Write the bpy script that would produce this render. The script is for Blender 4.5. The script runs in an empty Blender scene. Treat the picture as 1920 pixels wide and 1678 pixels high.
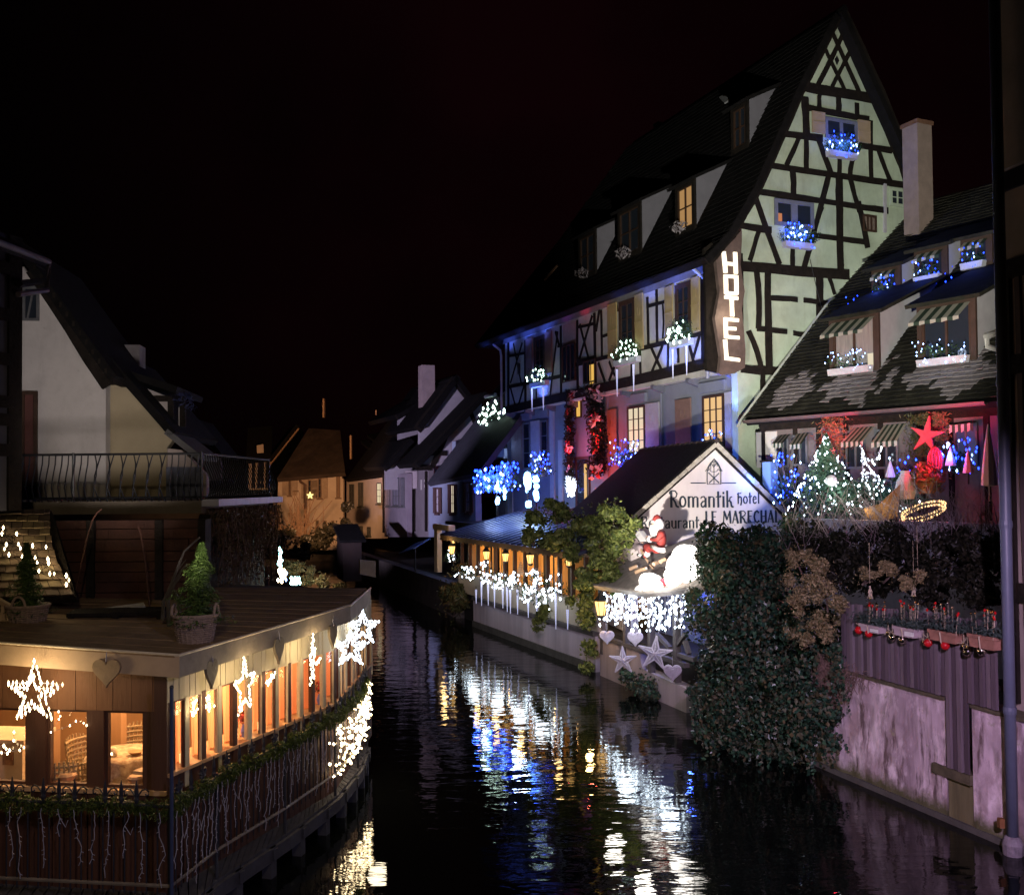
import bpy, bmesh, math, random
from mathutils import Vector, Matrix, Euler
R = math.radians
rnd = random.Random(7)
sc = bpy.context.scene
col = sc.collection

# ---------------------------------------------------------------- camera
CAM = Vector((0.0, 0.0, 5.2))
FPX = 1850.0; CY = 863.0
CROT = Matrix.Rotation(R(90 + 1.5), 3, 'X') @ Matrix.Rotation(R(-0.5), 3, 'Z')
cd = bpy.data.cameras.new('camera')
cd.sensor_fit = 'HORIZONTAL'; cd.sensor_width = 36; cd.lens = 36 * FPX / 1920
cd.shift_y = (CY - 839) / 1920; cd.clip_start = 0.1; cd.clip_end = 600
cam = bpy.data.objects.new('camera', cd); col.objects.link(cam)
cam.matrix_world = Matrix.Translation(CAM) @ CROT.to_4x4()
sc.camera = cam

# ---------------------------------------------------------------- night sky, moonlight, exposure
world = bpy.data.worlds.new('World'); sc.world = world; world.use_nodes = True
nt = world.node_tree; nt.nodes.clear()
out = nt.nodes.new('ShaderNodeOutputWorld')
add = nt.nodes.new('ShaderNodeAddShader')
bg1 = nt.nodes.new('ShaderNodeBackground'); bg2 = nt.nodes.new('ShaderNodeBackground')
sky = nt.nodes.new('ShaderNodeTexSky'); sky.sky_type = 'NISHITA'; sky.sun_disc = False
sky.sun_elevation = R(2.0); sky.sun_rotation = R(120)
nt.links.new(sky.outputs[0], bg1.inputs[0]); bg1.inputs[1].default_value = 0.00005
bg2.inputs[1].default_value = 1.0   # dull red glow of the town on low cloud, strongest over the roofs straight ahead
tcw = nt.nodes.new('ShaderNodeTexCoord'); dt = nt.nodes.new('ShaderNodeVectorMath'); dt.operation = 'DOT_PRODUCT'; dt.inputs[1].default_value = (0.12, 0.92, 0.36)
mr = nt.nodes.new('ShaderNodeMapRange'); mr.inputs[1].default_value = 0.80; mr.inputs[2].default_value = 1.0; mr.interpolation_type = 'SMOOTHSTEP'
cr = nt.nodes.new('ShaderNodeMix'); cr.data_type = 'RGBA'; cr.inputs[6].default_value = (0.0002, 0.0001, 0.00015, 1); cr.inputs[7].default_value = (0.0034, 0.0005, 0.0009, 1)
nt.links.new(tcw.outputs['Generated'], dt.inputs[0]); nt.links.new(dt.outputs['Value'], mr.inputs[0]); cn = nt.nodes.new('ShaderNodeTexNoise'); cn.inputs['Scale'].default_value = 3.5; cn.inputs['Detail'].default_value = 5; cm = nt.nodes.new('ShaderNodeMath'); cm.operation = 'MULTIPLY'; ca = nt.nodes.new('ShaderNodeMapRange'); ca.inputs[1].default_value = .3; ca.inputs[2].default_value = .7; ca.inputs[3].default_value = .35; ca.inputs[4].default_value = 1.15
nt.links.new(tcw.outputs['Generated'], cn.inputs['Vector']); nt.links.new(cn.outputs[0], ca.inputs[0]); nt.links.new(ca.outputs[0], cm.inputs[1]); nt.links.new(mr.outputs[0], cm.inputs[0]); nt.links.new(cm.outputs[0], cr.inputs[0]); nt.links.new(cr.outputs[2], bg2.inputs[0])
nt.links.new(bg1.outputs[0], add.inputs[0]); nt.links.new(bg2.outputs[0], add.inputs[1])
nt.links.new(add.outputs[0], out.inputs[0])
sc.view_settings.view_transform = 'Standard'; sc.view_settings.look = 'None'
sc.view_settings.exposure = 0.0; sc.view_settings.gamma = 1.0
sc.view_settings.use_curve_mapping = False
try:
    sc.cycles.use_denoising = True
    sc.cycles.sample_clamp_indirect = 12.0
    sc.cycles.max_bounces = 6; sc.cycles.diffuse_bounces = 2; sc.cycles.glossy_bounces = 3
    sc.cycles.transmission_bounces = 5; sc.cycles.transparent_max_bounces = 12
    sc.cycles.caustics_reflective = False; sc.cycles.caustics_refractive = False
    sc.cycles.use_light_tree = True
except Exception:
    pass

def spot(name, loc, aim, w, colr, size=40, blend=0.5, rad=0.15):
    l = bpy.data.lights.new(name, 'SPOT'); l.energy = w; l.color = colr
    l.spot_size = R(size); l.spot_blend = blend; l.shadow_soft_size = rad
    o = bpy.data.objects.new(name, l); col.objects.link(o); o.location = loc
    o.rotation_euler = (Vector(aim) - Vector(loc)).to_track_quat('-Z', 'Y').to_euler()
    return o
def point(name, loc, w, colr, rad=0.06):
    l = bpy.data.lights.new(name, 'POINT'); l.energy = w; l.color = colr; l.shadow_soft_size = rad
    o = bpy.data.objects.new(name, l); col.objects.link(o); o.location = loc
    return o
ml = bpy.data.lights.new('moon', 'SUN'); ml.energy = 0.0015; ml.angle = R(0.5); ml.color = (0.8, 0.85, 1)
mo = bpy.data.objects.new('moon', ml); col.objects.link(mo); mo.rotation_euler = (R(60), 0, R(30))

# ---------------------------------------------------------------- survey: photograph pixel -> point on a real plane
def ray(px, py):
    return CROT @ Vector(((px - 960) / FPX, -(py - CY) / FPX, -1))
def at(px, py, Y):
    d = ray(px, py); return CAM + d * (Y / d.y)
def onz(px, py, z):
    d = ray(px, py); return CAM + d * ((z - CAM.z) / d.z)
class Fr:
    """a vertical wall frame: u along the wall (to the right as seen from the water), z up, off outward"""
    def __init__(s, o, u):
        s.o = Vector((o[0], o[1], 0)); s.u = Vector((u[0], u[1], 0)).normalized(); s.n = Vector((s.u.y, -s.u.x, 0))
    def uz(s, px, py, off=0.0):
        d = ray(px, py); p0 = s.o + s.n * off
        t = (p0 - CAM).dot(s.n) / d.dot(s.n); p = CAM + d * t
        return ((p - s.o).dot(s.u), p.z)
    def pt(s, u, z, off=0.0):
        return s.o + s.u * u + s.n * off + Vector((0, 0, z))
    def px(s, px, py, off=0.0):
        return s.pt(*s.uz(px, py, off), off)
def conv(ox, oy, k):
    return lambda x, y: (ox + x / k, oy + y / k)
za = conv(1300, 0, 3.84); zb = conv(1300, 330, 3.84); zc = conv(920, 450, 3.728); zd = conv(300, 1250, 3.92)
ze = conv(300, 1050, 4.195); zf = conv(1400, 700, 3.692); zg = conv(1080, 820, 4.364); zh = conv(0, 400, 2.996)
zi = conv(450, 650, 3.728); zj = conv(780, 560, 4.195); zk = conv(780, 880, 3.995); zl = conv(0, 1200, 3.51)
zm = conv(0, 900, 4.195); zn = conv(1380, 430, 3.556); zo = conv(1500, 1000, 4.571); zp = conv(1500, 1250, 3.921)
zq = conv(1080, 1080, 3.692); zr = conv(1240, 830, 8.0); zs = conv(1150, 950, 10.489); zt = conv(880, 700, 6.45); zu = conv(1040, 680, 6.214)

# ---------------------------------------------------------------- materials
MATS = {}
def mat(name, c, rough=0.7, var=0.25, scale=6.0, bump=0.0, bscale=None, c2=None, spec=0.4, metal=0.0, streak=False, band=None):
    if name in MATS: return MATS[name]
    m = bpy.data.materials.new(name); m.use_nodes = True; n = m.node_tree; b = n.nodes['Principled BSDF']
    b.inputs['Roughness'].default_value = rough; b.inputs['Metallic'].default_value = metal
    b.inputs['Specular IOR Level'].default_value = spec
    tc = n.nodes.new('ShaderNodeTexCoord'); mp = n.nodes.new('ShaderNodeMapping')
    n.links.new(tc.outputs['Object'], mp.inputs[0])
    if streak: mp.inputs['Scale'].default_value = (1, 1, 0.12)
    nz = n.nodes.new('ShaderNodeTexNoise'); nz.inputs['Scale'].default_value = scale; nz.inputs['Detail'].default_value = 6; nz.inputs['Roughness'].default_value = 0.65
    n.links.new(mp.outputs[0], nz.inputs['Vector'])
    rp = n.nodes.new('ShaderNodeValToRGB'); rp.color_ramp.elements[0].position = 0.3; rp.color_ramp.elements[1].position = 0.72
    a = c2 if c2 else tuple(x * (1 - var) for x in c)
    d = c if c2 else tuple(min(1, x * (1 + var * 0.6)) for x in c)
    rp.color_ramp.elements[0].color = (*a, 1); rp.color_ramp.elements[1].color = (*d, 1)
    n.links.new(nz.outputs[0], rp.inputs[0]); n.links.new(rp.outputs[0], b.inputs['Base Color'])
    if bump:
        n2 = n.nodes.new('ShaderNodeTexNoise'); n2.inputs['Scale'].default_value = bscale or scale * 4; n2.inputs['Detail'].default_value = 4
        n.links.new(mp.outputs[0], n2.inputs['Vector'])
        bp = n.nodes.new('ShaderNodeBump'); bp.inputs['Strength'].default_value = bump; bp.inputs['Distance'].default_value = 0.03
        n.links.new(n2.outputs[0], bp.inputs['Height']); n.links.new(bp.outputs[0], b.inputs['Normal'])
    MATS[name] = m; return m
def emit(name, c, s, base=(0.02, 0.02, 0.02), vary=False):
    if name in MATS: return MATS[name]
    m = bpy.data.materials.new(name); m.use_nodes = True; b = m.node_tree.nodes['Principled BSDF']
    b.inputs['Base Color'].default_value = (*base, 1); b.inputs['Roughness'].default_value = 0.5
    b.inputs['Emission Color'].default_value = (*c, 1); b.inputs['Emission Strength'].default_value = s
    if vary:   # no two bulbs of a string burn alike
        n = m.node_tree; g = n.nodes.new('ShaderNodeNewGeometry'); r_ = n.nodes.new('ShaderNodeMapRange'); r_.inputs[3].default_value = s * 0.12; r_.inputs[4].default_value = s * 1.6
        n.links.new(g.outputs['Random Per Island'], r_.inputs[0]); n.links.new(r_.outputs[0], b.inputs['Emission Strength'])
    MATS[name] = m; return m
def leafmat(name, cs, rough=0.45, trans=0.15):
    """leaf colours vary from leaf to leaf"""
    if name in MATS: return MATS[name]
    m = bpy.data.materials.new(name); m.use_nodes = True; n = m.node_tree; b = n.nodes['Principled BSDF']
    g = n.nodes.new('ShaderNodeNewGeometry'); rp = n.nodes.new('ShaderNodeValToRGB')
    while len(rp.color_ramp.elements) < len(cs): rp.color_ramp.elements.new(0.5)
    for i, c in enumerate(cs):
        rp.color_ramp.elements[i].position = i / (len(cs) - 1); rp.color_ramp.elements[i].color = (*c, 1)
    n.links.new(g.outputs['Random Per Island'], rp.inputs[0]); n.links.new(rp.outputs[0], b.inputs['Base Color'])
    b.inputs['Roughness'].default_value = rough; b.inputs['Specular IOR Level'].default_value = 0.18
    MATS[name] = m; return m
def glass(name, tint=(0.02, 0.025, 0.035), rough=0.05):
    if name in MATS: return MATS[name]
    m = bpy.data.materials.new(name); m.use_nodes = True; b = m.node_tree.nodes['Principled BSDF']
    b.inputs['Base Color'].default_value = (*tint, 1); b.inputs['Roughness'].default_value = rough
    MATS[name] = m; return m

# ---------------------------------------------------------------- mesh building
BASE = {}
class MB:
    def __init__(s): s.v = []; s.f = []
    def add(s, vs, fs):
        k = len(s.v); s.v += [Vector(v) for v in vs]; s.f += [tuple(i + k for i in f) for f in fs]; return s
    def slab(s, F, pts, o0, o1):
        """polygon in the wall frame, from off o0 (back) to o1 (front)"""
        n = len(pts); A = [F.pt(u, z, o1) for u, z in pts]; B = [F.pt(u, z, o0) for u, z in pts]
        return s.add(A + B, [tuple(range(n))] + [tuple(range(2 * n - 1, n - 1, -1))] + [(i, i + n, (i + 1) % n + n, (i + 1) % n) for i in range(n)])
    def fbox(s, F, u0, u1, z0, z1, o0, o1):
        return s.slab(F, [(u0, z0), (u1, z0), (u1, z1), (u0, z1)], o0, o1)
    def beam(s, F, a, b, w, o0, o1, w2=None, bend=0.0):
        """a timber in the wall plane from a to b"""
        w2 = w if w2 is None else w2
        a = Vector(a); b = Vector(b); d = (b - a).normalized(); q = Vector((-d.y, d.x))
        L = (b - a).length; n = 4 if (bend or L > 1.2) else (2 if L > .5 else 1); lo, hi = [], []
        for i in range(n + 1):      # hewn by hand: the edges wander a little
            t = i / n; c = a.lerp(b, t) + q * (bend * 4 * t * (1 - t)); h = (w + (w2 - w) * t) / 2; j = 0.07 * w if 0 < i < n else 0.0
            lo.append(c - q * (h + rnd.uniform(-j, j))); hi.append(c + q * (h + rnd.uniform(-j, j)))
        P = lo + hi[::-1]
        return s.slab(F, [(p.x, p.y) for p in P], o0, o1)
    def box(s, c, sx, sy, sz, rz=0.0):
        c = Vector(c); M = Matrix.Rotation(rz, 3, 'Z')
        vs = [c + M @ Vector((x * sx / 2, y * sy / 2, z * sz / 2)) for z in (-1, 1) for y in (-1, 1) for x in (-1, 1)]
        return s.add(vs, [(0, 2, 3, 1), (4, 5, 7, 6), (0, 1, 5, 4), (2, 6, 7, 3), (0, 4, 6, 2), (1, 3, 7, 5)])
    def hexa(s, p):  # 8 corners: bottom 4, top 4
        return s.add(p, [(3, 2, 1, 0), (4, 5, 6, 7), (0, 1, 5, 4), (1, 2, 6, 5), (2, 3, 7, 6), (3, 0, 4, 7)])
    def slabn(s, pts, t):
        """3-D polygon thickened by t along its normal"""
        pts = [Vector(p) for p in pts]; n = len(pts)
        nn = Vector((0, 0, 0))
        for i in range(n):
            a, b = pts[i], pts[(i + 1) % n]; nn += a.cross(b)
        nn.normalize()
        return s.add(pts + [p - nn * t for p in pts], [tuple(range(n)), tuple(range(2 * n - 1, n - 1, -1))] + [(i, i + n, (i + 1) % n + n, (i + 1) % n) for i in range(n)])
    def tube(s, pts, r, n=6, r1=None, cap=True):
        pts = [Vector(p) for p in pts]; m = len(pts); k = len(s.v); r1 = r if r1 is None else r1
        up = Vector((0.13, 0.21, 0.97))
        for i, p in enumerate(pts):
            d = (pts[min(i + 1, m - 1)] - pts[max(i - 1, 0)]).normalized()
            a = d.cross(up)
            if a.length < 0.2: a = d.cross(Vector((1, 0.2, 0)))
            a.normalize(); b = d.cross(a); rr = r + (r1 - r) * i / max(1, m - 1)
            for j in range(n):
                t = 2 * math.pi * j / n; s.v.append(p + a * math.cos(t) * rr + b * math.sin(t) * rr)
        for i in range(m - 1):
            for j in range(n):
                s.f.append((k + i * n + j, k + i * n + (j + 1) % n, k + (i + 1) * n + (j + 1) % n, k + (i + 1) * n + j))
        if cap:
            s.f.append(tuple(k + j for j in range(n - 1, -1, -1))); s.f.append(tuple(k + (m - 1) * n + j for j in range(n)))
        return s
    def lathe(s, c, prof, n=12, M=None):
        c = Vector(c); k = len(s.v)
        for r_, z in prof:
            for j in range(n):
                t = 2 * math.pi * j / n; q = Vector((r_ * math.cos(t), r_ * math.sin(t), z)); s.v.append(c + (M @ q if M else q))
        for i in range(len(prof) - 1):
            for j in range(n):
                s.f.append((k + i * n + j, k + i * n + (j + 1) % n, k + (i + 1) * n + (j + 1) % n, k + (i + 1) * n + j))
        s.f.append(tuple(k + j for j in range(n - 1, -1, -1))); s.f.append(tuple(k + (len(prof) - 1) * n + j for j in range(n)))
        return s
    def ball(s, c, r, n=10, m=6, sx=1, sy=1, sz=1):
        return s.lathe(c, [(max(0.002, r * math.sin(math.pi * i / m)), -r * sz * math.cos(math.pi * i / m)) for i in range(m + 1)], n)
    def bulb(s, c, r, k=1.7):
        x, y, z = c
        return s.add([(x + r, y, z), (x, y + r, z), (x - r, y, z), (x, y - r, z), (x, y, z + r * k), (x, y, z - r * k)],
                     [(0, 1, 4), (1, 2, 4), (2, 3, 4), (3, 0, 4), (1, 0, 5), (2, 1, 5), (3, 2, 5), (0, 3, 5)])
    def leaf(s, c, sz, asp=0.6, nrm=None):
        c = Vector(c)
        a = Vector((rnd.gauss(0, 1), rnd.gauss(0, 1), rnd.gauss(0, 0.8)))
        if nrm is not None: a = a * 0.55 + Vector(nrm)
        a.normalize(); b = a.cross(Vector((rnd.gauss(0, 1), rnd.gauss(0, 1), rnd.gauss(0, 1)))).normalized(); d = a.cross(b)
        return s.add([c - b * sz * .5, c + d * sz * asp * .5 - a * sz * .08, c + b * sz * .5, c - d * sz * asp * .5 - a * sz * .08], [(0, 1, 2, 3)])
    def build(s, name, m, parent=None, smooth=False, shift=None):
        base = BASE.get(parent.name, Vector()) if parent else (Vector(shift) if shift is not None else Vector())
        me = bpy.data.meshes.new(name); me.from_pydata([v - base for v in s.v], [], s.f); me.update()
        if smooth:
            me.polygons.foreach_set('use_smooth', [True] * len(me.polygons))
        if m:
            for q in (m if isinstance(m, (list, tuple)) else [m]): me.materials.append(q)
        o = bpy.data.objects.new(name, me); col.objects.link(o)
        if parent: o.parent = parent
        else: o.location = base
        BASE[o.name] = base
        return o
def tag(o, label=None, cat=None, group=None, kind=None):
    for k, v in (('label', label), ('category', cat), ('group', group), ('kind', kind)):
        if v: o[k] = v
    return o
def thing(name, label, cat, loc=(0, 0, 0), group=None, rz=0.0):
    o = bpy.data.objects.new(name, None); col.objects.link(o); o.location = loc; o.rotation_euler = (0, 0, rz)
    o.empty_display_size = 0.2
    BASE[o.name] = Vector(loc)
    return tag(o, label, cat, group)
def local(name, label, cat, group=None):
    """a thing whose parts are built round the origin, to be placed and copied afterwards"""
    return thing(name, label, cat, (0, 0, 0), group)
def copy_tree(o, parent=None):
    c = o.copy(); col.objects.link(c)
    if parent: c.parent = parent
    for ch in list(o.children): copy_tree(ch, c)
    return c
def put(o, loc, rz=0.0, label=None, scale=None):
    o.location = loc; o.rotation_euler = (0, 0, rz)
    if label: o['label'] = label
    if scale: o.scale = (scale,) * 3 if not isinstance(scale, tuple) else scale
    return o
def stuff(o): o['kind'] = 'stuff'; return o
def ang(F): return math.atan2(F.u.y, F.u.x)
def ell(c, r):   # random point in an ellipsoid, denser at the shell
    while 1:
        p = Vector((rnd.uniform(-1, 1), rnd.uniform(-1, 1), rnd.uniform(-1, 1)))
        if 0.25 < p.length < 1:
            return Vector((c[0] + p.x * r[0], c[1] + p.y * r[1], c[2] + p.z * r[2])), p
def foliage(mb, blobs, n, size, asp=0.6, jit=0.6):
    w = [b[1][0] * b[1][1] + b[1][0] * b[1][2] for b in blobs]; t = sum(w)
    for b, ww in zip(blobs, w):
        for _ in range(int(n * ww / t)):
            p, q = ell(*b); mb.leaf(p, size * rnd.uniform(1 - jit, 1 + jit), asp, q)
    return mb
def lerp(a, b, t): return a + (b - a) * t
def plerp(P, t):
    P = [Vector(p) for p in P]; L = [(P[i + 1] - P[i]).length for i in range(len(P) - 1)]; d = t * sum(L)
    for i, l in enumerate(L):
        if d <= l or i == len(L) - 1: return P[i].lerp(P[i + 1], d / l if l else 0)
        d -= l

def weather(m, dark, amt=.5, sc=1.4):
    """old rain streaks and blotches on a rendered wall"""
    n = m.node_tree; b = n.nodes['Principled BSDF']; src = b.inputs['Base Color'].links[0].from_socket; tc = n.nodes['Texture Coordinate']
    for zs, s_, lo, hi in ((.22, sc * 2.2, .52, .74), (1.0, sc * .7, .50, .72), (1.0, sc * 7, .60, .72)):
        mp = n.nodes.new('ShaderNodeMapping'); mp.inputs['Scale'].default_value = (1, 1, zs); n.links.new(tc.outputs['Object'], mp.inputs[0])
        q = n.nodes.new('ShaderNodeTexNoise'); q.inputs['Scale'].default_value = s_; q.inputs['Detail'].default_value = 8; q.inputs['Roughness'].default_value = .7; n.links.new(mp.outputs[0], q.inputs['Vector'])
        r_ = n.nodes.new('ShaderNodeMapRange'); r_.inputs[1].default_value = lo; r_.inputs[2].default_value = hi; r_.inputs[4].default_value = amt; n.links.new(q.outputs[0], r_.inputs[0])
        x = n.nodes.new('ShaderNodeMix'); x.data_type = 'RGBA'; n.links.new(r_.outputs[0], x.inputs[0]); n.links.new(src, x.inputs[6]); x.inputs[7].default_value = (*dark, 1); src = x.outputs[2]
    n.links.new(src, b.inputs['Base Color']); return m
# shared materials
TIMBER = mat('dark_timber', (0.014, 0.010, 0.008), 0.85, 0.6, 6, 0.6, spec=0.2)
TILE = mat('dark_roof_tile', (0.007, 0.006, 0.0065), 0.9, 0.5, 5, 0.5, 14, spec=0.15)
PLASTER = mat('gable_plaster', (0.46, 0.54, 0.42), 0.9, 0.22, 0.9, 0.15, 30)
weather(PLASTER, (.24, .27, .19), .42)
WHITE = mat('white_plaster', (0.55, 0.52, 0.5), 0.9, 0.15, 1.2, 0.15, 25)
IRON = mat('black_iron', (0.01, 0.01, 0.012), 0.5, 0.3, 8)
DARKPANE = glass('dark_pane')
FRAMEW = mat('brown_window_frame', (0.05, 0.025, 0.015), 0.6, 0.3, 8)
GREYF = mat('grey_window_frame', (0.12, 0.12, 0.13), 0.6, 0.3, 8)
LEDW = emit('cool_white_led', (0.74, 0.88, 1.0), 13, vary=True)
LEDG = emit('green_white_led', (0.72, 1.0, 0.86), 13, vary=True)
LEDB = emit('blue_led', (0.012, 0.05, 1.0), 10, vary=True)
LEDBW = emit('ice_blue_led', (0.30, 0.48, 1.0), 12, vary=True)
LEDY = emit('warm_white_led', (1.0, 0.76, 0.42), 24, vary=True)
WIRE = mat('pale_wire', (0.32, 0.30, 0.36), 0.6, 0.2, 10)
FIR = leafmat('fir_needles', [(0.012, 0.03, 0.012), (0.03, 0.06, 0.02), (0.045, 0.075, 0.03)])
# ---------------------------------------------------------------- unseen spots: lamps of the place, and fills added for their light
def proj(p):
    q = CROT.transposed() @ (Vector(p) - CAM); return (960 + FPX * q.x / -q.z, CY - FPX * q.y / -q.z)
HC = Vector((6.778, 29.51, 0)); HF = Fr(HC, (0.387, -0.922)); HG = Fr(HC, (0.922, 0.387))
spot('gable_floodlight', (2.5, 8, 3.4), (9.6, 32.8, 12.9), 18500, (1.0, 0.99, 0.85), 34, 0.5, 0.1)
spot('front_floodlight', (-6.5, 17, 3.6), (4.0, 34, 9.4), 3000, (1.0, 0.93, 0.84), 24, 0.7, 0.3)
spot('bridge_lamp', (1.5, -1.5, 8.2), (6.2, 15.5, 0.6), 11000, (0.88, 0.64, 1.0), 32, 0.6, 0.12)
spot('quay_lamp', (-1.0, -2.0, 8.0), (0.6, 32.0, 0.9), 9500, (0.86, 0.74, 1.0), 17, 0.8, 0.2)
spot('quay_lamp', (-2.5, -1.0, 7.0), (4.2, 20.0, 1.6), 1900, (0.78, 0.88, 1.0), 26, 0.8, 0.2)
spot('left_bank_floodlight', (-3.4, 10.4, 4.1), (-8.3, 20.0, 7.7), 1750, (1.0, 0.90, 0.85), 30, 0.6, 0.45)
spot('street_lamp_orange', (-9.5, 50, 4.8), (-15, 68, 5.5), 9500, (1.0, 0.50, 0.23), 60, 0.5, 0.2)
spot('far_houses_fill', (-15, 40, 3.5), (-4.0, 57, 8.5), 12000, (0.78, 0.68, 1.0), 52, 0.7, 0.2)  # added spot on the left bank, set for even light on the far houses
spot('cabin_side_fill', (2.5, 2.0, 6.0), (-3.4, 13.0, 1.0), 900, (0.72, 0.66, 1.0), 34, 0.6, 0.1)  # added fill, no lamp of the place; lifts the cabin's river side
spot('cabin_roof_fill', (-1.0, -1.0, 9.0), (-4.6, 14.0, 3.2), 950, (1.0, 0.80, 0.52), 44, 0.7, 0.2)  # added fill behind the viewpoint to brighten the cabin roof boards
spot('sign_lamp', (1.6, 19.5, 3.0), (5.2, 26.6, 5.3), 4300, (1.0, 0.93, 0.86), 46, 0.6, 0.08)

# ---------------------------------------------------------------- setting: river, banks
def water_mat():
    m = bpy.data.materials.new('river_water'); m.use_nodes = True; n = m.node_tree; b = n.nodes['Principled BSDF']
    b.inputs['Base Color'].default_value = (0.0025, 0.003, 0.003, 1); b.inputs['Roughness'].default_value = 0.02
    b.inputs['IOR'].default_value = 1.33
    tc = n.nodes.new('ShaderNodeTexCoord')
    prev = None
    for sx, sy, s, dist, strg in ((0.7, 1.2, 0.8, 0.12, 0.08), (0.6, 1.5, 2.0, 0.07, 0.14), (0.8, 1.5, 6.0, 0.012, 0.07)):
        mp = n.nodes.new('ShaderNodeMapping'); mp.inputs['Scale'].default_value = (sx, sy, 1); mp.inputs['Rotation'].default_value = (0, 0, R(-12))
        n.links.new(tc.outputs['Object'], mp.inputs[0])
        z = n.nodes.new('ShaderNodeTexNoise'); z.inputs['Scale'].default_value = s; z.inputs['Detail'].default_value = 3; z.inputs['Distortion'].default_value = 0.3
        n.links.new(mp.outputs[0], z.inputs['Vector'])
        bp = n.nodes.new('ShaderNodeBump'); bp.inputs['Strength'].default_value = strg; bp.inputs['Distance'].default_value = dist
        n.links.new(z.outputs[0], bp.inputs['Height'])
        if prev: n.links.new(prev.outputs[0], bp.inputs['Normal'])
        prev = bp
    n.links.new(prev.outputs[0], b.inputs['Normal'])
    return m
mb = MB(); mb.add([(-60, -30, 0), (60, -30, 0), (60, 150, 0), (-60, 150, 0)], [(0, 1, 2, 3)])
tag(mb.build('water', water_mat()), kind='structure')
SOIL = mat('dark_soil', (0.03, 0.025, 0.02), 0.95, 0.4, 2)
COBBLE = mat('quay_paving', (0.10, 0.09, 0.085), 0.9, 0.3, 4, 0.3)
Q = [Vector(p) for p in ((9.2, 5.0, 0), (7.75, 10.5, 0), onz(1895, 1590, 0), onz(1560, 1447, 0), onz(1300, 1342, 0), onz(1125, 1266, 0), onz(1090, 1250, 0), onz(893, 1176, 0), (-5.0, 47, 0), (-9, 62, 0))]
def strip(name, path, side, z, m, w=0.0, z0=-0.6):
    """bank: solid behind a quay line"""
    mb = MB(); n = len(path)
    A = [Vector((p.x + (w if side > 0 else -w), p.y, z)) for p in path]; B = [Vector((side * 90, p.y, z)) for p in path]
    mb.add(A + B, [(i, n + i, n + i + 1, i + 1) for i in range(n - 1)])
    C = [Vector((p.x, p.y, z0)) for p in A]
    mb.add(A + C, [(i, i + 1, n + i + 1, n + i) for i in range(n - 1)])
    return tag(mb.build(name, m), kind='structure')
strip('ground', Q, 1, 1.15, SOIL, 0.35)
# street level behind: the terrace the hotel and the low house stand on
mb = MB()
up = [HF.pt(-19.2, 3.6, 2.7), HF.pt(-9, 3.6, 2.7), HF.pt(-0.3, 3.6, 1.0), (6.6, 26.6, 3.6), (12.4, 17.5, 3.6), (60, 17.5, 3.6), (60, 90, 3.6)]
mb.add([Vector(p) for p in up] + [Vector(p) - Vector((0, 0, 4)) for p in up], [tuple(range(7))] + [(i, i + 7, (i + 1) % 7 + 7, (i + 1) % 7) for i in range(7)])
tag(mb.build('terrace_ground', mat('dark_terrace_paving', (.035, .03, .03), .9, .3, 4, .3)), kind='structure')
# left bank
LB = [Vector(p) for p in ((-3.9, 2, 0), (-4.0, 11.4, 0), (-3.0, 15.6, 0), (-3.05, 18.6, 0), (-4.6, 26, 0), (-7.6, 40, 0), (-11, 55, 0), (-16, 75, 0))]
strip('left_bank', LB, -1, 0.35, SOIL, 0.7)
mb = MB(); mb.box((-15, 95, 1.2), 60, 50, 5.4); tag(mb.build('far_bank', SOIL), kind='structure')

# ---------------------------------------------------------------- tiles
def tiles(parent, P, nu, nv, m, name='roof_tiles', th=0.022, keep=None, pieces=False, lab=None):
    """rows of flat tiles on the patch P(u, v) in 0..1; v runs up the slope"""
    mb = MB(); objs = []
    e = 1e-3
    for j in range(nv):
        for i in range(nu):
            u0 = (i + (0.5 if j % 2 else 0)) / nu; u1 = u0 + 0.94 / nu
            if u0 > 1: continue
            u1 = min(1, u1); v0 = j / nv; v1 = min(1.0, (j + 1.15) / nv)
            if keep and not keep((u0 + u1) / 2, v0): continue
            a, b, c, d = P(u0, v0), P(u1, v0), P(u1, v1), P(u0, v1)
            nn = (b - a).cross(d - a).normalized()
            l = th * rnd.uniform(1.3, 2.4); w = rnd.uniform(-.008, .008)
            T = [a + nn * (l + w), b + nn * (l - w), c + nn * .004, d + nn * .004, a + nn * (l - th), b + nn * (l - th)]
            t = mb if not pieces else MB()
            t.add(T, [(0, 1, 2, 3), (4, 5, 1, 0), (4, 0, 3), (5, 2, 1)])
            if pieces: objs.append(t.build('tile', m[rnd.randrange(len(m))] if isinstance(m, list) else m, parent))
    if pieces: return objs
    return stuff(mb.build(name, m, parent))

# ---------------------------------------------------------------- windows, flower boxes
def window(F, parent, u0, u1, z0, z1, off, fm, pm, nx=2, nz=3, fw=0.07, name='window', dz=0.05, mw=0.025):
    w = MB()
    w.fbox(F, u0, u0 + fw, z0, z1, off, off + dz); w.fbox(F, u1 - fw, u1, z0, z1, off, off + dz)
    w.fbox(F, u0 + fw, u1 - fw, z1 - fw, z1, off, off + dz); w.fbox(F, u0 + fw, u1 - fw, z0, z0 + fw, off, off + dz)
    for i in range(1, nx):
        u = lerp(u0 + fw, u1 - fw, i / nx); w.fbox(F, u - mw, u + mw, z0 + fw, z1 - fw, off, off + dz * .8)
    for i in range(1, nz):
        z = lerp(z0 + fw, z1 - fw, i / nz); w.fbox(F, u0 + fw, u1 - fw, z - mw * .6, z + mw * .6, off + .002, off + dz * .6)
    o = w.build(name, fm, parent)
    MB().slab(F, [(u0 + fw, z0 + fw), (u1 - fw, z0 + fw), (u1 - fw, z1 - fw), (u0 + fw, z1 - fw)], off + .004, off + .012).build('pane', pm, o)
    return o
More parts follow.
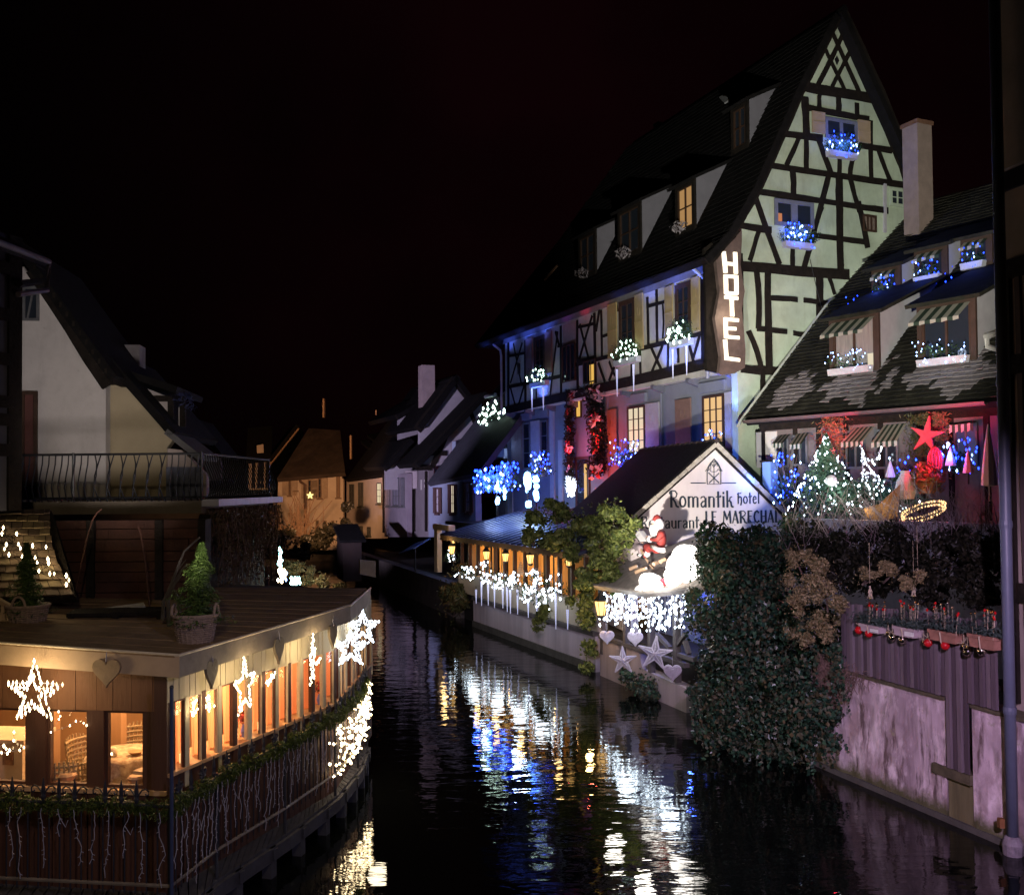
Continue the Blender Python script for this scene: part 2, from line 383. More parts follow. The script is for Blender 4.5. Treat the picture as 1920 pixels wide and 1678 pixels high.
def shutter(F, parent, u0, u1, z0, z1, off, m, slots=True):
    s = MB(); s.fbox(F, u0, u1, z0, z1, off, off + .045)
    fr = 0.035
    for a, b, c, d in ((u0, u1, z0, z0 + .06), (u0, u1, z1 - .06, z1), (u0, u1, (z0 + z1) / 2 - .03, (z0 + z1) / 2 + .03)):
        s.fbox(F, a + .004, b - .004, c + .004, d - .004, off + .044, off + .06)
    if slots:
        for k in (0.38, 0.62):
            u = lerp(u0, u1, k); z = lerp(z0, z1, 0.62)
            s.fbox(F, u - .01, u + .01, z, z + .28, off + .045, off + .055)
    return s.build('shutter', m, parent)
OCHRE = mat('ochre_shutter_paint', (0.34, 0.25, 0.11), 0.6, 0.15, 5)
BROWNSH = mat('brown_shutter_paint', (0.20, 0.12, 0.09), 0.6, 0.2, 5)
GREYSH = mat('pale_shutter_paint', (0.42, 0.40, 0.44), 0.6, 0.15, 5)
WARM = emit('warm_lit_curtain', (1.0, 0.62, 0.26), 0.85)
WARM2 = emit('pale_lit_curtain', (1.0, 0.85, 0.58), 0.75)
AMBER = emit('amber_lit_pane', (1.0, 0.58, 0.12), 0.8)

# ---------------------------------------------------------------- the hotel
hotel = thing('hotel', 'tall half-timbered hotel with a floodlit pale gable and a long front over the terrace', 'hotel', HC + Vector((0, 0, 3.6)))
gz = lambda P: HG.uz(*P)
prof = [HG.uz(1322, 483, .4), HG.uz(1368, 432, .4), HG.uz(1415, 350, .4), HG.uz(1496, 165, .4), HG.uz(1567, 24, .4)]
uA, zA = HG.uz(1568, 30)
zEav = HF.uz(1310, 480, .6)[1]
rR1 = HG.uz(1634, 180); rR2 = HG.uz(1697, 345)
rake = [HG.uz(*p) for p in ((1385, 420), (1422, 355), (1440, 300), (1466, 250), (1504, 156), (1568, 30))]
right = [HG.uz(1634, 180), HG.uz(1690, 315), (rR2[0] + .35, rR2[1] - .9)]
gpoly = [(0, 3.6), (right[-1][0], 3.6)] + right[::-1] + rake[::-1] + [(0, rake[0][1] - 1.0)]
MB().slab(HG, gpoly, -0.3, 0).build('gable_wall', PLASTER, hotel)
zJ = HF.uz(1325, 705)[1]                       # the jetty
zTop = zEav + 0.35
FRONTP = mat('front_plaster', (0.50, 0.47, 0.42), 0.9, 0.14, 1.5, 0.15, 25)
weather(FRONTP, (.2, .18, .16), .4)
BLUEP = mat('ground_floor_plaster', (.19, .20, .25), 0.9, 0.15, 1.5, 0.15, 25)
uFar = HF.uz(948, 780)[0]
MB().fbox(HF, uFar, -0.003, zJ, zTop, -0.3, 0.0).build('front_wall', FRONTP, hotel)
MB().fbox(HF, uFar, -0.05, 3.6, zJ, -0.75, -0.35).build('ground_floor_wall', BLUEP, hotel)
MB().add([HF.pt(uFar, 3.6, -.3), HF.pt(uFar, 3.6, -8), HF.pt(uFar, zTop, -8), HF.pt(uFar, zTop, -.3)], [(0, 1, 2, 3)]).build('far_wall', FRONTP, hotel)
# roof
Lr = 3.0
while Lr < 16 and proj(HG.pt(uA, zA, -Lr))[0] > 1192: Lr += 0.1
Lf = -uFar + 0.5
def roofP(k):
    u, z = prof[k]; f = k / (len(prof) - 1.0)
    fr = (z - prof[0][1]) / (prof[-1][1] - prof[0][1])
    return HG.pt(u, z, .4), HG.pt(u, z, -lerp(Lf, Lr, fr))
mb = MB()
for k in range(len(prof) - 1):
    a, b = roofP(k); d, c = roofP(k + 1); mb.slabn([a, d, c, b], 0.22)
ubk = 2 * uA - prof[0][0]
mb.slabn([HG.pt(uA, zA + .05, .4), HG.pt(right[1][0] + .12, right[1][1] + .1, .4), HG.pt(ubk, prof[0][1], .4), HG.pt(ubk, prof[0][1], -Lf), HG.pt(uA, zA + .05, -Lr)], 0.2)
mb.slabn([HG.pt(prof[0][0], prof[0][1], -Lf), HG.pt(uA, zA, -Lr), HG.pt(ubk, prof[0][1], -Lf)], 0.2)
roof = mb.build('roof', TILE, hotel)
for k in range(len(prof) - 1):
    a, b = roofP(k); d, c = roofP(k + 1)
    le = (d - a).length
    tiles(roof, lambda u, v, a=a, b=b, c=c, d=d: (b.lerp(a, u)).lerp(c.lerp(d, u), v), 70, max(2, int(le / .22)), TILE)
mb = MB(); rg = [HG.pt(uA, zA + .06, .4 - t * (Lr + .4)) for t in [i / 24 for i in range(25)]]
for a, b in zip(rg, rg[1:]): mb.tube([a, b + (b - a) * .1], .12, 6, .1)
mb.build('ridge_tiles', TILE, roof)
# verge boards (dark bands along the gable)
mb = MB()
vp = prof
for a, b in zip(vp, vp[1:]): mb.beam(HG, (a[0] + .12, a[1] - .12), (b[0] + .12, b[1] - .12), .26, .30, .38)
rr = [(uA, zA + .1), (right[0][0] + .1, right[0][1] + .1), (right[1][0] + .1, right[1][1] + .1), (ubk, prof[0][1])]
for a, b in zip(rr, rr[1:]): mb.beam(HG, (a[0], a[1] - .1), (b[0], b[1] - .1), .26, .30, .38)
mb.build('verge_board', TIMBER, hotel)
# gable timbers
GB = [(za, 925, 310, 1092, 660, .15), (za, 980, 195, 1195, 672, .15), (za, 1085, 225, 885, 632, .15), (za, 1140, 350, 990, 642, .15),
      (za, 770, 620, 1310, 715, .34), (za, 905, 690, 908, 790, .16), (za, 1042, 705, 1042, 812, .2), (za, 1175, 745, 1178, 835, .17),
      (za, 830, 780, 1262, 862, .19), (za, 800, 700, 815, 1000, .3), (za, 640, 965, 930, 1000, .22), (za, 1190, 1050, 1425, 1088, .19),
      (za, 1275, 870, 1280, 1300, .18), (za, 520, 1188, 1530, 1335, .2), (za, 760, 990, 668, 1192, .15), (za, 812, 1000, 812, 1225, .18),
      (za, 890, 985, 988, 1252, .18), (za, 1050, 1115, 1048, 1275, .17), (za, 1195, 1060, 1125, 1290, .17, -.12), (za, 1330, 1085, 1418, 1312, .16),
      (za, 712, 1222, 720, 1412, .22), (za, 972, 1270, 915, 1480, .18), (za, 1045, 1275, 1050, 1480, .26), (za, 1128, 1290, 1195, 1530, .18),
      (za, 460, 1382, 1210, 1495, .2), (za, 1210, 1495, 1400, 1520, .2),
      (zb, 435, 130, 618, 640, .2), (zb, 970, 5, 795, 662, .2), (zb, 1050, 5, 1060, 692, .26), (zb, 1185, 185, 1252, 520, .2),
      (zb, 310, 352, 560, 392, .2), (zb, 870, 430, 1245, 478, .18), (zb, 470, 395, 405, 612, .17), (zb, 712, 490, 712, 652, .16),
      (zb, 330, 650, 1120, 712, .33), (zb, 452, 680, 466, 1100, .2, .06), (zb, 535, 660, 545, 1400, .24), (zb, 455, 1100, 672, 1122, .17),
      (zb, 560, 880, 748, 893, .17), (zb, 792, 895, 970, 918, .17), (zb, 718, 1130, 812, 1140, .17), (zb, 905, 690, 908, 1040, .28),
      (zb, 970, 710, 1018, 855, .14), (zb, 395, 1115, 492, 1400, .2, .05), (zb, 340, 1385, 625, 1410, .28), (zb, 498, 1400, 497, 1570, .17)]
for g in GB:
    c, x1, y1, x2, y2, w = g[:6]
    MB().beam(HG, HG.uz(*c(x1, y1)), HG.uz(*c(x2, y2)), w * .92, -0.02, 0.022 + rnd.uniform(0, .02), w * rnd.uniform(.85, 1.1), g[6] if len(g) > 6 else rnd.uniform(-.02, .02)).build('timber', TIMBER, hotel)
MB().beam(HG, (0.1, zJ), (0.1, rake[0][1] - .9), .26, -.02, .05).build('corner_post', TIMBER, hotel)
for a, b in zip(rake, rake[1:]):
    MB().beam(HG, (a[0] + .02, a[1]), (b[0] + .02, b[1]), .16, -.02, .045).build('rafter', TIMBER, hotel)
rq = [rake[-1]] + right
for a, b in zip(rq, rq[1:]):
    MB().beam(HG, (a[0] - .02, a[1]), (b[0] - .02, b[1]), .16, -.02, .045).build('rafter', TIMBER, hotel)
u, z = HG.uz(*za(1032, 438))
MB().slab(HG, [(u - .09, z + .02), (u, z - .16), (u + .09, z), (u, z + .16)], 0.0, .02).build('attic_vent', IRON, hotel)
# gable windows
BLUEF = mat('blue_grey_frame', (0.16, 0.17, 0.22), 0.6, 0.2, 6)
u0, z1 = HG.uz(*za(940, 822)); u1, z0 = HG.uz(*za(1176, 1030))
w = window(HG, hotel, u0, u1, z0, z1 - .1, 0.02, BLUEF, DARKPANE, 2, 1, .1, mw=.06)
PINKSH = mat('faded_gable_shutter', (0.36, 0.27, 0.18), 0.6, 0.15, 5)
for a, b in (((843, 805), (937, 972)), ((1172, 868), (1262, 1040))):
    p, q = HG.uz(*za(*a)), HG.uz(*za(*b)); shutter(HG, w, p[0], q[0], q[1], p[1], .05, PINKSH, False)
u0, z1 = HG.uz(*zb(576, 145)); u1, z0 = HG.uz(*zb(862, 388))
w = window(HG, hotel, u0, u1, z0, z1 - .08, 0.02, BLUEF, DARKPANE, 2, 1, .12, mw=.12)
AM2 = emit('dim_red_lamp_pane', (1.0, .35, .12), .5)
p, q = HG.uz(*zb(604, 270)), HG.uz(*zb(634, 352)); MB().fbox(HG, p[0], q[0], q[1], p[1], .034, .038).build('lamp_glow', AM2, w)
u0, z1 = HG.uz(*za(1405, 1350)); u1, z0 = HG.uz(*za(1520, 1500))
window(HG, hotel, u0, u1, z0, z1, 0.02, PLASTER, DARKPANE, 2, 2, .1)
u0, z1 = HG.uz(*zb(1212, 280)); u1, z0 = HG.uz(*zb(1312, 410)); window(HG, hotel, u0, u1, z0, z1, 0.02, FRAMEW, mat('striped_curtain', (.2, .15, .13), .9, .5, 20), 3, 1, .06)
MB().beam(HG, HG.uz(*zb(1375, 60)), HG.uz(*zb(1375, 410)), .11, .0, .06).build('white_post', GREYSH, hotel)
for q in ((840, 600, 940, 1010), (905, 340, 940, 230)):
    MB().tube([HG.px(*zb(q[0], q[1]), .05), HG.px(*zb((q[0] + q[2]) / 2 - 4, (q[1] + q[3]) / 2), .05), HG.px(*zb(q[2], q[3]), .05)], .012, 4).build('cable', IRON, hotel)
# front timbers
FB = [(125, 715, 125, 1190, .22), (125, 1028, 500, 950, .17), (600, 872, 1480, 652, .17), (110, 1190, 1495, 868, .36), (160, 725, 215, 1000, .11), (222, 720, 140, 1000, .11),
      (128, 812, 250, 788, .12), (245, 700, 245, 1165, .17), (140, 1032, 180, 1180, .12), (238, 1010, 188, 1180, .12), (320, 1000, 322, 1150, .12), (470, 640, 415, 1110, .12), (455, 640, 480, 740, .12),
      (470, 745, 500, 735, .12), (492, 600, 495, 1100, .15), (510, 740, 600, 715, .16), (607, 560, 610, 1060, .16), (625, 590, 690, 840, .12), (712, 530, 620, 840, .12), (610, 610, 720, 585, .12), (610, 850, 730, 820, .16),
      (728, 510, 735, 1000, .17), (765, 480, 740, 640, .12), (780, 675, 835, 655, .12), (775, 490, 780, 830, .13), (755, 860, 800, 990, .12), (890, 830, 830, 985, .12), (830, 850, 870, 950, .1),
      (1045, 760, 1050, 960, .12), (1098, 400, 1105, 735, .13), (1162, 335, 1168, 715, .12), (1205, 450, 1205, 690, .09, .05), (1100, 465, 1232, 430, .12), (985, 800, 985, 970, .1),
      (1120, 740, 1195, 905, .12), (1210, 720, 1130, 920, .12), (1245, 705, 1240, 900, .12), (1310, 700, 1315, 860, .12), (1385, 720, 1420, 850, .12), (1472, 640, 1415, 840, .12), (1482, 250, 1485, 880, .22), (885, 440, 890, 500, .1)]
for g in FB:
    a, b = HF.uz(*zc(g[0], g[1])), HF.uz(*zc(g[2], g[3]))
    MB().beam(HF, a, b, g[4] * .95, -.02, .022 + rnd.uniform(0, .018), g[4] * rnd.uniform(.85, 1.05), g[5] if len(g) > 5 else rnd.uniform(-.015, .015)).build('timber', TIMBER, hotel)
for (l0, l1, o0, o1, r0, r1, yt, yb, mtl) in ((256, 305, 310, 388, 390, 440, 690, 962, BROWNSH), (830, 896, 905, 1018, 1020, 1080, 450, 812, OCHRE), (1230, 1287, 1297, 1412, 1415, 1476, 330, 690, OCHRE)):
    k = -0.275
    ua, za_ = HF.uz(*zc(o0, yt + k * (o0 - l0) + 10)); ub, zb_ = HF.uz(*zc(o1, yb + k * (o1 - l0)))
    w = window(HF, hotel, ua, ub, zb_, za_, .02, FRAMEW, DARKPANE, 2, 3, .16, mw=.02)
    for s0, s1 in ((l0, l1), (r0, r1)):
        a0, t1 = HF.uz(*zc(s0, yt + k * (s0 - l0))); a1, t0 = HF.uz(*zc(s1, yb + k * (s0 - l0)))
        shutter(HF, w, a0, a1, t0, za_ + .05, .05, mtl if s0 != 1415 else OCHRE)
# loading doors of the upper floor: pink panel, two doorways
u0, z1 = HF.uz(*zc(508, 600)); u1, z0 = HF.uz(*zc(600, 725)); MB().fbox(HF, u0, u1, z0, z1, .0, .03).build('door_panel', mat('pinkish_panel', (.42, .30, .26), .8, .2, 4), hotel)
for (x0, y0, x1, y1, lit) in ((505, 742, 600, 1040, 0), (655, 850, 740, 1050, 1)):
    u0, z1 = HF.uz(*zc(x0, y0)); u1, z0 = HF.uz(*zc(x1, y1 - 60)); w = window(HF, hotel, u0, u1, z0, z1, .03, FRAMEW, DARKPANE, 3, 1, .06, 'balcony_door')
    if lit:
        a, t = HF.uz(*zc(700, 875)); b, s_ = HF.uz(*zc(732, 1000)); MB().fbox(HF, a, b, s_, t, .05, .056).build('lit_pane', AMBER, w)
u, z = HF.uz(*zc(207, 895)); MB().fbox(HF, u - .1, u + .1, z - .28, z + .2, .04, .1).build('notice_box', IRON, hotel)
# eaves soffit and gutter
uGe = HF.uz(1316, 482, .68)[0]; uPipe = HF.uz(1325, 600, .1)[0]
mb = MB(); mb.add([HF.pt(uFar - .4, zEav + .1, 0), HF.pt(uGe, zEav + .1, 0), HF.pt(uGe, zEav - .02, .55), HF.pt(uFar - .4, zEav - .02, .55)], [(0, 1, 2, 3)])
mb.slab(HF, [(uFar - .4, zEav - .35), (0, zEav - .35), (0, zEav + .1), (uFar - .4, zEav + .1)], .0, .04)
mb.build('soffit', mat('soffit_boards', (.16, .15, .15), .8, .2, 5), hotel)
GUT = mat('zinc_gutter', (.30, .30, .33), .45, .2, 4, spec=.5)
gut = MB()
arc = [(0.09 * math.cos(t), 0.09 * math.sin(t)) for t in [math.pi + i * math.pi / 8 for i in range(9)]]
ga = [HF.pt(uFar - .5, zEav + .03 + y, .68 + x) for x, y in arc]; gb = [HF.pt(uGe, zEav + .03 + y, .68 + x) for x, y in arc]
gut.add(ga + gb, [(i, i + 1, i + 10, i + 9) for i in range(8)])
for i in range(24):
    u = lerp(uFar - .4, uGe, i / 23); gut.tube([HF.pt(u, zEav + .03 + y * 1.12, .68 + x * 1.12) for x, y in arc], .012, 4)
g = gut.build('gutter', GUT, hotel)
for uu in (uFar - .25, uPipe):
    MB().tube([HF.pt(uu, zEav - .06, .68), HF.pt(uu, zEav - .25, .66), HF.pt(uu, zEav - .62, .14), HF.pt(uu, zEav - .9, .1), HF.pt(uu, zJ - .1, .1)], .055, 8).build('downpipe', GUT, hotel)
# jetty brackets, ground-floor windows
for i in range(9):
    u = lerp(uFar + .3, -.4, i / 8); MB().hexa([HF.pt(u - .09, zJ - .25, -.35), HF.pt(u + .09, zJ - .25, -.35), HF.pt(u + .09, zJ - .12, .1), HF.pt(u - .09, zJ - .12, .1), HF.pt(u - .09, zJ, -.35), HF.pt(u + .09, zJ, -.35), HF.pt(u + .09, zJ, .1), HF.pt(u - .09, zJ, .1)]).build('bracket', mat('jetty_bracket', (.13, .13, .17), .8, .3, 4), hotel)
GO = -.35
def gwin(x0, y0, x1, y1, pm, sh, fm=FRAMEW, nx=3, nz=4):
    u0, z1 = HF.uz(*zc(x0, y0), GO); u1, z0 = HF.uz(*zc(x1, y1), GO); z0 = min(z0, z1 - 1.7)
    w = window(HF, hotel, u0, u1, z0, z1, GO + .02, fm, pm, nx, nz, .08)
    MB().fbox(HF, u0 - .12, u1 + .12, z1 + .1, z1 + .42, GO, GO + .12).build('lintel', BLUEP, w)
    for a, b, m in sh:
        ua, _ = HF.uz(*zc(a, y0), GO); ub, _ = HF.uz(*zc(b, y0), GO); shutter(HF, w, ua, ub, z0 - .02, z1 + .02, GO + .03, m)
gwin(962, 1170, 1088, 1490, WARM2, ((826, 890, BROWNSH), (1092, 1186, GREYSH)))
gwin(1488, 1095, 1642, 1450, WARM, ((1300, 1408, BROWNSH), (1648, 1715, GREYSH)))
gwin(230, 1280, 284, 1600, DARKPANE, ((155, 226, BROWNSH), (288, 348, GREYSH)), GREYF, 1, 3)
gwin(354, 1260, 408, 1580, DARKPANE, (), GREYF, 1, 3)
for x0, x1, y0, m_ in ((418, 446, 1150, GREYSH), (478, 506, 1400, GREYSH), (1190, 1196, 1010, BLUEP), (806, 822, 1020, BLUEP)):
    a, t = HF.uz(*zc(x0, y0), GO); b, _ = HF.uz(*zc(x1, y0), GO); MB().fbox(HF, a, b, 3.65, t, GO, GO + .06).build('pilaster', m_, hotel)
u0, z1 = HF.uz(*zc(600, 1110), GO); u1, z0 = HF.uz(*zc(640, 1240), GO); window(HF, hotel, u0, u1, z0, z1, GO + .02, FRAMEW, AMBER, 1, 1, .05)
u0, z1 = HF.uz(*zu(250, 1100), GO); u1, z0 = HF.uz(*zu(420, 1560), GO)
w = window(HF, hotel, u0, u1, 3.62, z1, GO + .02, FRAMEW, DARKPANE, 1, 1, .12, 'front_door')
a, t = HF.uz(*zu(355, 1180), GO); b, s_ = HF.uz(*zu(388, 1540), GO); MB().fbox(HF, a, b, 3.7, t, GO + .05, GO + .056).build('lit_pane', AMBER, w)
MB().fbox(HF, u0 - .1, u1 + .3, 3.604, 3.75, GO, .5).build('door_step', BLUEP, hotel)
# chimneys
def chimney(name, lab, F, x0, x1, yt, yb, Y, root, m=WHITE):
    a, b = at(x0, yt, Y), at(x1, yb, Y); wd = (b.x - a.x)
    mb = MB(); c = Vector(((a.x + b.x) / 2, Y, 0)); mb.box((c.x, c.y, (a.z + b.z) / 2 - .8), wd * .7, wd * .7, a.z - b.z + 1.6, .42)
    o = mb.build(name, m, root); mb = MB(); mb.box((c.x, c.y, a.z + .04), wd * .8, wd * .8, .12, .42); mb.build('cap', mat('terracotta_cap', (.16, .08, .05), .9, .4, 9), o)
chimney('chimney', '', HG, 1226, 1247, 236, 262, 45.0, hotel)

# dormers on a front slope
def dormer(F, root, zE, k, u0, u1, s0, h, k2, wallm, cheekm, pm, rm, nx=2, nz=2, off0=0.0, ov=.22, fm=FRAMEW, face=None):
    zb_ = zE + k * (s0 - off0)
    s1 = s0 + h / max(.1, (k - k2))
    D = lambda u, s, z: F.pt(u, z, -s)
    mb = MB(); t = .08
    for u, e in ((u0, t), (u1, -t)):
        mb.add([D(u, s0, zb_), D(u, s1, zb_ + h + k2 * (s1 - s0)), D(u, s0, zb_ + h), D(u + e, s0, zb_), D(u + e, s1, zb_ + h + k2 * (s1 - s0)), D(u + e, s0, zb_ + h)], [(0, 1, 2), (5, 4, 3), (0, 3, 4, 1), (1, 4, 5, 2), (2, 5, 3, 0)])
    d = mb.build('dormer', cheekm, root)
    fr = MB(); fr.fbox(F, u0 - .003, u1 + .003, zb_ - .05, zb_ + .12, -s0 - .05, -s0 + .03); fr.fbox(F, u0 - .003, u1 + .003, zb_ + h - .14, zb_ + h, -s0 - .05, -s0 + .03)
    fr.fbox(F, u0 - .003, u0 + .13, zb_ + .12, zb_ + h - .14, -s0 - .05, -s0 + .03); fr.fbox(F, u1 - .13, u1 + .003, zb_ + .12, zb_ + h - .14, -s0 - .05, -s0 + .03)
    fr.build('dormer_face', wallm, d)
    w = MB(); a, b, c, e = u0 + .13, u1 - .13, zb_ + .12, zb_ + h - .14
    for i in range(nx + 1):
        u = lerp(a + .03, b - .03, i / nx); w.fbox(F, u - .03, u + .03, c, e, -s0 - .03, -s0 + .012)
    for i in range(nz + 1):
        z = lerp(c + .02, e - .02, i / nz); w.fbox(F, a, b, z - .018, z + .018, -s0 - .03, -s0 + .008)
    w.build('window', fm, d)
    MB().fbox(F, a, b, c, e, -s0 - .045, -s0 - .035).build('pane', pm, d)
    r_ = MB(); r_.slabn([D(u0 - ov, s0 - ov, zb_ + h + .09 - k2 * ov), D(u1 + ov, s0 - ov, zb_ + h + .09 - k2 * ov), D(u1 + ov, s1 + .2, zb_ + h + .09 + k2 * (s1 - s0 + .2)), D(u0 - ov, s1 + .2, zb_ + h + .09 + k2 * (s1 - s0 + .2))], .1)
    r_.build('dormer_roof', rm, d)
    return d, zb_, s0
def slopehit(F, zE, k, px, py, s_off=0.0):
    """where a pixel's ray meets the roof slope z = zE + k*(s - s_off), s inward"""
    d = ray(px, py); n = F.n
    # (CAM + t d - o).(-n) = s ; z = zE + k (s - s_off)
    A = (CAM - F.o).dot(-n); B = d.dot(-n)
    t = (zE + k * (A - s_off) - CAM.z) / (d.z - k * B); p = CAM + d * t
    return ((p - F.o).dot(F.u), (p - F.o).dot(-n))
CHEEK = mat('grey_dormer_cheek', (.16, .15, .18), .9, .15, 2)
# hotel slope between kink and apex
(ku, kz), (au, az) = prof[1], prof[-1]
KH = (az - kz) / (au - ku)
for (xl, xr, yb, yt, pm) in ((1268, 1302, 442, 352, emit('dim_warm_curtain', (1, .55, .2), .38)), (1160, 1200, 490, 398, DARKPANE), (1086, 1116, 525, 445, DARKPANE), (1372, 1396, 290, 205, DARKPANE)):
    hit = slopehit(HF, kz, KH, xl, yb, ku); hit2 = slopehit(HF, kz, KH, xr, yb - .35 * (xr - xl), ku)
    s0 = hit[1]; ztop = HF.uz(xl, yt, -s0)[1]; zb_ = kz + KH * (s0 - ku)
    d, z_, s_ = dormer(HF, hotel, kz, KH, hit[0], max(hit2[0], hit[0] + .9), s0, max(.9, ztop - zb_), .5, TIMBER, CHEEK, pm, TILE, 2, 2, ku)
    if yb != 290:
        fb = MB(); foliage(fb, [(HF.pt((hit[0] + hit2[0]) / 2, zb_ + .1, -s0 + .22), (.35, .35, .2))], 70, .14, .4); stuff(fb.build('dried_flowers', leafmat('dry_flowers', [(.2, .17, .2), (.32, .28, .3)]), d))

def onslope(px, py, lift=.12): u_, s_ = slopehit(HF, kz, KH, px, py, ku); return HF.pt(u_, kz + KH * (s_ - ku) + lift, -s_)
MB().slabn([onslope(1350, 191), onslope(1360, 202), onslope(1370, 195), onslope(1359, 184)][::-1], .05).build('skylight', mat('grey_skylight', (.3, .3, .32), .3, .1, 3), hotel)
MB().tube([onslope(1021, 534, .2), onslope(1045, 507, .2)], .06, 6).build('flashing', mat('copper_flashing', (.4, .22, .14), .6, .2, 4), hotel)
# hotel sign: wavy board on the corner, HOTEL reading downwards
SIGNB = mat('weathered_sign_board', (.13, .09, .08), .7, .4, 3, .2)
sign = thing('hotel_sign', 'tall wavy-edged dark board with lit white letters HOTEL hung on the gable corner', 'sign', HG.px(1365, 690, .3))
outl = [(148, 500), (190, 470), (300, 440), (350, 390), (350, 470), (340, 640), (370, 830), (350, 960), (362, 1080), (376, 1250), (372, 1380), (300, 1420), (205, 1435), (185, 1420), (200, 1300), (155, 1020), (190, 840), (165, 620)]
MB().slab(HG, [HG.uz(*zb(x, y), .32) for x, y in outl][::-1], .18, .32).build('board', SIGNB, sign)
outl2 = [(75, 520), (130, 480), (150, 500), (168, 620), (192, 840), (157, 1020), (200, 1300), (185, 1420), (95, 1400), (90, 900)]
MB().slab(HG, [HG.uz(*zb(x, y), .16) for x, y in outl2][::-1], .06, .17).build('side_board', TIMBER, sign)
for y in (520, 1370):
    MB().tube([HG.px(*zb(260, y), .2), HG.px(*zb(300, y), .0)], .03, 6).build('bracket', IRON, sign)
LET = emit('lit_sign_letter', (1.0, .86, .64), 1.7, (.6, .55, .45))
strokes = {'H': [((218, 545), (232, 698)), ((300, 550), (306, 705)), ((226, 630), (304, 638))],
           'O': [((232, 712), (236, 850)), ((308, 716), (310, 855)), ((226, 722), (312, 727)), ((230, 843), (316, 850))],
           'T': [((224, 872), (322, 882)), ((276, 880), (280, 1012))],
           'E': [((232, 1020), (236, 1168)), ((226, 1032), (326, 1040)), ((234, 1098), (308, 1102)), ((232, 1158), (330, 1166))],
           'L': [((228, 1178), (240, 1325)), ((226, 1312), (334, 1326))]}
for ch, ss in strokes.items():
    m = MB()
    for i, (a, b) in enumerate(ss): m.beam(HG, HG.uz(*zb(*a), .34), HG.uz(*zb(*b), .34), .13 if abs(a[0] - b[0]) < 20 else .098, .322 + i * .003, .36 + i * .003)
    m.build('letter', LET, sign)
point('sign_glow', HG.px(1372, 590, .75), 22, (1, .86, .62), .1)
# ---------------------------------------------------------------- light strings and greenery helpers
def leds(parent, pts, r, m, name='light_bulbs', k=1.7):
    mb = MB()
    for p in pts: mb.bulb(p, r * rnd.uniform(.8, 1.15), k)
    return stuff(mb.build(name, m, parent))
def cloud(F, c, x0, y0, x1, y1, n, off, spread=.25):
    P = []
    for _ in range(n):
        x, y = rnd.uniform(x0, x1), rnd.uniform(y0, y1); o = off + rnd.uniform(-spread, spread)
        P.append(F.px(*c(x, y), o))
    return P
def flowerbox(F, label, px0, py0, px1, py1, off, boxm, leds_m, nled, group, h=.16, up=.5, icic=True, bulb_r=.022, cat='window box'):
    """box fixed under a window, fir sprigs, lights"""
    u0, z1 = F.uz(px0, py0, off); u1, z1b = F.uz(px1, py1, off); z1 = (z1 + z1b) / 2
    t = thing('flower_box', label, cat, F.pt((u0 + u1) / 2, z1 - h, off), group)
    mb = MB(); mb.slab(F, [(u0 + .03, z1 - h), (u1 - .03, z1 - h), (u1, z1), (u0, z1)], off - .1, off + .1); mb.build('box', boxm, t)
    g = MB(); c = F.pt((u0 + u1) / 2, z1 + up * .35, off); hw = (u1 - u0) / 2
    for _ in range(int(60 + 160 * hw)):
        s = rnd.uniform(-1, 1); b = F.pt((u0 + u1) / 2 + s * hw, z1, off + rnd.uniform(-.08, .08))
        tip = b + F.u * s * .15 + F.n * rnd.uniform(-.05, .2) + Vector((0, 0, up * rnd.uniform(.25, 1) * (1 - .5 * s * s)))
        for q in range(4):
            g.leaf(b.lerp(tip, (q + 1) / 4), .1, .3)
    stuff(g.build('fir_sprigs', FIR, t))
    P = []
    for _ in range(nled):
        s = rnd.uniform(-1, 1); P.append(F.pt((u0 + u1) / 2 + s * hw * 1.1, z1 - .1 + up * rnd.uniform(0, 1) * (1.15 - .6 * abs(s)), off + rnd.uniform(0, .22)))
    leds(t, P, bulb_r, leds_m)
    return t
ICEM = emit('frosted_icicle', (.55, .6, 1.0), .55, (.6, .6, .7))
def icicle(label, p, ln, group, r=.03):
    t = thing('icicle_light', label, 'icicle light', p, group)
    pr = []; nseg = int(ln / .05)
    for i in range(nseg + 1):
        z = -ln * i / nseg; rr = r * (1 - .75 * i / nseg); pr += [(rr, z), (rr * .72, z - .025)]
    MB().lathe(p, pr[::-1], 6).build('tube', ICEM, t); MB().tube([Vector(p) + Vector((0, 0, .02)), Vector(p) + Vector((0, 0, .12))], .012, 4).build('hook', IRON, t)
    return t

# hotel front: flower boxes under the windows with icicle lights
GB_ = 'lit flower boxes on the hotel'
BOXW = mat('white_box', (.5, .5, .55), .6, .2, 6)
for (x0, y0, x1, y1, lab, m, n) in ((285, 1000, 395, 985, 'small flower box with green white lights at the far window of the timbered front', LEDG, 22),
                                   (872, 845, 1035, 815, 'flower box full of green white lights at the middle window with ochre shutters', LEDG, 34),
                                   (1265, 715, 1400, 685, 'flower box of white lights beside the window next to the hotel sign', LEDG, 34)):
    flowerbox(HF, lab, *zc(x0, y0), *zc(x1, y1), .35, BOXW, m, n, GB_, .2, .75, bulb_r=.03)
GI_ = 'icicle lights under the hotel flower boxes'
for (x, y0, y1, lab) in ((288, 1040, 1195, 'left icicle light under the far flower box of the hotel'), (367, 1030, 1185, 'right icicle light under the far flower box of the hotel'),
                         (882, 905, 1090, 'faint left icicle light under the middle flower box of the hotel'), (998, 870, 1055, 'long right icicle light under the middle flower box of the hotel'),
                         (1272, 765, 965, 'left icicle light under the flower box next to the sign'), (1368, 740, 940, 'bright right icicle light under the flower box next to the sign')):
    p = HF.px(*zc(x, y0), .3); q = HF.px(*zc(x, y1), .3); icicle(lab, p, p.z - q.z, GI_, .05)
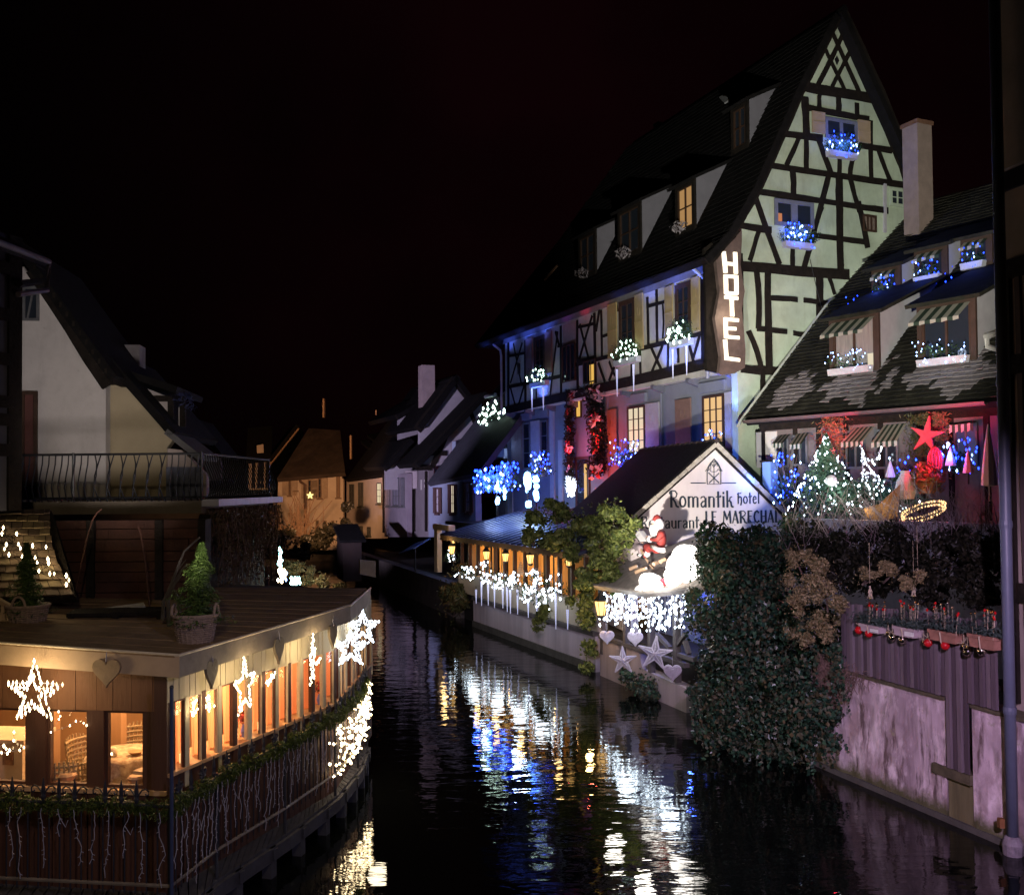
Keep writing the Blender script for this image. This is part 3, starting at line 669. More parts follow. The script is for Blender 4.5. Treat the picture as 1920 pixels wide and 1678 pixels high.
# gable: boxes with blue lights
for (c, x0, y0, x1, y1, lab, n) in ((za, 965, 1085, 1172, 1112, 'flower box of blue lights at the topmost gable window', 26), (zb, 650, 470, 858, 492, 'flower box of blue lights at the gable window beside the hotel sign', 34)):
    flowerbox(HG, lab, *c(x0, y0), *c(x1, y1), .25, GREYSH, LEDBW, n // 2, GB_, .18, .6, bulb_r=.026)
    a = HG.px(*c((x0 + x1) / 2, (y0 + y1) / 2 - 40), .32)
    leds(bpy.data.objects[[o.name for o in bpy.data.objects if o.name.startswith('flower_box')][-1]], [a + HG.u * rnd.uniform(-.55, .55) + Vector((0, 0, rnd.uniform(-.35, .45))) + HG.n * rnd.uniform(0, .15) for _ in range(n)], .022, LEDB, 'blue_bulbs')
    point('blue_box_glow', a + HG.n * .1 + Vector((0, 0, .05)), 55, (.04, .12, 1), .1)

# garland columns beside the hotel door
GAR = leafmat('dark_garland', [(.008, .012, .008), (.02, .025, .015), (.03, .03, .02)])
REDO = mat('red_ornament', (.45, .03, .03), .35, .3, 6)
def column(lab, path, r, n, orn, whites, c=zu):
    P = [HF.px(*c(*p), -.05) for p in path]
    t = thing('fir_garland', lab, 'garland', P[-1], 'garlands hanging beside the hotel door')
    mb = MB()
    for _ in range(n):
        q = plerp(P, rnd.random()); mb.leaf(q + Vector((rnd.gauss(0, r), rnd.gauss(0, r), rnd.gauss(0, .05))), .2, .35)
    stuff(mb.build('fir_sprigs', GAR, t))
    for (x, y, s) in orn:
        p = HF.px(*c(x, y), .22); rb = MB(); [rb.leaf(p + Vector((rnd.gauss(0, s * .7), rnd.gauss(0, s * .4), rnd.gauss(0, s))), s * rnd.uniform(.7, 1.5), .5, (-.6, -.8, .2)) for _ in range(14)]; stuff(rb.build('ornament', REDO, t))
    for (x, y, s) in whites:
        p = HF.px(*c(x, y), .24); rb = MB(); [rb.leaf(p + Vector((rnd.gauss(0, s * .6), rnd.gauss(0, s * .4), rnd.gauss(0, s * .8))), s * rnd.uniform(.9, 1.7), .5, (-.6, -.8, .2)) for _ in range(9)]; stuff(rb.build('ribbon_bow', mat('pale_ribbon', (.5, .42, .42), .6, .2, 8), t))
    return t
column('narrow dark fir garland left of the hotel door, lit white at its foot', [(190, 330), (165, 700), (170, 1000), (180, 1450)], .09, 1500, [(185, 380, .07), (150, 570, .08), (160, 780, .07), (150, 960, .12), (165, 1040, .08)], [(215, 350, .1), (190, 430, .1), (160, 1000, .12), (165, 1230, .1)])
column('wide dark fir garland right of the hotel door, glowing red at its foot', [(440, 270), (490, 600), (520, 900), (500, 1300)], .165, 2800, [(445, 320, .07), (410, 740, .12), (470, 660, .16), (460, 1020, .12), (500, 900, .1), (450, 1250, .1), (505, 1330, .12)], [(450, 300, .2), (530, 440, .18), (455, 690, .22), (510, 1260, .24)])
point('red_uplight', HF.px(*zu(480, 1480), .55), 140, (1, .07, .03), .08)
point('red_uplight', HF.px(*zu(400, 850), .75), 80, (1, .14, .08), .08)
point('pink_uplight', HF.px(*zu(150, 1000), .55), 60, (1, .1, .12), .08)
for x_, w_, c_ in ((430, 70, (.5, .03, .7)), (560, 170, (1, .02, .10)), (690, 60, (1, .05, .12))): u_ = HF.uz(*zc(x_, 560), .7)[0]; spot('eaves_red_light', HF.pt(u_, zEav - 1.15, .8), HF.pt(u_, zEav, .66), w_, c_, 84, .8, .06)
FLARE = emit('white_uplight_glow', (.75, .85, 1.0), 6)
u = HF.px(*zu(195, 1480), .35)
t = thing('light_figure', 'blazing white flame-shaped light at the foot of the narrow door garland', 'light figure', u)
mb = MB()
for _ in range(60):
    x, y = rnd.uniform(115, 265), rnd.uniform(1310, 1470); b = (rnd.gauss(195, 18), rnd.uniform(1500, 1570)); y += abs(x - 150) * .35
    mb.tube([HF.px(*zu(x, y), .3 + rnd.uniform(-.1, .15)), HF.px(*zu((x + b[0]) / 2 + rnd.gauss(0, 8), (y + b[1]) / 2), .33), HF.px(*zu(*b), .3)], .004, 4, .022)
stuff(mb.build('flame', FLARE, t))

# blue lights along the hotel front
def litshrub(lab, F, c, cx, cy, w, h, nb, nw, off, group, glow=60, col_=(.05, .15, 1), wm=LEDBW, bm=LEDB, r=.022, leafm=FIR):
    p = F.px(*c(cx, cy), off); q = F.px(*c(cx + w / 2, cy), off); hw = (q - p).dot(F.u); top = F.px(*c(cx, cy - h), off); hh = top.z - p.z
    t = thing('lit_shrub', lab, 'lit shrub', p, group)
    mb = MB()
    for _ in range(14):
        a = p + F.u * rnd.uniform(-.3, .3) * hw; e = a + F.u * rnd.uniform(-1, 1) * hw + F.n * rnd.uniform(-.2, .2) + Vector((0, 0, hh * rnd.uniform(.5, 1.1)))
        mb.tube([a, a.lerp(e, .5) + Vector((0, 0, hh * .08)), e], .012, 4, .004)
    mb.build('twigs', mat('bare_twig', (.09, .06, .05), .8, .3, 8), t)
    g = MB(); foliage(g, [(p + Vector((0, 0, hh * .3)), (hw * .8, hw * .6, hh * .35))], 260, .11, .35); stuff(g.build('fir_sprigs', leafm, t))
    pick = lambda: p + F.u * rnd.uniform(-1, 1) * hw + F.n * rnd.uniform(-.15, .3) + Vector((0, 0, hh * rnd.uniform(0, 1.05)))
    if nb: leds(t, [pick() for _ in range(nb)], r, bm, 'blue_bulbs')
    if nw: leds(t, [pick() for _ in range(nw)], r * 1.1, wm)
    if glow: point('shrub_glow', p + F.n * .45 + Vector((0, 0, hh * .5)), glow * .5, col_, .12)
    return t
GS = 'shrubs wound with blue lights'
litshrub('blue-lit shrub at the far end of the hotel front above the veranda roof', HF, zt, 180, 1440, 150, 260, 80, 10, 2.0, GS, 60, r=.045)
litshrub('blue-lit shrub by the far corner post of the hotel, right beside the annexe', HF, zt, 340, 1440, 230, 300, 110, 12, 2.1, GS, 130, r=.045)
litshrub('blue-lit shrub hanging just right of the far hotel corner', HF, zt, 510, 1420, 150, 330, 60, 4, 2.0, GS, 50, r=.04)
litshrub('blue-lit shrub under the pale window shutter between white lamps', HF, zj, 985, 1400, 130, 190, 44, 12, 1.7, GS, 70, r=.03)
litshrub('blue-lit shrub below the warm-lit window left of the sign hut', HF, zc, 945, 1590, 140, 190, 56, 22, .3, GS, 90)
litshrub('blue-lit twigs just over the ridge of the sign hut', HF, zc, 1570, 1450, 80, 110, 16, 8, .2, GS, 130)
GLW = emit('white_globe_glow', (.22, .48, 1.0), 11)
GG = 'glaring white lamps along the hotel front'
def lampfig(lab, F, c, parts_, off, w=60, colr=(.5, .7, 1)):
    x, y = parts_[0][:2]; p = F.px(*c(x, y), off); t = thing('floodlight', lab, 'floodlight', p, GG)
    for (x, y, rx, rz) in parts_:
        q = F.px(*c(x, y), off); gm = MB(); [gm.ball(q + HF.u * rnd.gauss(0, rx * .38) + Vector((0, 0, rnd.gauss(0, rz * .42))), rnd.uniform(.25, .6) * rx, 7, 5, sz=rnd.uniform(.8, 1.5)) for _ in range(9)]; stuff(gm.build('lamp_globe', GLW, t))
    mb = MB(); mb.tube([p, Vector((p.x, p.y, 3.6))], .03, 6); mb.build('stem', IRON, t)
    if w: point('flood_glow', p + F.n * .6, w * .3, colr, .15)
    return t
lampfig('glaring white lamp cluster below the blue shrub at the far corner of the hotel', HF, zt, [(330, 1390, .17, .1), (430, 1420, .17, .3), (345, 1330, .1, .1)], 2.2, 300)
lampfig('low oval white lamp on the wall beneath the far corner lamp cluster', HF, zt, [(342, 1540, .2, .13)], 2.2, 50)
lampfig('tall glaring white lamp on a post left of the pale shutters', HF, zt, [(705, 1300, .25, .35), (693, 1410, .1, .15)], 2.0, 200)
lampfig('upright white teardrop lamp right of the tall post lamp', HF, zj, [(945, 1500, .2, .5), (935, 1420, .14, .2)], 2.0, 300)
lampfig('small oval white lamp under the teardrop lamp', HF, zj, [(890, 1608, .17, .1)], 2.0, 30)
for (x, y, w) in ((1640, 1300, 60), (1180, 1000, 60), (300, 1190, 60), (1380, 960, 40)):
    spot('blue_uplight', HF.px(*zc(x, y), .5), HF.px(*zc(x + 10, y - 420), .3), w * 8, (.08, .16, 1), 84, .8, .1)
for (x, w) in ((1350, 240), (1180, 300), (1000, 190), (290, 260), (170, 260), (40, 260)):
    u_ = HF.uz(*zc(x, 560), .7)[0]; spot('gutter_blue_light', HF.pt(u_, zEav - 1.4, .85), HF.pt(u_, zEav, .68), w, (.07, .14, 1), 96, .8, .06)

# small annexe at the far end of the hotel
AF = Fr(HF.pt(uFar - 2.4, 0, -.9), (0.387, -0.922))
annex = thing('annexe', 'narrow timbered annexe with a lit balcony at the far end of the hotel', 'house', AF.pt(0.6, 3.6))
ue = AF.uz(945, 800)[0]; zq_ = AF.uz(930, 742)[1]
MB().fbox(AF, -.6, ue + .4, 3.6, zq_, -2.5, 0).build('wall', FRONTP, annex)
mb = MB(); mb.slabn([AF.pt(-1.0, zq_ - .1, .5), AF.pt(ue + .35, zq_ - .1, .5), AF.pt(ue + .35, zq_ + 2.6, -2.2), AF.pt(-1.0, zq_ + 2.6, -2.2)], .15); mb.build('roof', TILE, annex)
MB().tube([AF.pt(-1.0, zq_ - .08, .58), AF.pt(ue + .35, zq_ - .08, .58)], .09, 8).build('gutter', GUT, annex)
for i in range(9):
    u = lerp(-.5, ue + .2, i / 8); MB().beam(AF, (u, zq_ - 2.6), (u + rnd.uniform(-.1, .1), zq_), .1, 0, .03).build('timber', TIMBER, annex)
for z in (zq_ - 2.6, zq_ - 3.3, zq_ - 1.3): MB().fbox(AF, -.6, ue + .4, z - .12, z + .1, 0, .035).build('timber', TIMBER, annex)
for i in range(12):
    u = lerp(-.5, ue + .3, i / 11); MB().fbox(AF, u - .05, u + .05, 3.65, 4.7, .1, .14).build('baluster', mat('grey_boards', (.2, .17, .17), .8, .3, 6), annex)
flowerbox(AF, 'flower box of green white lights on the balcony of the narrow annexe', *zt(150, 600), *zt(430, 610), .4, BOXW, LEDG, 40, GB_, .2, 1.3, bulb_r=.05)
point('annexe_glow', AF.pt(.3, zq_ - 2.6, 1.2), 90, (.3, .45, 1), .1)

# ---------------------------------------------------------------- low tiled house on the right
LC = Vector((6.795, 28.56, 0)); LF = Fr(LC, (0.562, -0.827)); LE = 7.1; LK = 0.95; LW = -.5
lowh = thing('low_house', 'low house with a huge mossy tiled roof, dormers and striped awnings beside the hotel gable', 'house', LF.pt(3, 4.3))
LR = lambda u, s, l=0: LF.pt(u, LE + LK * s + l, -s)
SM = 7.7; UL = 10.2
MB().slabn([LR(-.05, -.02, -.05), LR(UL, -.02, -.05), LR(UL, SM, -.05), LR(-.05, SM, -.05)], .18).build('roof', TILE, lowh)
MB().slabn([LR(-.05, SM, -.06), LR(UL, SM, -.06), LF.pt(UL, LE, -2 * SM), LF.pt(-.05, LE, -2 * SM)], .18).build('back_roof', TILE, lowh)
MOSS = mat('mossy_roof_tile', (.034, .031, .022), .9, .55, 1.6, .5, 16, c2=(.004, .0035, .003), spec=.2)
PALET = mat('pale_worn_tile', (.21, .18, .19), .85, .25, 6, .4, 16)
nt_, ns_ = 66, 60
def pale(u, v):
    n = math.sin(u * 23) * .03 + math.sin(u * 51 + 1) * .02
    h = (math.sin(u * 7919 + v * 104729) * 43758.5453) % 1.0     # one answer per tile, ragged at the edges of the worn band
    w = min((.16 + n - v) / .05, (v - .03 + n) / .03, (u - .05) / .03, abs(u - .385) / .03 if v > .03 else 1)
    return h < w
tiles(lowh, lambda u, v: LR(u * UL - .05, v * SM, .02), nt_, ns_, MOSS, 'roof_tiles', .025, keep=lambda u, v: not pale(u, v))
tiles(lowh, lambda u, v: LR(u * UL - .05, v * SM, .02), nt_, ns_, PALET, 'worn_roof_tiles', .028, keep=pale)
mb = MB(); mb.slabn([LR(-.06, -.1, .06), LR(-.22, -.1, -.16), LR(-.22, SM + .1, -.16), LR(-.06, SM + .1, .06)], .06)
mb.build('bargeboard', mat('pale_bargeboard', (.45, .47, .42), .7, .15, 4), lowh)
MB().fbox(LF, .1, UL, 4.3, LE - .05, LW - .25, LW).build('wall', mat('low_house_wall', (.14, .115, .12), .9, .25, 2, .2), lowh)
MB().fbox(LF, .1, UL, 3.6, 4.3, LW - .25, LW + .05).build('plinth', COBBLE, lowh)
for u in (.15, 1.3, 2.1, 3.0, 4.05, 5.2, 6.0, 6.9):
    MB().fbox(LF, u, u + .14, 4.3, LE - .1, LW, LW + .04).build('timber', TIMBER, lowh)
MB().fbox(LF, .1, UL, LE - .36, LE - .12, LW, LW + .05).build('timber', TIMBER, lowh)
ga = [LF.pt(0, LE - .06 + y, .08 + x) for x, y in arc]; gb = [LF.pt(7.3, LE - .06 + y, .08 + x) for x, y in arc]
g = MB(); g.add(ga + gb, [(i, i + 1, i + 10, i + 9) for i in range(8)]); g.build('gutter', mat('copper_gutter', (.10, .07, .07), .5, .2, 5), lowh)
chimney('chimney', '', LF, 1693, 1748, 238, 395, 31.0, lowh, mat('chimney_render', (.27, .20, .175), .9, .2, 3))
GWAL = mat('dormer_cheek_plaster', (.36, .35, .37), .9, .15, 2)
STRIPE = bpy.data.materials.new('striped_awning'); STRIPE.use_nodes = True
def stripes(parent, A, B, C, D, n, name='awning', ca=(.36, .34, .29), cb=(.025, .045, .03), drop=.16, sk=None):
    """canvas from the top edge A-B to the front edge D-C, alternate stripes, with a scalloped valance"""
    m1, m2 = mat('cream_canvas', ca, .8, .1, 8), mat('dark_green_canvas', cb, .8, .2, 8)
    mb = MB(); k = 0
    v = []; f = []; mi = []
    for i in range(n):
        a, b = i / n, (i + 1) / n
        p = [A.lerp(B, a), A.lerp(B, b), D.lerp(C, b), D.lerp(C, a)]
        q = [p[3], p[2], p[2] - Vector((0, 0, drop * (1 if i % 2 else .8))), p[3] - Vector((0, 0, drop * (.8 if i % 2 else 1)))]
        for r_ in (p, q): mb.add(r_, [(0, 1, 2, 3)]); mi.append(i % 2)
    o = mb.build(name, [m1, m2], parent); o.data.polygons.foreach_set('material_index', mi); return o
DORM = [(1557, 1650, 706, 598, 'w', 0), (1722, 1832, 690, 572, 'd', 0), (1636, 1690, 566, 505, 'd', 1), (1716, 1778, 535, 470, 'd', 1), (1803, 1862, 510, 448, 'd', 1)]
dinfo = []
for (xl, xr, yb, yt, pm, up_) in DORM:
    a = slopehit(LF, LE, LK, xl, yb); s0 = a[1]; b = LF.uz(xr, yb - 8, -s0); zt_ = LF.uz(xl, yt, -s0)[1]; zb_ = LE + LK * s0
    d, z_, s_ = dormer(LF, lowh, LE, LK, a[0], b[0], s0, zt_ - zb_, .42, mat('brown_dormer_timber', (.05, .028, .02), .7, .3, 6), GWAL, DARKPANE if pm == 'd' else mat('dim_net_curtain', (.25, .22, .2), .9, .3, 12, streak=True), MOSS, 2 if not up_ else 2, 1)
    dinfo.append((d, a[0], b[0], z_, zt_ - zb_, s_, up_))
    if pm == 'w':
        MB().fbox(LF, b[0] - .38, b[0] - .16, z_ + .15, z_ + .5, -s_ - .03, -s_ - .01).build('lamp_glow', WARM2, d)
    F0 = LF; hh = zt_ - zb_; dd = .55 if not up_ else .25; w0, w1 = a[0] + .1, b[0] - .12
    stripes(d, F0.pt(w0, z_ + hh - .14, -s_ + .03), F0.pt(w1, z_ + hh - .14, -s_ + .03), F0.pt(w1, z_ + hh - .14 - dd * .7, -s_ + dd), F0.pt(w0, z_ + hh - .14 - dd * .7, -s_ + dd), 9 if not up_ else 6, drop=.1)
GL = 'flower boxes on the dormers of the low house'
labs = ['white flower box with white lights at the lower left dormer of the tiled roof', 'flower box with ice blue lights at the lower right dormer of the tiled roof', 'flower box with trailing blue lights at the upper left dormer', 'pale flower box with blue lights at the middle upper dormer', 'flower box with blue lights at the upper right dormer next to the drainpipe']
for (d, u0, u1, z_, hh, s_, up_), lab in zip(dinfo, labs):
    off = -s_ + .2
    t = thing('flower_box', lab, 'window box', LF.pt((u0 + u1) / 2, z_, off), GL)
    m0 = (u0 + u1) / 2; hw = (u1 - u0) / 2 - .12
    MB().slab(LF, [(m0 - hw + .03, z_ - .02), (m0 + hw - .03, z_ - .02), (m0 + hw, z_ + .16), (m0 - hw, z_ + .16)], off - .1, off + .1).build('box', BOXW, t)
    g = MB(); foliage(g, [(LF.pt(m0, z_ + .3, off), (hw, .3, .2))], 160, .09, .35); stuff(g.build('fir_sprigs', FIR, t))
    pk = lambda: LF.pt(m0 + rnd.uniform(-1, 1) * hw * 1.1, z_ + rnd.uniform(0, .62 if not up_ else .7), off + rnd.uniform(0, .15))
    if up_:
        leds(t, [pk() for _ in range(14)] + [LF.pt(m0 - hw - rnd.uniform(0, .9), z_ - rnd.uniform(-.2, .35), off + .2) for _ in range(10)], .02, LEDB, 'blue_bulbs'); leds(t, [pk() for _ in range(5)], .018, LEDBW)
        point('blue_box_glow', LF.pt(m0, z_ + .25, off + .35), 7, (.05, .12, 1), .1)
    else:
        leds(t, [pk() for _ in range(34)], .017, LEDBW)
        point('box_glow', LF.pt(m0, z_ + .35, off + .4), 5, (.6, .72, 1), .1)

# ground floor of the low house: dark windows and striped awnings
for i, (x0, x1, yt, yb) in enumerate(((215, 300, 440, 650), (320, 430, 430, 640), (690, 830, 400, 660), (890, 1060, 390, 660), (1440, 1610, 350, 640))):
    u0, z1 = LF.uz(*zf(x0, yt), LW); u1, z0 = LF.uz(*zf(x1, yb), LW)
    w = window(LF, lowh, u0, u1, z0, z1, LW + .01, GREYF, DARKPANE if i != 4 else emit('dim_blue_pane', (.12, .25, .8), .12), 2, 1, .06)
for (tx0, ty0, tx1, ty1, bx0, by0, bx1, by1, n) in ((225, 428, 303, 420, 172, 486, 250, 482, 6), (345, 420, 432, 408, 297, 494, 380, 488, 6), (752, 376, 886, 368, 652, 478, 805, 470, 9), (952, 358, 1108, 345, 862, 480, 1040, 466, 9)):
    A, B = LF.px(*zf(tx0, ty0), LW + .03), LF.px(*zf(tx1, ty1), LW + .03); D, C = LF.px(*zf(bx0, by0), LW + .75), LF.px(*zf(bx1, by1), LW + .75)
    stripes(lowh, A, B, C, D, n, drop=.14)
A, B = LF.px(*zf(1432, 348), LW + .2), LF.px(*zf(1602, 330), LW + .2); stripes(lowh, A, B, B + LF.n * .2 - Vector((0, 0, .05)), A + LF.n * .2 - Vector((0, 0, .05)), 8, drop=.2, ca=(.55, .5, .5))
a, b = LF.uz(*zf(70, 410), LW), LF.uz(*zf(215, 650), LW); MB().fbox(LF, a[0], b[0], b[1], a[1], LW, LW + .03).build('door_panel', WHITE, lowh)

# decorations on the terrace of the low house
DF = Fr(LF.pt(0, 0, .6), (0.562, -0.827)); TB = 4.2
GD = 'plants wound with lights on the low house terrace'
litshrub('blue-lit twiggy shrub beside the blue panel left of the terrace', DF, zf, 290, 900, 210, 330, 60, 16, .2, GD, 70)
litshrub('blue-lit shrub behind the closed white parasol at the right end', DF, zf, 1480, 690, 210, 240, 46, 12, -.3, GD, 70)
litshrub('faint blue lights between the star and the deer on the terrace', DF, zf, 1100, 760, 200, 180, 14, 2, -.2, GD, 16)
# blue box and white panel at the corner
u0, z1 = DF.uz(*zf(108, 615)); u1, z0 = DF.uz(*zf(168, 830))
t = thing('blue_lit_cabinet', 'blue-lit upright cabinet at the corner between the sign hut and the low house', 'cabinet', DF.pt((u0 + u1) / 2, z0 - .3))
MB().fbox(DF, u0, u1, z0 - .3, z1, -.3, 0).build('body', mat('blue_cabinet_panel', (.18, .3, .6), .5, .1, 4), t)
MB().fbox(DF, u0 - .05, u1 + .05, z1, z1 + .05, -.35, .05).build('lid', TIMBER, t)
point('cabinet_glow', DF.pt(u1 - .1, z1 - .5, .7), 30, (.06, .2, 1), .1)
# lit fir tree
def firtree(lab, base, h, r, n, parent_cat='christmas tree', lm=FIR, size=.16, grp=None, name='fir_tree'):
    t = thing(name, lab, parent_cat, base, grp)
    MB().tube([base, base + Vector((0, 0, h * .9))], .05 * h / 2, 6, .01).build('trunk', mat('bark', (.05, .035, .025), .9, .4, 9, .5), t)
    mb = MB()
    for _ in range(n):
        f = rnd.random() ** .8; rr = r * (1 - f) * rnd.uniform(.35, 1.05) * (1 + .2 * math.sin(f * 24)); a = rnd.uniform(0, 6.28)
        p = base + Vector((rr * math.cos(a), rr * math.sin(a), h * (f * .95 + .04) - rr * .25)); mb.leaf(p, size * rnd.uniform(.6, 1.3), .35, (math.cos(a), math.sin(a), .3))
    stuff(mb.build('crown', lm, t)); return t
def coneled(base, h, r, n):
    P = []
    for _ in range(n):
        f = rnd.random() ** 1.1; a = rnd.uniform(0, 6.28); rr = r * (1 - f) * 1.03; P.append(base + Vector((rr * math.cos(a), rr * math.sin(a), h * f)))
    return P
FIRL = leafmat('fir_needles_pale', [(.03, .07, .045), (.06, .12, .08), (.10, .16, .11)])
b = DF.px(*zf(560, 1000), .5); tp = DF.px(*zf(545, 420), .5); hh = tp.z - b.z
t = firtree('white-lit fir tree wound with lights at the left of the terrace', b, hh, 1.05, 3200, lm=FIRL, size=.13)
leds(t, coneled(b, hh, 1.05, 150), .02, LEDW); MB().ball(DF.px(*zf(585, 745), 1.2), .15, 8, 6).build('glass_ball', mat('white_ball', (.7, .7, .75), .3, .1, 4), t)
point('tree_glow', DF.px(*zf(560, 830), 1.6), 16, (.75, .95, .9), .2); point('tree_glow', DF.px(*zf(880, 650), 1.1), 12, (.75, .9, 1), .2)
b = DF.px(*zf(870, 960), .2); t = thing('low_conifer', 'low spreading conifer under the lit deer on the terrace', 'conifer', b)
g = MB(); foliage(g, [(b + Vector((0, 0, .35)), (.95, .6, .55)), (b + Vector((.5, -.3, .3)), (.7, .5, .4)), (b + Vector((-.6, -.2, .35)), (.7, .5, .5))], 2400, .13, .35); stuff(g.build('crown', FIRL, t)); MB().tube([b - Vector((0, 0, .2)), b + Vector((0, 0, .5))], .05, 6).build('trunk', MATS['bark'], t); leds(t, [ell(b + Vector((-.1, -.3, .4)), (1.2, .5, .5))[0] for _ in range(70)], .019, LEDW)
# wire deer of lights
b = DF.px(*zf(850, 820), .3); S = .042
D_ = lambda x, y, o=0: DF.px(*zf(x, y), .3 + o)
t = thing('light_deer', 'wire deer outlined in white lights with raised head and antlers', 'light figure', b)
sk = [[(800, 540), (815, 590), (840, 640), (880, 690)], [(795, 540), (800, 600), (805, 690)], [(805, 690), (880, 690), (915, 720)], [(800, 690), (790, 800)], [(830, 700), (835, 820)], [(890, 700), (885, 800)], [(912, 715), (905, 810)], [(800, 540), (785, 505)], [(815, 590), (850, 600), (890, 630)], [(905, 590), (920, 540), (930, 515)], [(880, 600), (905, 590)]]
mb = MB(); P = []
for s in sk:
    q = [D_(*p) for p in s]; mb.tube(q, .014, 5)
    L = sum((q[i + 1] - q[i]).length for i in range(len(q) - 1)); P += [plerp(q, i / max(1, int(L / .07))) for i in range(int(L / .07) + 1)]
mb.build('frame', WIRE, t); leds(t, [p + Vector((rnd.gauss(0, .02), rnd.gauss(0, .02), 0)) for p in P], .02, LEDW)
# red-lit dried plants and red star, heart
REDL = leafmat('reddish_dry_leaves', [(.16, .04, .03), (.26, .08, .05), (.10, .09, .03), (.3, .12, .08)])
GRL = leafmat('olive_leaves', [(.03, .035, .012), (.07, .07, .025), (.10, .06, .025)])
def bundle(lab, x0, x1, y0, y1, n, m, off):
    a, b = DF.px(*zf((x0 + x1) / 2, y1), off), DF.px(*zf((x0 + x1) / 2, y0), off); hw = abs((DF.px(*zf(x1, y1), off) - a).dot(DF.u))
    t = thing('dried_garland', lab, 'garland', a, 'dried garlands on the low house front'); g = MB()
    for _ in range(n):
        f = rnd.random(); g.leaf(a.lerp(b, f) + DF.u * rnd.gauss(0, .55) * hw * (1 if f > .2 else .6) + DF.n * rnd.gauss(0, .08), .13, .22, (0, 0, .2))
    stuff(g.build('leaves', m, t))
    st = MB()
    for i in range(7): st.tube([a + DF.u * rnd.uniform(-.5, .5) * hw, b + DF.u * rnd.uniform(-1, 1) * hw], .012, 4, .006)
    st.build('stems', MATS['bare_twig'], t); return t
bundle('red-lit dried garland hanging left of the middle awnings', 505, 680, 300, 640, 900, REDL, -.6)
bundle('olive dried garland beside the red star', 1125, 1260, 280, 660, 900, GRL, -.6)
bundle('red-lit dried garland behind the red star', 1240, 1390, 270, 820, 1300, REDL, -.7)
STARR = mat('red_felt', (.55, .05, .08), .7, .3, 8)
def starpts(n=5, r=1, ri=.42, a0=90): return [((r if i % 2 == 0 else ri) * math.cos(R(a0 + 180 / n * i)), (r if i % 2 == 0 else ri) * math.sin(R(a0 + 180 / n * i))) for i in range(2 * n)]
u, z = DF.uz(*zf(1250, 430), .0)
t = thing('red_star', 'large red star ornament hung before the dried garland', 'star', DF.pt(u, z, 0))
MB().slab(DF, [(u + x * .46, z + y * .46) for x, y in starpts(5, 1, .3, 80)], 0, .05).build('star', STARR, t)
HEART = [(0.16 * (math.sin(t_) ** 3) * 16 / 16, 0.16 * (13 * math.cos(t_) - 5 * math.cos(2 * t_) - 2 * math.cos(3 * t_) - math.cos(4 * t_)) / 16) for t_ in [-i * 2 * math.pi / 28 for i in range(28)]]
u, z = DF.uz(*zf(1305, 590), .1)
t = thing('red_wire_heart', 'red-lit wicker teardrop lantern below the red star', 'lantern', DF.pt(u, z, .1))
for i in range(7):
    a = math.pi * i / 7; MB().tube([DF.pt(u, z, .1) + (DF.u * math.cos(a) + DF.n * math.sin(a)) * .17 * math.sin(math.pi * k / 8) + Vector((0, 0, .28 * math.cos(math.pi * k / 8) - .05 * math.sin(math.pi * k / 8))) for k in range(9)], .014, 4).build('cane', STARR, t)
    MB().tube([DF.pt(u, z, .1) - (DF.u * math.cos(a) + DF.n * math.sin(a)) * .17 * math.sin(math.pi * k / 8) + Vector((0, 0, .28 * math.cos(math.pi * k / 8) - .05 * math.sin(math.pi * k / 8))) for k in range(9)], .014, 4).build('cane', STARR, t)
b = DF.px(*zf(1250, 830), .3); t = thing('red_lit_plant', 'red-lit potted plant on the terrace below the red star', 'potted plant', b)
g = MB(); foliage(g, [(b + Vector((0, 0, .35)), (.35, .3, .4))], 420, .14, .4); stuff(g.build('leaves', REDL, t)); MB().lathe(b, [(.14, 0), (.2, .25), (.22, .25)], 10).build('pot', mat('terracotta', (.28, .12, .08), .8, .3, 6), t)
point('red_star_glow', DF.px(*zf(1270, 560), .7), 62, (1, .02, .06), .1); point('red_garland_glow', DF.px(*zf(590, 520), .4), 60, (1, .02, .06), .1)
spot('red_gutter_light', DF.px(*zf(1400, 420), .25), LF.px(*zf(1450, 205), .1), 150, (1, .03, .1), 110, .8, .1); spot('red_gutter_light', DF.px(*zf(620, 430), .2), LF.px(*zf(600, 290), .1), 120, (1, .03, .1), 110, .8, .1)
# closed white parasol, pale cone trees
for (x, yt, yb, r, lab) in ((1680, 352, 790, .17, 'tall closed pale parasol at the right end of the terrace'), ):
    a, b = DF.px(*zf(x, yt), .3), DF.px(*zf(x, yb), .3); t = thing('closed_parasol', lab, 'parasol', b)
    MB().lathe(b, [(.02, -.3), (.02, .02), (r, .05), (r * .8, (a.z - b.z) * .35), (r * .45, (a.z - b.z) * .7), (.015, a.z - b.z)], 9).build('canvas', mat('pale_canvas', (.5, .44, .42), .8, .15, 6, streak=True), t)
for (x, yt, yb, lab) in ((1412, 505, 640, 'left pale cone tree ornament among blue lights'), (1535, 520, 690, 'right pale cone tree ornament among blue lights'), (995, 600, 720, 'pale cone tree ornament right of the light deer')):
    a, b = DF.px(*zf(x, yt), .05), DF.px(*zf(x, yb), .05); t = thing('cone_tree_ornament', lab, 'ornament', b, 'cone tree ornaments on the terrace')
    MB().lathe(b, [(.13, 0), (.12, .05), (.06, (a.z - b.z) * .6), (.008, a.z - b.z)], 8).build('cone', MATS['pale_canvas'], t); MB().tube([b - Vector((0, 0, .25)), b], .02, 5).build('stem', IRON, t)
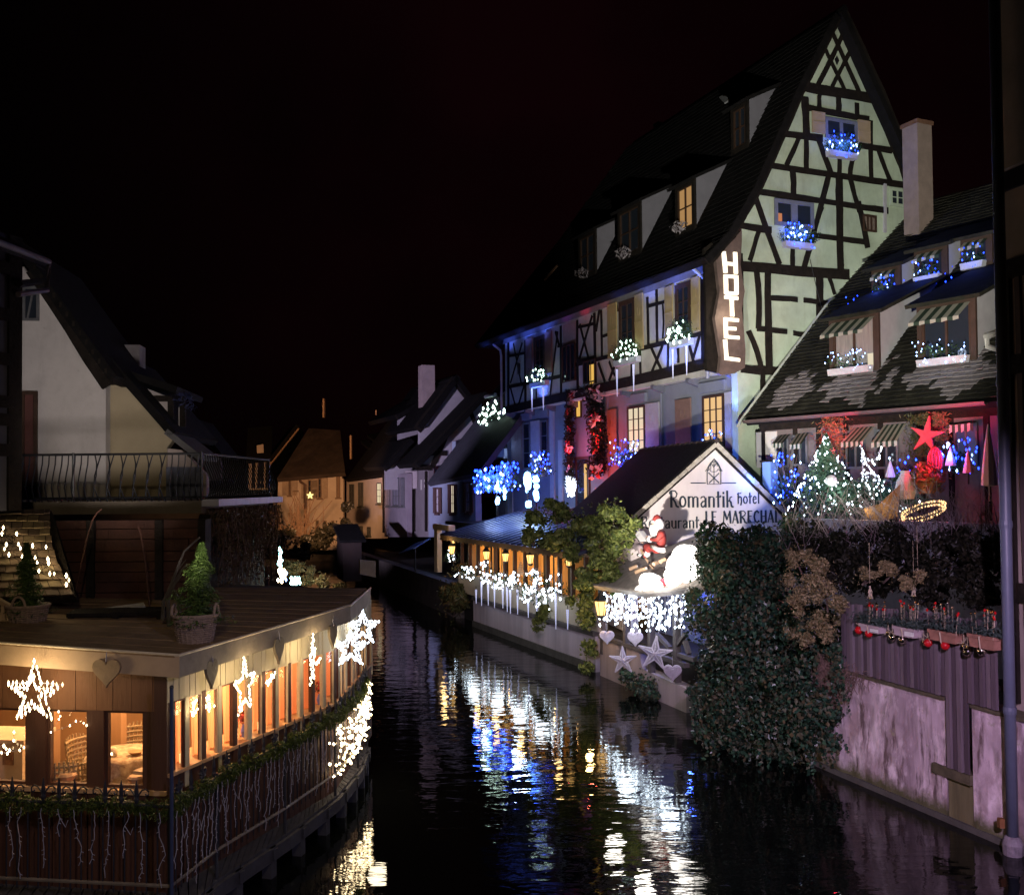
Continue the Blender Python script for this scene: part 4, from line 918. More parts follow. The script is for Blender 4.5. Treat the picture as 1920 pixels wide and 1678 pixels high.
# warm glowing boat and ring of lights
BOATM = mat('pale_boat_wood', (.22, .15, .09), .7, .25, 4, streak=True)
b = DF.px(*zf(900, 1010), .9)
t = thing('wooden_boat', 'small pale wooden boat glowing warm from lamps inside it on the terrace', 'boat', b)
u0, z0 = DF.uz(*zf(765, 1015), .9); u1, z1 = DF.uz(*zf(1065, 1015), .9)
for sgn in (0, 1):
    top = [DF.pt(u0, z0 + .32, .9), DF.pt(lerp(u0, u1, .35), z0 + .3, .9 + (.3 if sgn else -.3)), DF.pt(lerp(u0, u1, .7), z0 + .4, .9 + (.28 if sgn else -.28)), DF.pt(u1, z0 + .85, .9)]
    bot = [DF.pt(u0 + .2, z0, .9), DF.pt(lerp(u0, u1, .35), z0 - .02, .9 + (.15 if sgn else -.15)), DF.pt(lerp(u0, u1, .7), z0, .9 + (.14 if sgn else -.14)), DF.pt(u1 - .1, z0 + .1, .9)]
    for k in range(3):
        P0 = [lb.lerp(lt, k / 3) for lb, lt in zip(bot, top)]; P1 = [lb.lerp(lt, (k + .96) / 3) for lb, lt in zip(bot, top)]
        mb = MB()
        for i in range(3): mb.slabn([P0[i], P0[i + 1], P1[i + 1], P1[i]], .02)
        mb.build('plank', BOATM, t)
point('boat_glow', DF.px(*zf(960, 960), 1.3), 5, (1, .62, .25), .08); point('boat_glow', DF.px(*zf(820, 970), 1.25), 4, (1, .62, .25), .08)
c0 = DF.px(*zf(1215, 980), .9); t = thing('light_ring', 'oval double rope of warm lights lying behind the bare hedge', 'rope light', c0)
WARMB = emit('warm_rope_bulb', (1, .60, .26), 3.2)
mb = MB(); P = []
for kx in (0, 1):
    q = [DF.px(*zf(1215 + 148 * math.cos(a), 972 - 26 * kx + 44 * math.sin(a) - 40 * math.cos(a)), .9) for a in [i * 2 * math.pi / 40 for i in range(41)]]
    mb.tube(q, .018, 5); P += q
mb.build('rope', WIRE, t); leds(t, P + [p + Vector((.05, .02, .01)) for p in P], .028, WARMB, k=.9)
point('ring_glow', c0 + Vector((0, -.2, .35)), 9, (1, .65, .3), .1)
b = DF.px(*zf(1100, 840), .5); t = thing('grey_sack', 'grey draped bundle standing right of the low conifer', 'bundle', b); MB().lathe(b - Vector((0, 0, .1)), [(.2, 0), (.24, .2), (.2, .4), (.1, .6), (.13, .66)], 9).build('sack', GREYSH, t)
# terrace parapet in front of the decorations
a, b = DF.px(*zf(430, 1010), 1.4), DF.px(*zf(1560, 850), 1.4)
PFR = Fr(a, (b.x - a.x, b.y - a.y)); lw = (Vector((b.x, b.y, 0)) - Vector((a.x, a.y, 0))).length
t = thing('terrace_parapet', 'pale lilac plastered parapet edging the low house terrace behind the bare hedge', 'wall', PFR.pt(lw / 2, 3.4))
MB().fbox(PFR, -.4, lw + 1.2, 1.2, a.z + .02, -.15, .15).build('wall', mat('lilac_parapet', (.34, .3, .36), .9, .15, 2), t)
# ---------------------------------------------------------------- the sign hut
TF = Fr((3.014, 26.3), (0.98, 0.196))
hut = thing('sign_hut', 'small pale gabled hut with painted lettering and a dark tiled roof before the hotel', 'hut', TF.pt(1.9, 3.0))
eL, ap, eR = TF.uz(1172, 984), TF.uz(1340, 834), TF.uz(1473, 966)
SIGNP = weather(mat('pink_white_render', (.60, .53, .51), .9, .10, 1.4, .1, 30), (.36, .31, .28), .3, 2.0)
MB().slab(TF, [(eL[0] + .15, 2.2), (eR[0] - .1, 2.2), (eR[0] - .1, eR[1]), ap, (eL[0] + .15, eL[1])], -.25, 0).build('gable_wall', SIGNP, hut)
RB = 6.1
MB().fbox(TF, eL[0] + .2, eL[0] + .4, 1.2, eL[1] + .05, -RB, -.26).build('side_wall', SIGNP, hut)
mb = MB()
mb.slabn([TF.pt(eL[0], eL[1], .12), TF.pt(ap[0], ap[1] + .03, .12), TF.pt(ap[0], ap[1] + .03, -RB), TF.pt(eL[0], eL[1], -RB)][::-1], .1)
mb.slabn([TF.pt(eR[0], eR[1], .12), TF.pt(ap[0], ap[1] + .03, .12), TF.pt(ap[0], ap[1] + .03, -RB), TF.pt(eR[0], eR[1], -RB)], .1)
hr = mb.build('roof', TILE, hut)
HT = mat('dark_red_tile', (.035, .022, .02), .8, .5, 4, .5, 15)
up = Vector((0, 0, .03))
A, B, C, D = TF.pt(eL[0], eL[1], -RB) + up, TF.pt(eL[0], eL[1], .12) + up, TF.pt(ap[0], ap[1] + .03, .12) + up, TF.pt(ap[0], ap[1] + .03, -RB) + up
tiles(hr, lambda u, v: A.lerp(B, u).lerp(D.lerp(C, u), v), 26, 18, HT, th=.025)
A2, B2 = TF.pt(eR[0], eR[1], .12) + up, TF.pt(eR[0], eR[1], -RB) + up
tiles(hr, lambda u, v: A2.lerp(B2, u).lerp(C.lerp(D, u), v), 26, 18, HT, th=.025)
for i in range(15):
    a = TF.pt(ap[0], ap[1] + .07, .12 - (RB + .12) * i / 15); b = TF.pt(ap[0], ap[1] + .07, .12 - (RB + .12) * (i + 1.12) / 15); MB().tube([a, b], .1, 8, .075).build('ridge_tile', HT, hut)
EDGE = mat('mortar_verge', (.36, .32, .27), .9, .35, 9, .4)
for a, b in ((eL, ap), (ap, eR)):
    mb = MB(); n = 12
    for i in range(n):
        p, q = Vector(a).lerp(Vector(b), i / n), Vector(a).lerp(Vector(b), (i + .97) / n); w = .11 + rnd.uniform(-.015, .02)
        mb.beam(TF, (p.x, p.y + .02), (q.x, q.y + .02), w, .0, .12 + rnd.uniform(0, .02))
    mb.build('verge', EDGE, hut)
    mb = MB(); mb.beam(TF, (a[0], a[1] - .09), (b[0], b[1] - .09), .05, .0, .09); mb.build('verge_board', TIMBER, hut)
GLY = {
 'R': (.62, [(.15, [(.12, 0), (.12, .97)]), (.07, [(.0, .8), (.03, .95), (.14, 1), (.38, .98), (.5, .82), (.44, .62), (.2, .5)]), (.12, [(.22, .52), (.38, .3), (.46, .06), (.6, .0)])]),
 'o': (.56, [(.11, [(.26 + .19 * math.cos(t), .33 + .31 * math.sin(t)) for t in [i * math.pi / 7 for i in range(15)]])]),
 'm': (.84, [(.13, [(.1, 0), (.1, .64)]), (.13, [(.4, 0), (.4, .56)]), (.13, [(.7, 0), (.7, .56)]), (.07, [(.1, .48), (.22, .63), (.36, .62), (.4, .5)]), (.07, [(.4, .48), (.52, .63), (.66, .62), (.7, .5)])]),
 'a': (.54, [(.13, [(.4, 0), (.4, .54)]), (.07, [(.4, .5), (.3, .65), (.14, .62), (.08, .52)]), (.09, [(.4, .38), (.2, .33), (.1, .2), (.12, .05), (.22, 0), (.34, .08), (.4, .18)])]),
 'n': (.56, [(.13, [(.1, 0), (.1, .64)]), (.13, [(.42, 0), (.42, .54)]), (.07, [(.1, .48), (.22, .63), (.37, .62), (.42, .5)])]),
 't': (.4, [(.13, [(.16, 0), (.16, .95)]), (.07, [(.02, .62), (.12, .66), (.3, .62), (.34, .7)])]),
 'i': (.28, [(.13, [(.12, 0), (.12, .66)]), (.12, [(.12, .82), (.12, .92)])]),
 'k': (.54, [(.13, [(.1, 0), (.1, 1)]), (.07, [(.1, .32), (.25, .42), (.3, .6), (.42, .64)]), (.11, [(.22, .42), (.34, .3), (.38, .05), (.5, 0)])]),
 'h': (.56, [(.12, [(.1, 0), (.1, .9)]), (.06, [(.0, .85), (.1, .98), (.3, .9), (.4, 1)]), (.12, [(.1, .48), (.24, .64), (.4, .56), (.42, .2), (.34, -.14)])]),
 'e': (.52, [(.08, [(.1, .34), (.4, .4), (.38, .56)]), (.11, [(.38, .56), (.26, .65), (.13, .56), (.08, .33), (.13, .08), (.26, 0), (.42, .12)])]),
 'l': (.27, [(.13, [(.12, 0), (.12, 1)])]),
 's': (.46, [(.1, [(.36, .54), (.24, .65), (.1, .56), (.14, .4), (.3, .28), (.36, .12), (.22, 0), (.07, .1)])]),
 'u': (.56, [(.13, [(.1, .64), (.1, .16)]), (.07, [(.1, .16), (.2, 0), (.34, .06), (.42, .18)]), (.13, [(.42, .64), (.42, 0)])]),
 'r': (.42, [(.13, [(.1, 0), (.1, .64)]), (.08, [(.1, .46), (.2, .62), (.36, .62)])]),
 'L': (.48, [(.15, [(.12, 0), (.12, 1)]), (.07, [(.12, .03), (.44, .03)])]),
 'E': (.5, [(.15, [(.12, 0), (.12, 1)]), (.07, [(.12, .97), (.42, .97)]), (.07, [(.12, .55), (.36, .55)]), (.07, [(.12, .03), (.44, .03)])]),
 'M': (.76, [(.08, [(.08, 0), (.14, 1)]), (.14, [(.14, 1), (.36, .3)]), (.07, [(.36, .3), (.58, 1)]), (.14, [(.58, 1), (.64, 0)])]),
 'A': (.56, [(.07, [(.04, 0), (.26, 1)]), (.15, [(.26, 1), (.46, 0)]), (.06, [(.13, .3), (.38, .3)])]),
 'C': (.54, [(.12, [(.44, .82), (.32, .98), (.16, .88), (.08, .5), (.16, .12), (.32, .02), (.46, .16)])]),
 'H': (.6, [(.15, [(.12, 0), (.12, 1)]), (.15, [(.46, 0), (.46, 1)]), (.06, [(.12, .52), (.46, .52)])]),
 ' ': (.4, [])}
INK = mat('blue_black_lettering', (.02, .03, .04), .6, .2, 8)
def lettering(F, parent, s, p0, p1, ptop, off, m=INK, wk=1.0):
    a, b, t = F.uz(*p0), F.uz(*p1), F.uz(*ptop); ht = t[1] - a[1]; tot = sum(GLY[c][0] for c in s); k = (b[0] - a[0]) / tot; sl = (b[1] - a[1]) / (b[0] - a[0]); x = 0; mb = MB(); e = 0
    for c in s:
        for w, P in GLY[c][1]:
            Q2 = [(a[0] + (x + px) * k, a[1] + (x + px) * k * sl + py * ht) for px, py in P]
            for i in range(len(Q2) - 1):
                v = Vector(Q2[i + 1]) - Vector(Q2[i]); v = v.normalized() * w * k * .18; e += 1
                mb.beam(F, Vector(Q2[i]) - v, Vector(Q2[i + 1]) + v, w * k * wk, off, off + .012 + (e % 9) * .0006)
        x += GLY[c][0]
    return mb.build('lettering', m, parent)
lettering(TF, hut, 'Romantik', zr(122, 965), zr(1085, 965), zr(122, 720), .002)
lettering(TF, hut, 'hotel', zr(1138, 915), zr(1478, 910), zr(1138, 748), .002)
lettering(TF, hut, 'Restaurant', zs(545, 428), zs(1695, 415), zs(545, 195), .002)
lettering(TF, hut, 'LE', zr(650, 1215), zr(840, 1212), zr(650, 1030), .002); lettering(TF, hut, 'MARECHAL', zr(915, 1210), zr(1785, 1190), zr(915, 1028), .002)
mb = MB(); V = lambda x, y: TF.uz(*zr(x, y)); e = 0
for (w, P) in ((.018, [(685, 620), (685, 425), (735, 320), (790, 245), (845, 320), (890, 425), (890, 620)]), (.014, [(660, 430), (730, 310), (790, 240), (850, 310), (910, 430)]), (.016, [(788, 620), (788, 270)]), (.022, [(705, 450), (865, 605)]), (.022, [(865, 455), (715, 605)]),
              (.012, [(690, 430), (720, 395), (740, 430), (785, 440), (830, 430), (850, 395), (885, 430)]), (.012, [(740, 400), (740, 300), (785, 370), (835, 300), (835, 360)]), (.012, [(760, 300), (800, 280), (820, 320), (760, 340)]), (.012, [(680, 622), (895, 622)]),
              (.022, [(440, 605), (665, 605)]), (.022, [(905, 605), (1120, 605)])):
    Q2 = [V(*p) for p in P]
    for i in range(len(Q2) - 1): e += 1; mb.beam(TF, Q2[i], Q2[i + 1], w * 1.2, .002, .012 + (e % 9) * .0007)
mb.build('emblem', INK, hut)

# ---------------------------------------------------------------- little pavilion on the quay with its decorated roof
PF = Fr(onz(1125, 1266, 0), onz(1300, 1342, 0) - onz(1125, 1266, 0))
PL = 4.8
pav = thing('quay_pavilion', 'open timber loggia on the quay under a low roof, hung with white light curtains', 'pavilion', PF.pt(2, .9))
WALLQ = mat('weathered_quay_plaster', (.36, .29, .30), .9, .3, 2.2, .35, 12, streak=True)
MB().slab(PF, [(-.0, -.5), (PL, -.5), (PL, .55), (2.6, .62), (2.4, 1.0), (0, 1.05)], -.3, 0).build('base_wall', WALLQ, pav)
r0, r1, r2, r3 = PF.px(1110, 1098, .45), PF.px(1318, 1100, .45), PF.px(1318, 1002, -2.2), PF.px(1160, 1052, -.35)
mid = PF.px(1205, 1113, .62)
ROOFW = mat('grey_shingle_roof', (.26, .23, .21), .85, .35, 4, .4, streak=False)
mb = MB(); mb.slabn([r0, mid, r3], .12); mb.slabn([mid, r1, r2, r3], .12); proof = mb.build('roof', ROOFW, pav)
mb = MB(); mb.tube([r0 + Vector((0, 0, .02)), mid + Vector((0, 0, .02)), r1 + Vector((0, 0, .02))], .05, 6); mb.build('fascia', mat('grey_fascia', (.4, .36, .33), .8, .3, 5), pav)
for u in (.15, 1.6, 3.0, 4.3):
    MB().fbox(PF, u - .07, u + .07, .6, 2.55, -.12, .02).build('post', mat('grey_post', (.085, .07, .07), .8, .3, 6), pav)
MB().fbox(PF, 0, PL, 1.02, 1.12, -.1, .04).build('rail', MATS['grey_post'], pav)
for (x0, y0, x1, y1) in ((545, 400, 640, 500), (745, 400, 660, 520), (740, 450, 770, 540), (660, 530, 810, 580)):
    MB().beam(PF, PF.uz(*zq(x0, y0)), PF.uz(*zq(x1, y1)), .09, -.1, .0).build('brace', MATS['grey_post'], pav)
MB().slab(PF, [(-.1, .9), (PL, .6), (PL, 2.5), (-.1, 2.5)], -1.7, -1.6).build('back_wall', mat('blue_back_wall', (.2, .22, .34), .8, .2, 3), pav)
GC = 'light curtains of the loggia'
def curtain(lab, x0, x1, y0, y1, nstr, n, lm, off=.3, rr=.024):
    p = PF.px((x0 + x1) / 2, y0, off); t = thing('light_curtain', lab, 'light curtain', p, GC); P = []; mb = MB()
    for i in range(nstr):
        x = lerp(x0, x1, (i + .5) / nstr) + rnd.uniform(-2, 2); ye = lerp(y0, y1, rnd.uniform(.55, 1)); a, b = PF.px(x, y0, off), PF.px(x + rnd.uniform(-2, 2), ye, off)
        mb.tube([a, b], .006, 4)
        for k in range(n // nstr): P.append(a.lerp(b, rnd.random()) + Vector((rnd.gauss(0, .03), rnd.gauss(0, .05), 0)))
    stuff(mb.build('wires', WIRE, t)); leds(t, P, rr, lm); return t
curtain('left third of the white light curtain, next to the warm lantern of the loggia', 1122, 1150, 1112, 1182, 5, 46, LEDW)
curtain('longest dense white light curtain left of the middle of the loggia', 1150, 1188, 1112, 1200, 9, 120, LEDW)
curtain('middle white light curtain of the loggia, above the wire stars', 1188, 1240, 1118, 1185, 9, 100, LEDW)
curtain('white light curtain at the right, reaching toward the ivy', 1230, 1290, 1116, 1195, 10, 90, LEDW)
point('curtain_glow', PF.px(1170, 1150, .75), 30, (.8, .9, 1), .2); point('curtain_glow', PF.px(1250, 1155, .6), 24, (.75, .85, 1), .2)
point('loggia_blue_light', PF.px(1290, 1130, -.9), 60, (.05, .12, 1), .1)
LANT = emit('warm_lantern_glass', (1, .56, .16), 2.6)
def lantern(lab, p, s=1.0, w=30, grp='glowing warm lanterns on the terrace front'):
    t = thing('lantern', lab, 'lantern', p, grp); p = Vector(p)
    MB().lathe(p, [(.07 * s, -.16 * s), (.12 * s, .1 * s), (.1 * s, .12 * s)], 6).build('glass', LANT, t)
    m = MB(); m.lathe(p, [(.15 * s, .12 * s), (.05 * s, .24 * s), (.02 * s, .3 * s)], 6); m.lathe(p, [(.05 * s, -.22 * s), (.09 * s, -.17 * s), (.08 * s, -.155 * s)], 6)
    for k in range(6): a = k * math.pi / 3; m.tube([p + Vector((.075 * s * math.cos(a), .075 * s * math.sin(a), -.16 * s)), p + Vector((.125 * s * math.cos(a), .125 * s * math.sin(a), .11 * s))], .01, 4)
    m.build('cage', IRON, t)
    if w: point('lantern_glow', p + Vector((-.35, -.25, -.1)), w, (1, .62, .24), .1)
    return t
lantern('large blazing lantern under the left tip of the loggia roof', PF.px(1127, 1138, .42), 1.35, 40)
# hanging wicker hearts and wire stars
WICK = mat('white_wicker', (.50, .45, .54), .8, .2, 14)
def turned(F, x, y, off):   # hung on one cord, turned a little towards the bridge
    p = F.px(x, y, off); return Fr((p.x, p.y), (.97, -.2 + rnd.uniform(-.1, .1)))
def wireheart(lab, F, x, y, r, off, grp, rows=11):
    F = turned(F, x, y, off); off = 0.0; u, z = F.uz(x, y, off); t = thing('wicker_heart', lab, 'heart', F.pt(u, z, off), grp)
    k = r / .17; pts = [(u + a * k, z + b * k) for a, b in HEART]
    mb = MB(); mb.tube([F.pt(a, b, off) for a, b in pts + pts[:1]], .022, 6); mb.build('rim', WICK, t)
    zs_ = [b for a, b in pts]; z0, z1 = min(zs_), max(zs_); mb = MB()
    for i in range(rows):
        zz = lerp(z0 + .02, z1 - .015, (i + .5) / rows); xs = []
        for j in range(len(pts)):
            (a, b), (c, d) = pts[j], pts[(j + 1) % len(pts)]
            if (b - zz) * (d - zz) < 0: xs.append(a + (c - a) * (zz - b) / (d - b))
        xs.sort()
        for q in range(0, len(xs) - 1, 2): mb.tube([F.pt(xs[q], zz, off + .012), F.pt((xs[q] + xs[q + 1]) / 2, zz, off + .03), F.pt(xs[q + 1], zz, off + .012)], .0125, 4)
    stuff(mb.build('canes', WICK, t)); MB().tube([F.pt(u, z + .12 * k, off), F.pt(u, z + .3 * k, off)], .005, 4).build('cord', WIRE, t); return t
GHt = 'wicker hearts hanging from the loggia'
wireheart('pale wicker heart under the lantern end of the light curtains', PF, 1138, 1193, .19, .35, GHt)
wireheart('pale wicker heart hanging above the two wire stars', PF, 1191, 1196, .19, .35, GHt)
wireheart('pinkish wicker heart hanging lowest, over the rounded wall', PF, 1261, 1259, .2, .4, GHt)
def wirestar(lab, F, x, y, r, off, grp, rot=90, glow=False):
    F = turned(F, x, y, off); off = 0.0; u, z = F.uz(x, y, off); t = thing('wire_star', lab, 'star', F.pt(u, z, off), grp); mb = MB()
    o_ = [(u + a * r, z + b * r) for a, b in starpts(5, 1, .34, rot)]
    P = [F.pt(a, b, off) for a, b in o_]; c1, c2 = F.pt(u, z, off + .08), F.pt(u, z, off - .08)
    for i in range(10): mb.tube([P[i], P[(i + 1) % 10]], .016, 5); mb.tube([P[i], c1], .011, 4)
    mb.build('frame', WICK, t); w = MB()
    for i in range(10):
        for k in range(1, 6):
            f = k / 6.2; w.tube([P[i].lerp(c1, f), P[(i + 1) % 10].lerp(c1, f)], .006, 3)
    stuff(w.build('weave', WICK, t))
    if glow: MB().ball(F.pt(u, z, off), .045, 8, 6).build('lamp', emit('dim_amber_lamp', (1, .5, .15), 1.6), t)
    return t
wirestar('woven star glowing amber at its heart, hung below the left hearts', PF, 1168, 1238, .36, .4, 'woven stars hanging from the loggia', 92, True)
wirestar('pale woven star hung between two hearts below the loggia rail', PF, 1228, 1225, .42, .35, 'woven stars hanging from the loggia', 84)

# figures on the pavilion roof
def skin(name, J, E, rad, m, parent, sub=2, smooth=True, root=0):
    me = bpy.data.meshes.new(name); base = BASE[parent.name]; bm = bmesh.new(); sk_ = bm.verts.layers.skin.verify()
    vs = [bm.verts.new(Vector(j) - base) for j in J]
    for a, b in E: bm.edges.new((vs[a], vs[b]))
    for v, r in zip(vs, rad): v[sk_].radius = (r, r)
    vs[root][sk_].use_root = True
    bm.to_mesh(me); bm.free(); o = bpy.data.objects.new(name, me); col.objects.link(o); o.parent = parent
    s = o.modifiers.new('skin', 'SKIN'); s.use_smooth_shade = smooth; s.branch_smoothing = .6
    q = o.modifiers.new('sub', 'SUBSURF'); q.levels = sub; q.render_levels = sub
    me.materials.append(m); return o
REDS = mat('red_suit', (.30, .04, .035), .75, .25, 10); FURW = mat('white_fur', (.75, .73, .70), .95, .08, 20, .4); SKINM = mat('skin', (.55, .36, .28), .6, .1, 6); GREYC = mat('grey_wool', (.30, .24, .25), .95, .2, 10, .3)
RN = (r1 - mid).cross(r3 - mid).normalized()
def roofoff(x, y):
    d = ray(*zs(x, y)); k = (mid - CAM).dot(RN) / d.dot(RN); return (CAM + d * k - PF.o).dot(PF.n)
SO = roofoff(800, 940)
Sx = lambda x, y, o=0.0: PF.px(*zs(x, y), SO + o)
base = Sx(850, 900)
t = thing('person', 'seated bearded figure in red suit and cap reading a book on the loggia roof', 'figure', base, 'figures on the loggia roof')
pv, chest, neck, head = Sx(950, 830), Sx(960, 590), Sx(920, 470), Sx(850, 350)
J = [pv, Sx(955, 700), chest, neck, Sx(890, 410), head, Sx(955, 520, .16), Sx(870, 650, .25), Sx(700, 640, .18), Sx(955, 520, -.16), Sx(860, 640, -.2), Sx(690, 610, -.06), Sx(900, 850, .13), Sx(690, 800, .16), Sx(660, 950, .16), Sx(600, 985, .2), Sx(900, 850, -.13), Sx(640, 770, -.1), Sx(580, 900, -.1), Sx(520, 940, -.06)]
E = [(0, 1), (1, 2), (2, 3), (3, 4), (4, 5), (2, 6), (6, 7), (7, 8), (2, 9), (9, 10), (10, 11), (0, 12), (12, 13), (13, 14), (14, 15), (0, 16), (16, 17), (17, 18), (18, 19)]
rad = [.16, .15, .15, .07, .07, .1, .085, .06, .04, .085, .06, .04, .1, .085, .06, .05, .1, .085, .06, .05]
skin('body', J, E, rad, REDS, t)
mb = MB(); mb.ball(head + Vector((-.02, -.02, 0)), .105, 12, 8, sz=1.15); hd = mb.build('face', SKINM, t, True)
mb = MB(); c = Sx(820, 470, .03); mb.lathe(c, [(.02, -.26), (.11, -.12), (.155, .02), (.13, .14), (.06, .17)], 12); mb.ball(Sx(900, 360, 0), .13, 10, 8, sz=1.3); mb.build('beard_and_hair', FURW, t, True)
mb = MB(); c = Sx(860, 265); mb.lathe(c, [(.125, -.02), (.11, .06), (.06, .12), (.02, .14)], 12); mb.build('cap', REDS, t, True)
mb = MB(); mb.lathe(Sx(850, 290), [(.12, -.03), (.145, 0), (.12, .035)], 12); mb.build('cap_trim', FURW, t, True)
for a, b in (((735, 640, .2), (690, 640, .18)), ((720, 625, -.12), (680, 612, -.08)), ((680, 900, .18), (655, 960, .18)), ((600, 880, -.1), (575, 925, -.1))):
    MB().tube([Sx(a[0], a[1], a[2]), Sx(b[0], b[1], b[2])], .075, 10).build('cuff', FURW, t, True)
mb = MB(); mb.tube([Sx(770, 770, .22), Sx(900, 850, .24), Sx(1010, 860, .2)], .07, 8, .06); mb.build('coat_hem', FURW, t, True)
for s, (x, y, o) in enumerate(((690, 640, .18), (680, 608, -.07))):     # hands round the book
    h = MB(); pz = Sx(x, y, o); mbv = pz; h.ball(pz, .035, 8, 6, sz=1.2)
    for k in range(4): h.tube([pz + Vector((-.01, 0, .03 - k * .018)), pz + Vector((-.045, -.012, .034 - k * .018)), pz + Vector((-.06, .012, .03 - k * .018))], .0085, 5, .006)
    h.tube([pz + Vector((0, 0, .03)), pz + Vector((-.03, -.02, .055))], .0095, 5, .007); h.build('bare_hand', SKINM, t, True)
for x, y, o in ((590, 990, .2), (510, 945, -.06)):
    MB().ball(Sx(x, y, o), .07, 8, 6, sx=1.4, sz=.7).build('boot', IRON, t, True)
bk = thing('open_book', 'dark open book held by the red-suited figure', 'book', Sx(600, 620, .05))
mb = MB(); sp = Sx(640, 690, .05); tp = Sx(500, 490, .05); d_ = tp - sp
for sgn in (-1, 1): mb.slabn([sp, tp, tp + PF.n * .17 * sgn + PF.u * -.05, sp + PF.n * .17 * sgn + PF.u * -.05], .012)
mb.build('cover', mat('dark_cover', (.03, .025, .03), .7, .2, 8), bk)
mb = MB(); off_ = d_.cross(PF.n).normalized() * .02
for sgn in (-1, 1): mb.slabn([sp + off_, tp + off_, tp + off_ + PF.n * .155 * sgn + PF.u * -.04, sp + off_ + PF.n * .155 * sgn + PF.u * -.04], .008)
mb.build('page', FURW, bk)
t = thing('person', 'smaller hunched figure in pale shaggy clothes facing the red-suited reader', 'figure', Sx(440, 880), 'figures on the loggia roof')
J = [Sx(440, 800), Sx(420, 650), Sx(450, 520), Sx(470, 440), Sx(475, 400), Sx(430, 590, .13), Sx(520, 680, .16), Sx(560, 700, .1), Sx(430, 590, -.13), Sx(510, 670, -.14), Sx(555, 690, -.06), Sx(540, 800, .1), Sx(520, 930, .1), Sx(540, 800, -.1), Sx(530, 930, -.08)]
E = [(0, 1), (1, 2), (2, 3), (3, 4), (1, 5), (5, 6), (6, 7), (1, 8), (8, 9), (9, 10), (0, 11), (11, 12), (0, 13), (13, 14)]
skin('body', J, E, [.15, .15, .1, .09, .07, .07, .05, .035, .07, .05, .035, .08, .05, .08, .05], GREYC, t)
mb = MB(); mb.ball(Sx(472, 430), .09, 10, 8, sz=1.15); mb.build('head', GREYC, t, True)
for x, y, o in ((525, 950, .1), (535, 950, -.08)): MB().ball(Sx(x, y, o), .055, 8, 6, sx=1.3, sz=.7).build('boot', FURW, t, True)
for o in (.1, -.06):
    h = MB(); pz = Sx(565, 700, o); h.ball(pz, .026, 7, 5)
    for k in range(4): h.tube([pz + Vector((.0, 0, .02 - k * .013)), pz + Vector((.035, -.01, .024 - k * .013))], .0065, 4, .005)
    h.tube([pz + Vector((0, 0, .02)), pz + Vector((.02, -.015, .04))], .007, 4, .005); h.build('bare_hand', SKINM, t, True)  # hands of the smaller figure, modelled apart from its body
# glowing white snowmen
SNOW = emit('lit_snowman_shell', (1, .95, .86), 3.0, (.8, .8, .8))
Zs = lambda x, y, o=0.0: PF.px(*zs(x, y), o)
def snowman(lab, balls, nose, arms, w, o):
    p = Zs(*balls[0][:2], o); t = thing('glowing_snowman', lab, 'light figure', p, 'glowing white figures on the loggia roof'); mb = MB()
    for x, y, rx, sz in balls: mb.ball(Zs(x, y, o), rx, 16, 10, sz=sz)
    mb.build('body', SNOW, t, True)
    for (x, y, r) in arms: MB().ball(Zs(x, y, o + .15), r, 10, 8).build('arm', SNOW, t, True)
    point('snow_glow', p + PF.n * 1.0 + Vector((0, 0, .35)), w, (1, .93, .82), .2)
    return t
snowman('tall dazzling white rounded figure beside the ivy on the loggia roof', [(1330, 1180, .34, 1.0), (1400, 980, .29, .95), (1500, 930, .19, 1.1), (1450, 1260, .33, .8)], 0, [(1180, 1430, .2), (1130, 1340, .16)], 60, roofoff(1350, 1380))
snowman('low dazzling white crouching figure at the roof edge of the loggia', [(720, 1490, .26, .9), (650, 1450, .18, 1), (600, 1640, .22, .6), (820, 1450, .17, .8)], 0, [(870, 1560, .13)], 34, roofoff(720, 1600) - .1)
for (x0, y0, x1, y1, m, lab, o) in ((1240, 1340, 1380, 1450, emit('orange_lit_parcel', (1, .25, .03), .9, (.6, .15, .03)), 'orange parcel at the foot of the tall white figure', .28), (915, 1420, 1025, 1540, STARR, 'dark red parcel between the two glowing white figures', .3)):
    a, b = PF.uz(*zs(x0, y1), o), PF.uz(*zs(x1, y0), o); t = thing('parcel', lab, 'parcel', PF.pt((a[0] + b[0]) / 2, a[1], o), 'parcels on the loggia roof')
    MB().fbox(PF, a[0], b[0], a[1], b[1], o - .12, o + .08).build('box', m, t); MB().fbox(PF, lerp(a[0], b[0], .42), lerp(a[0], b[0], .58), a[1] - .002, b[1] + .004, o - .122, o + .084).build('ribbon', FURW, t)
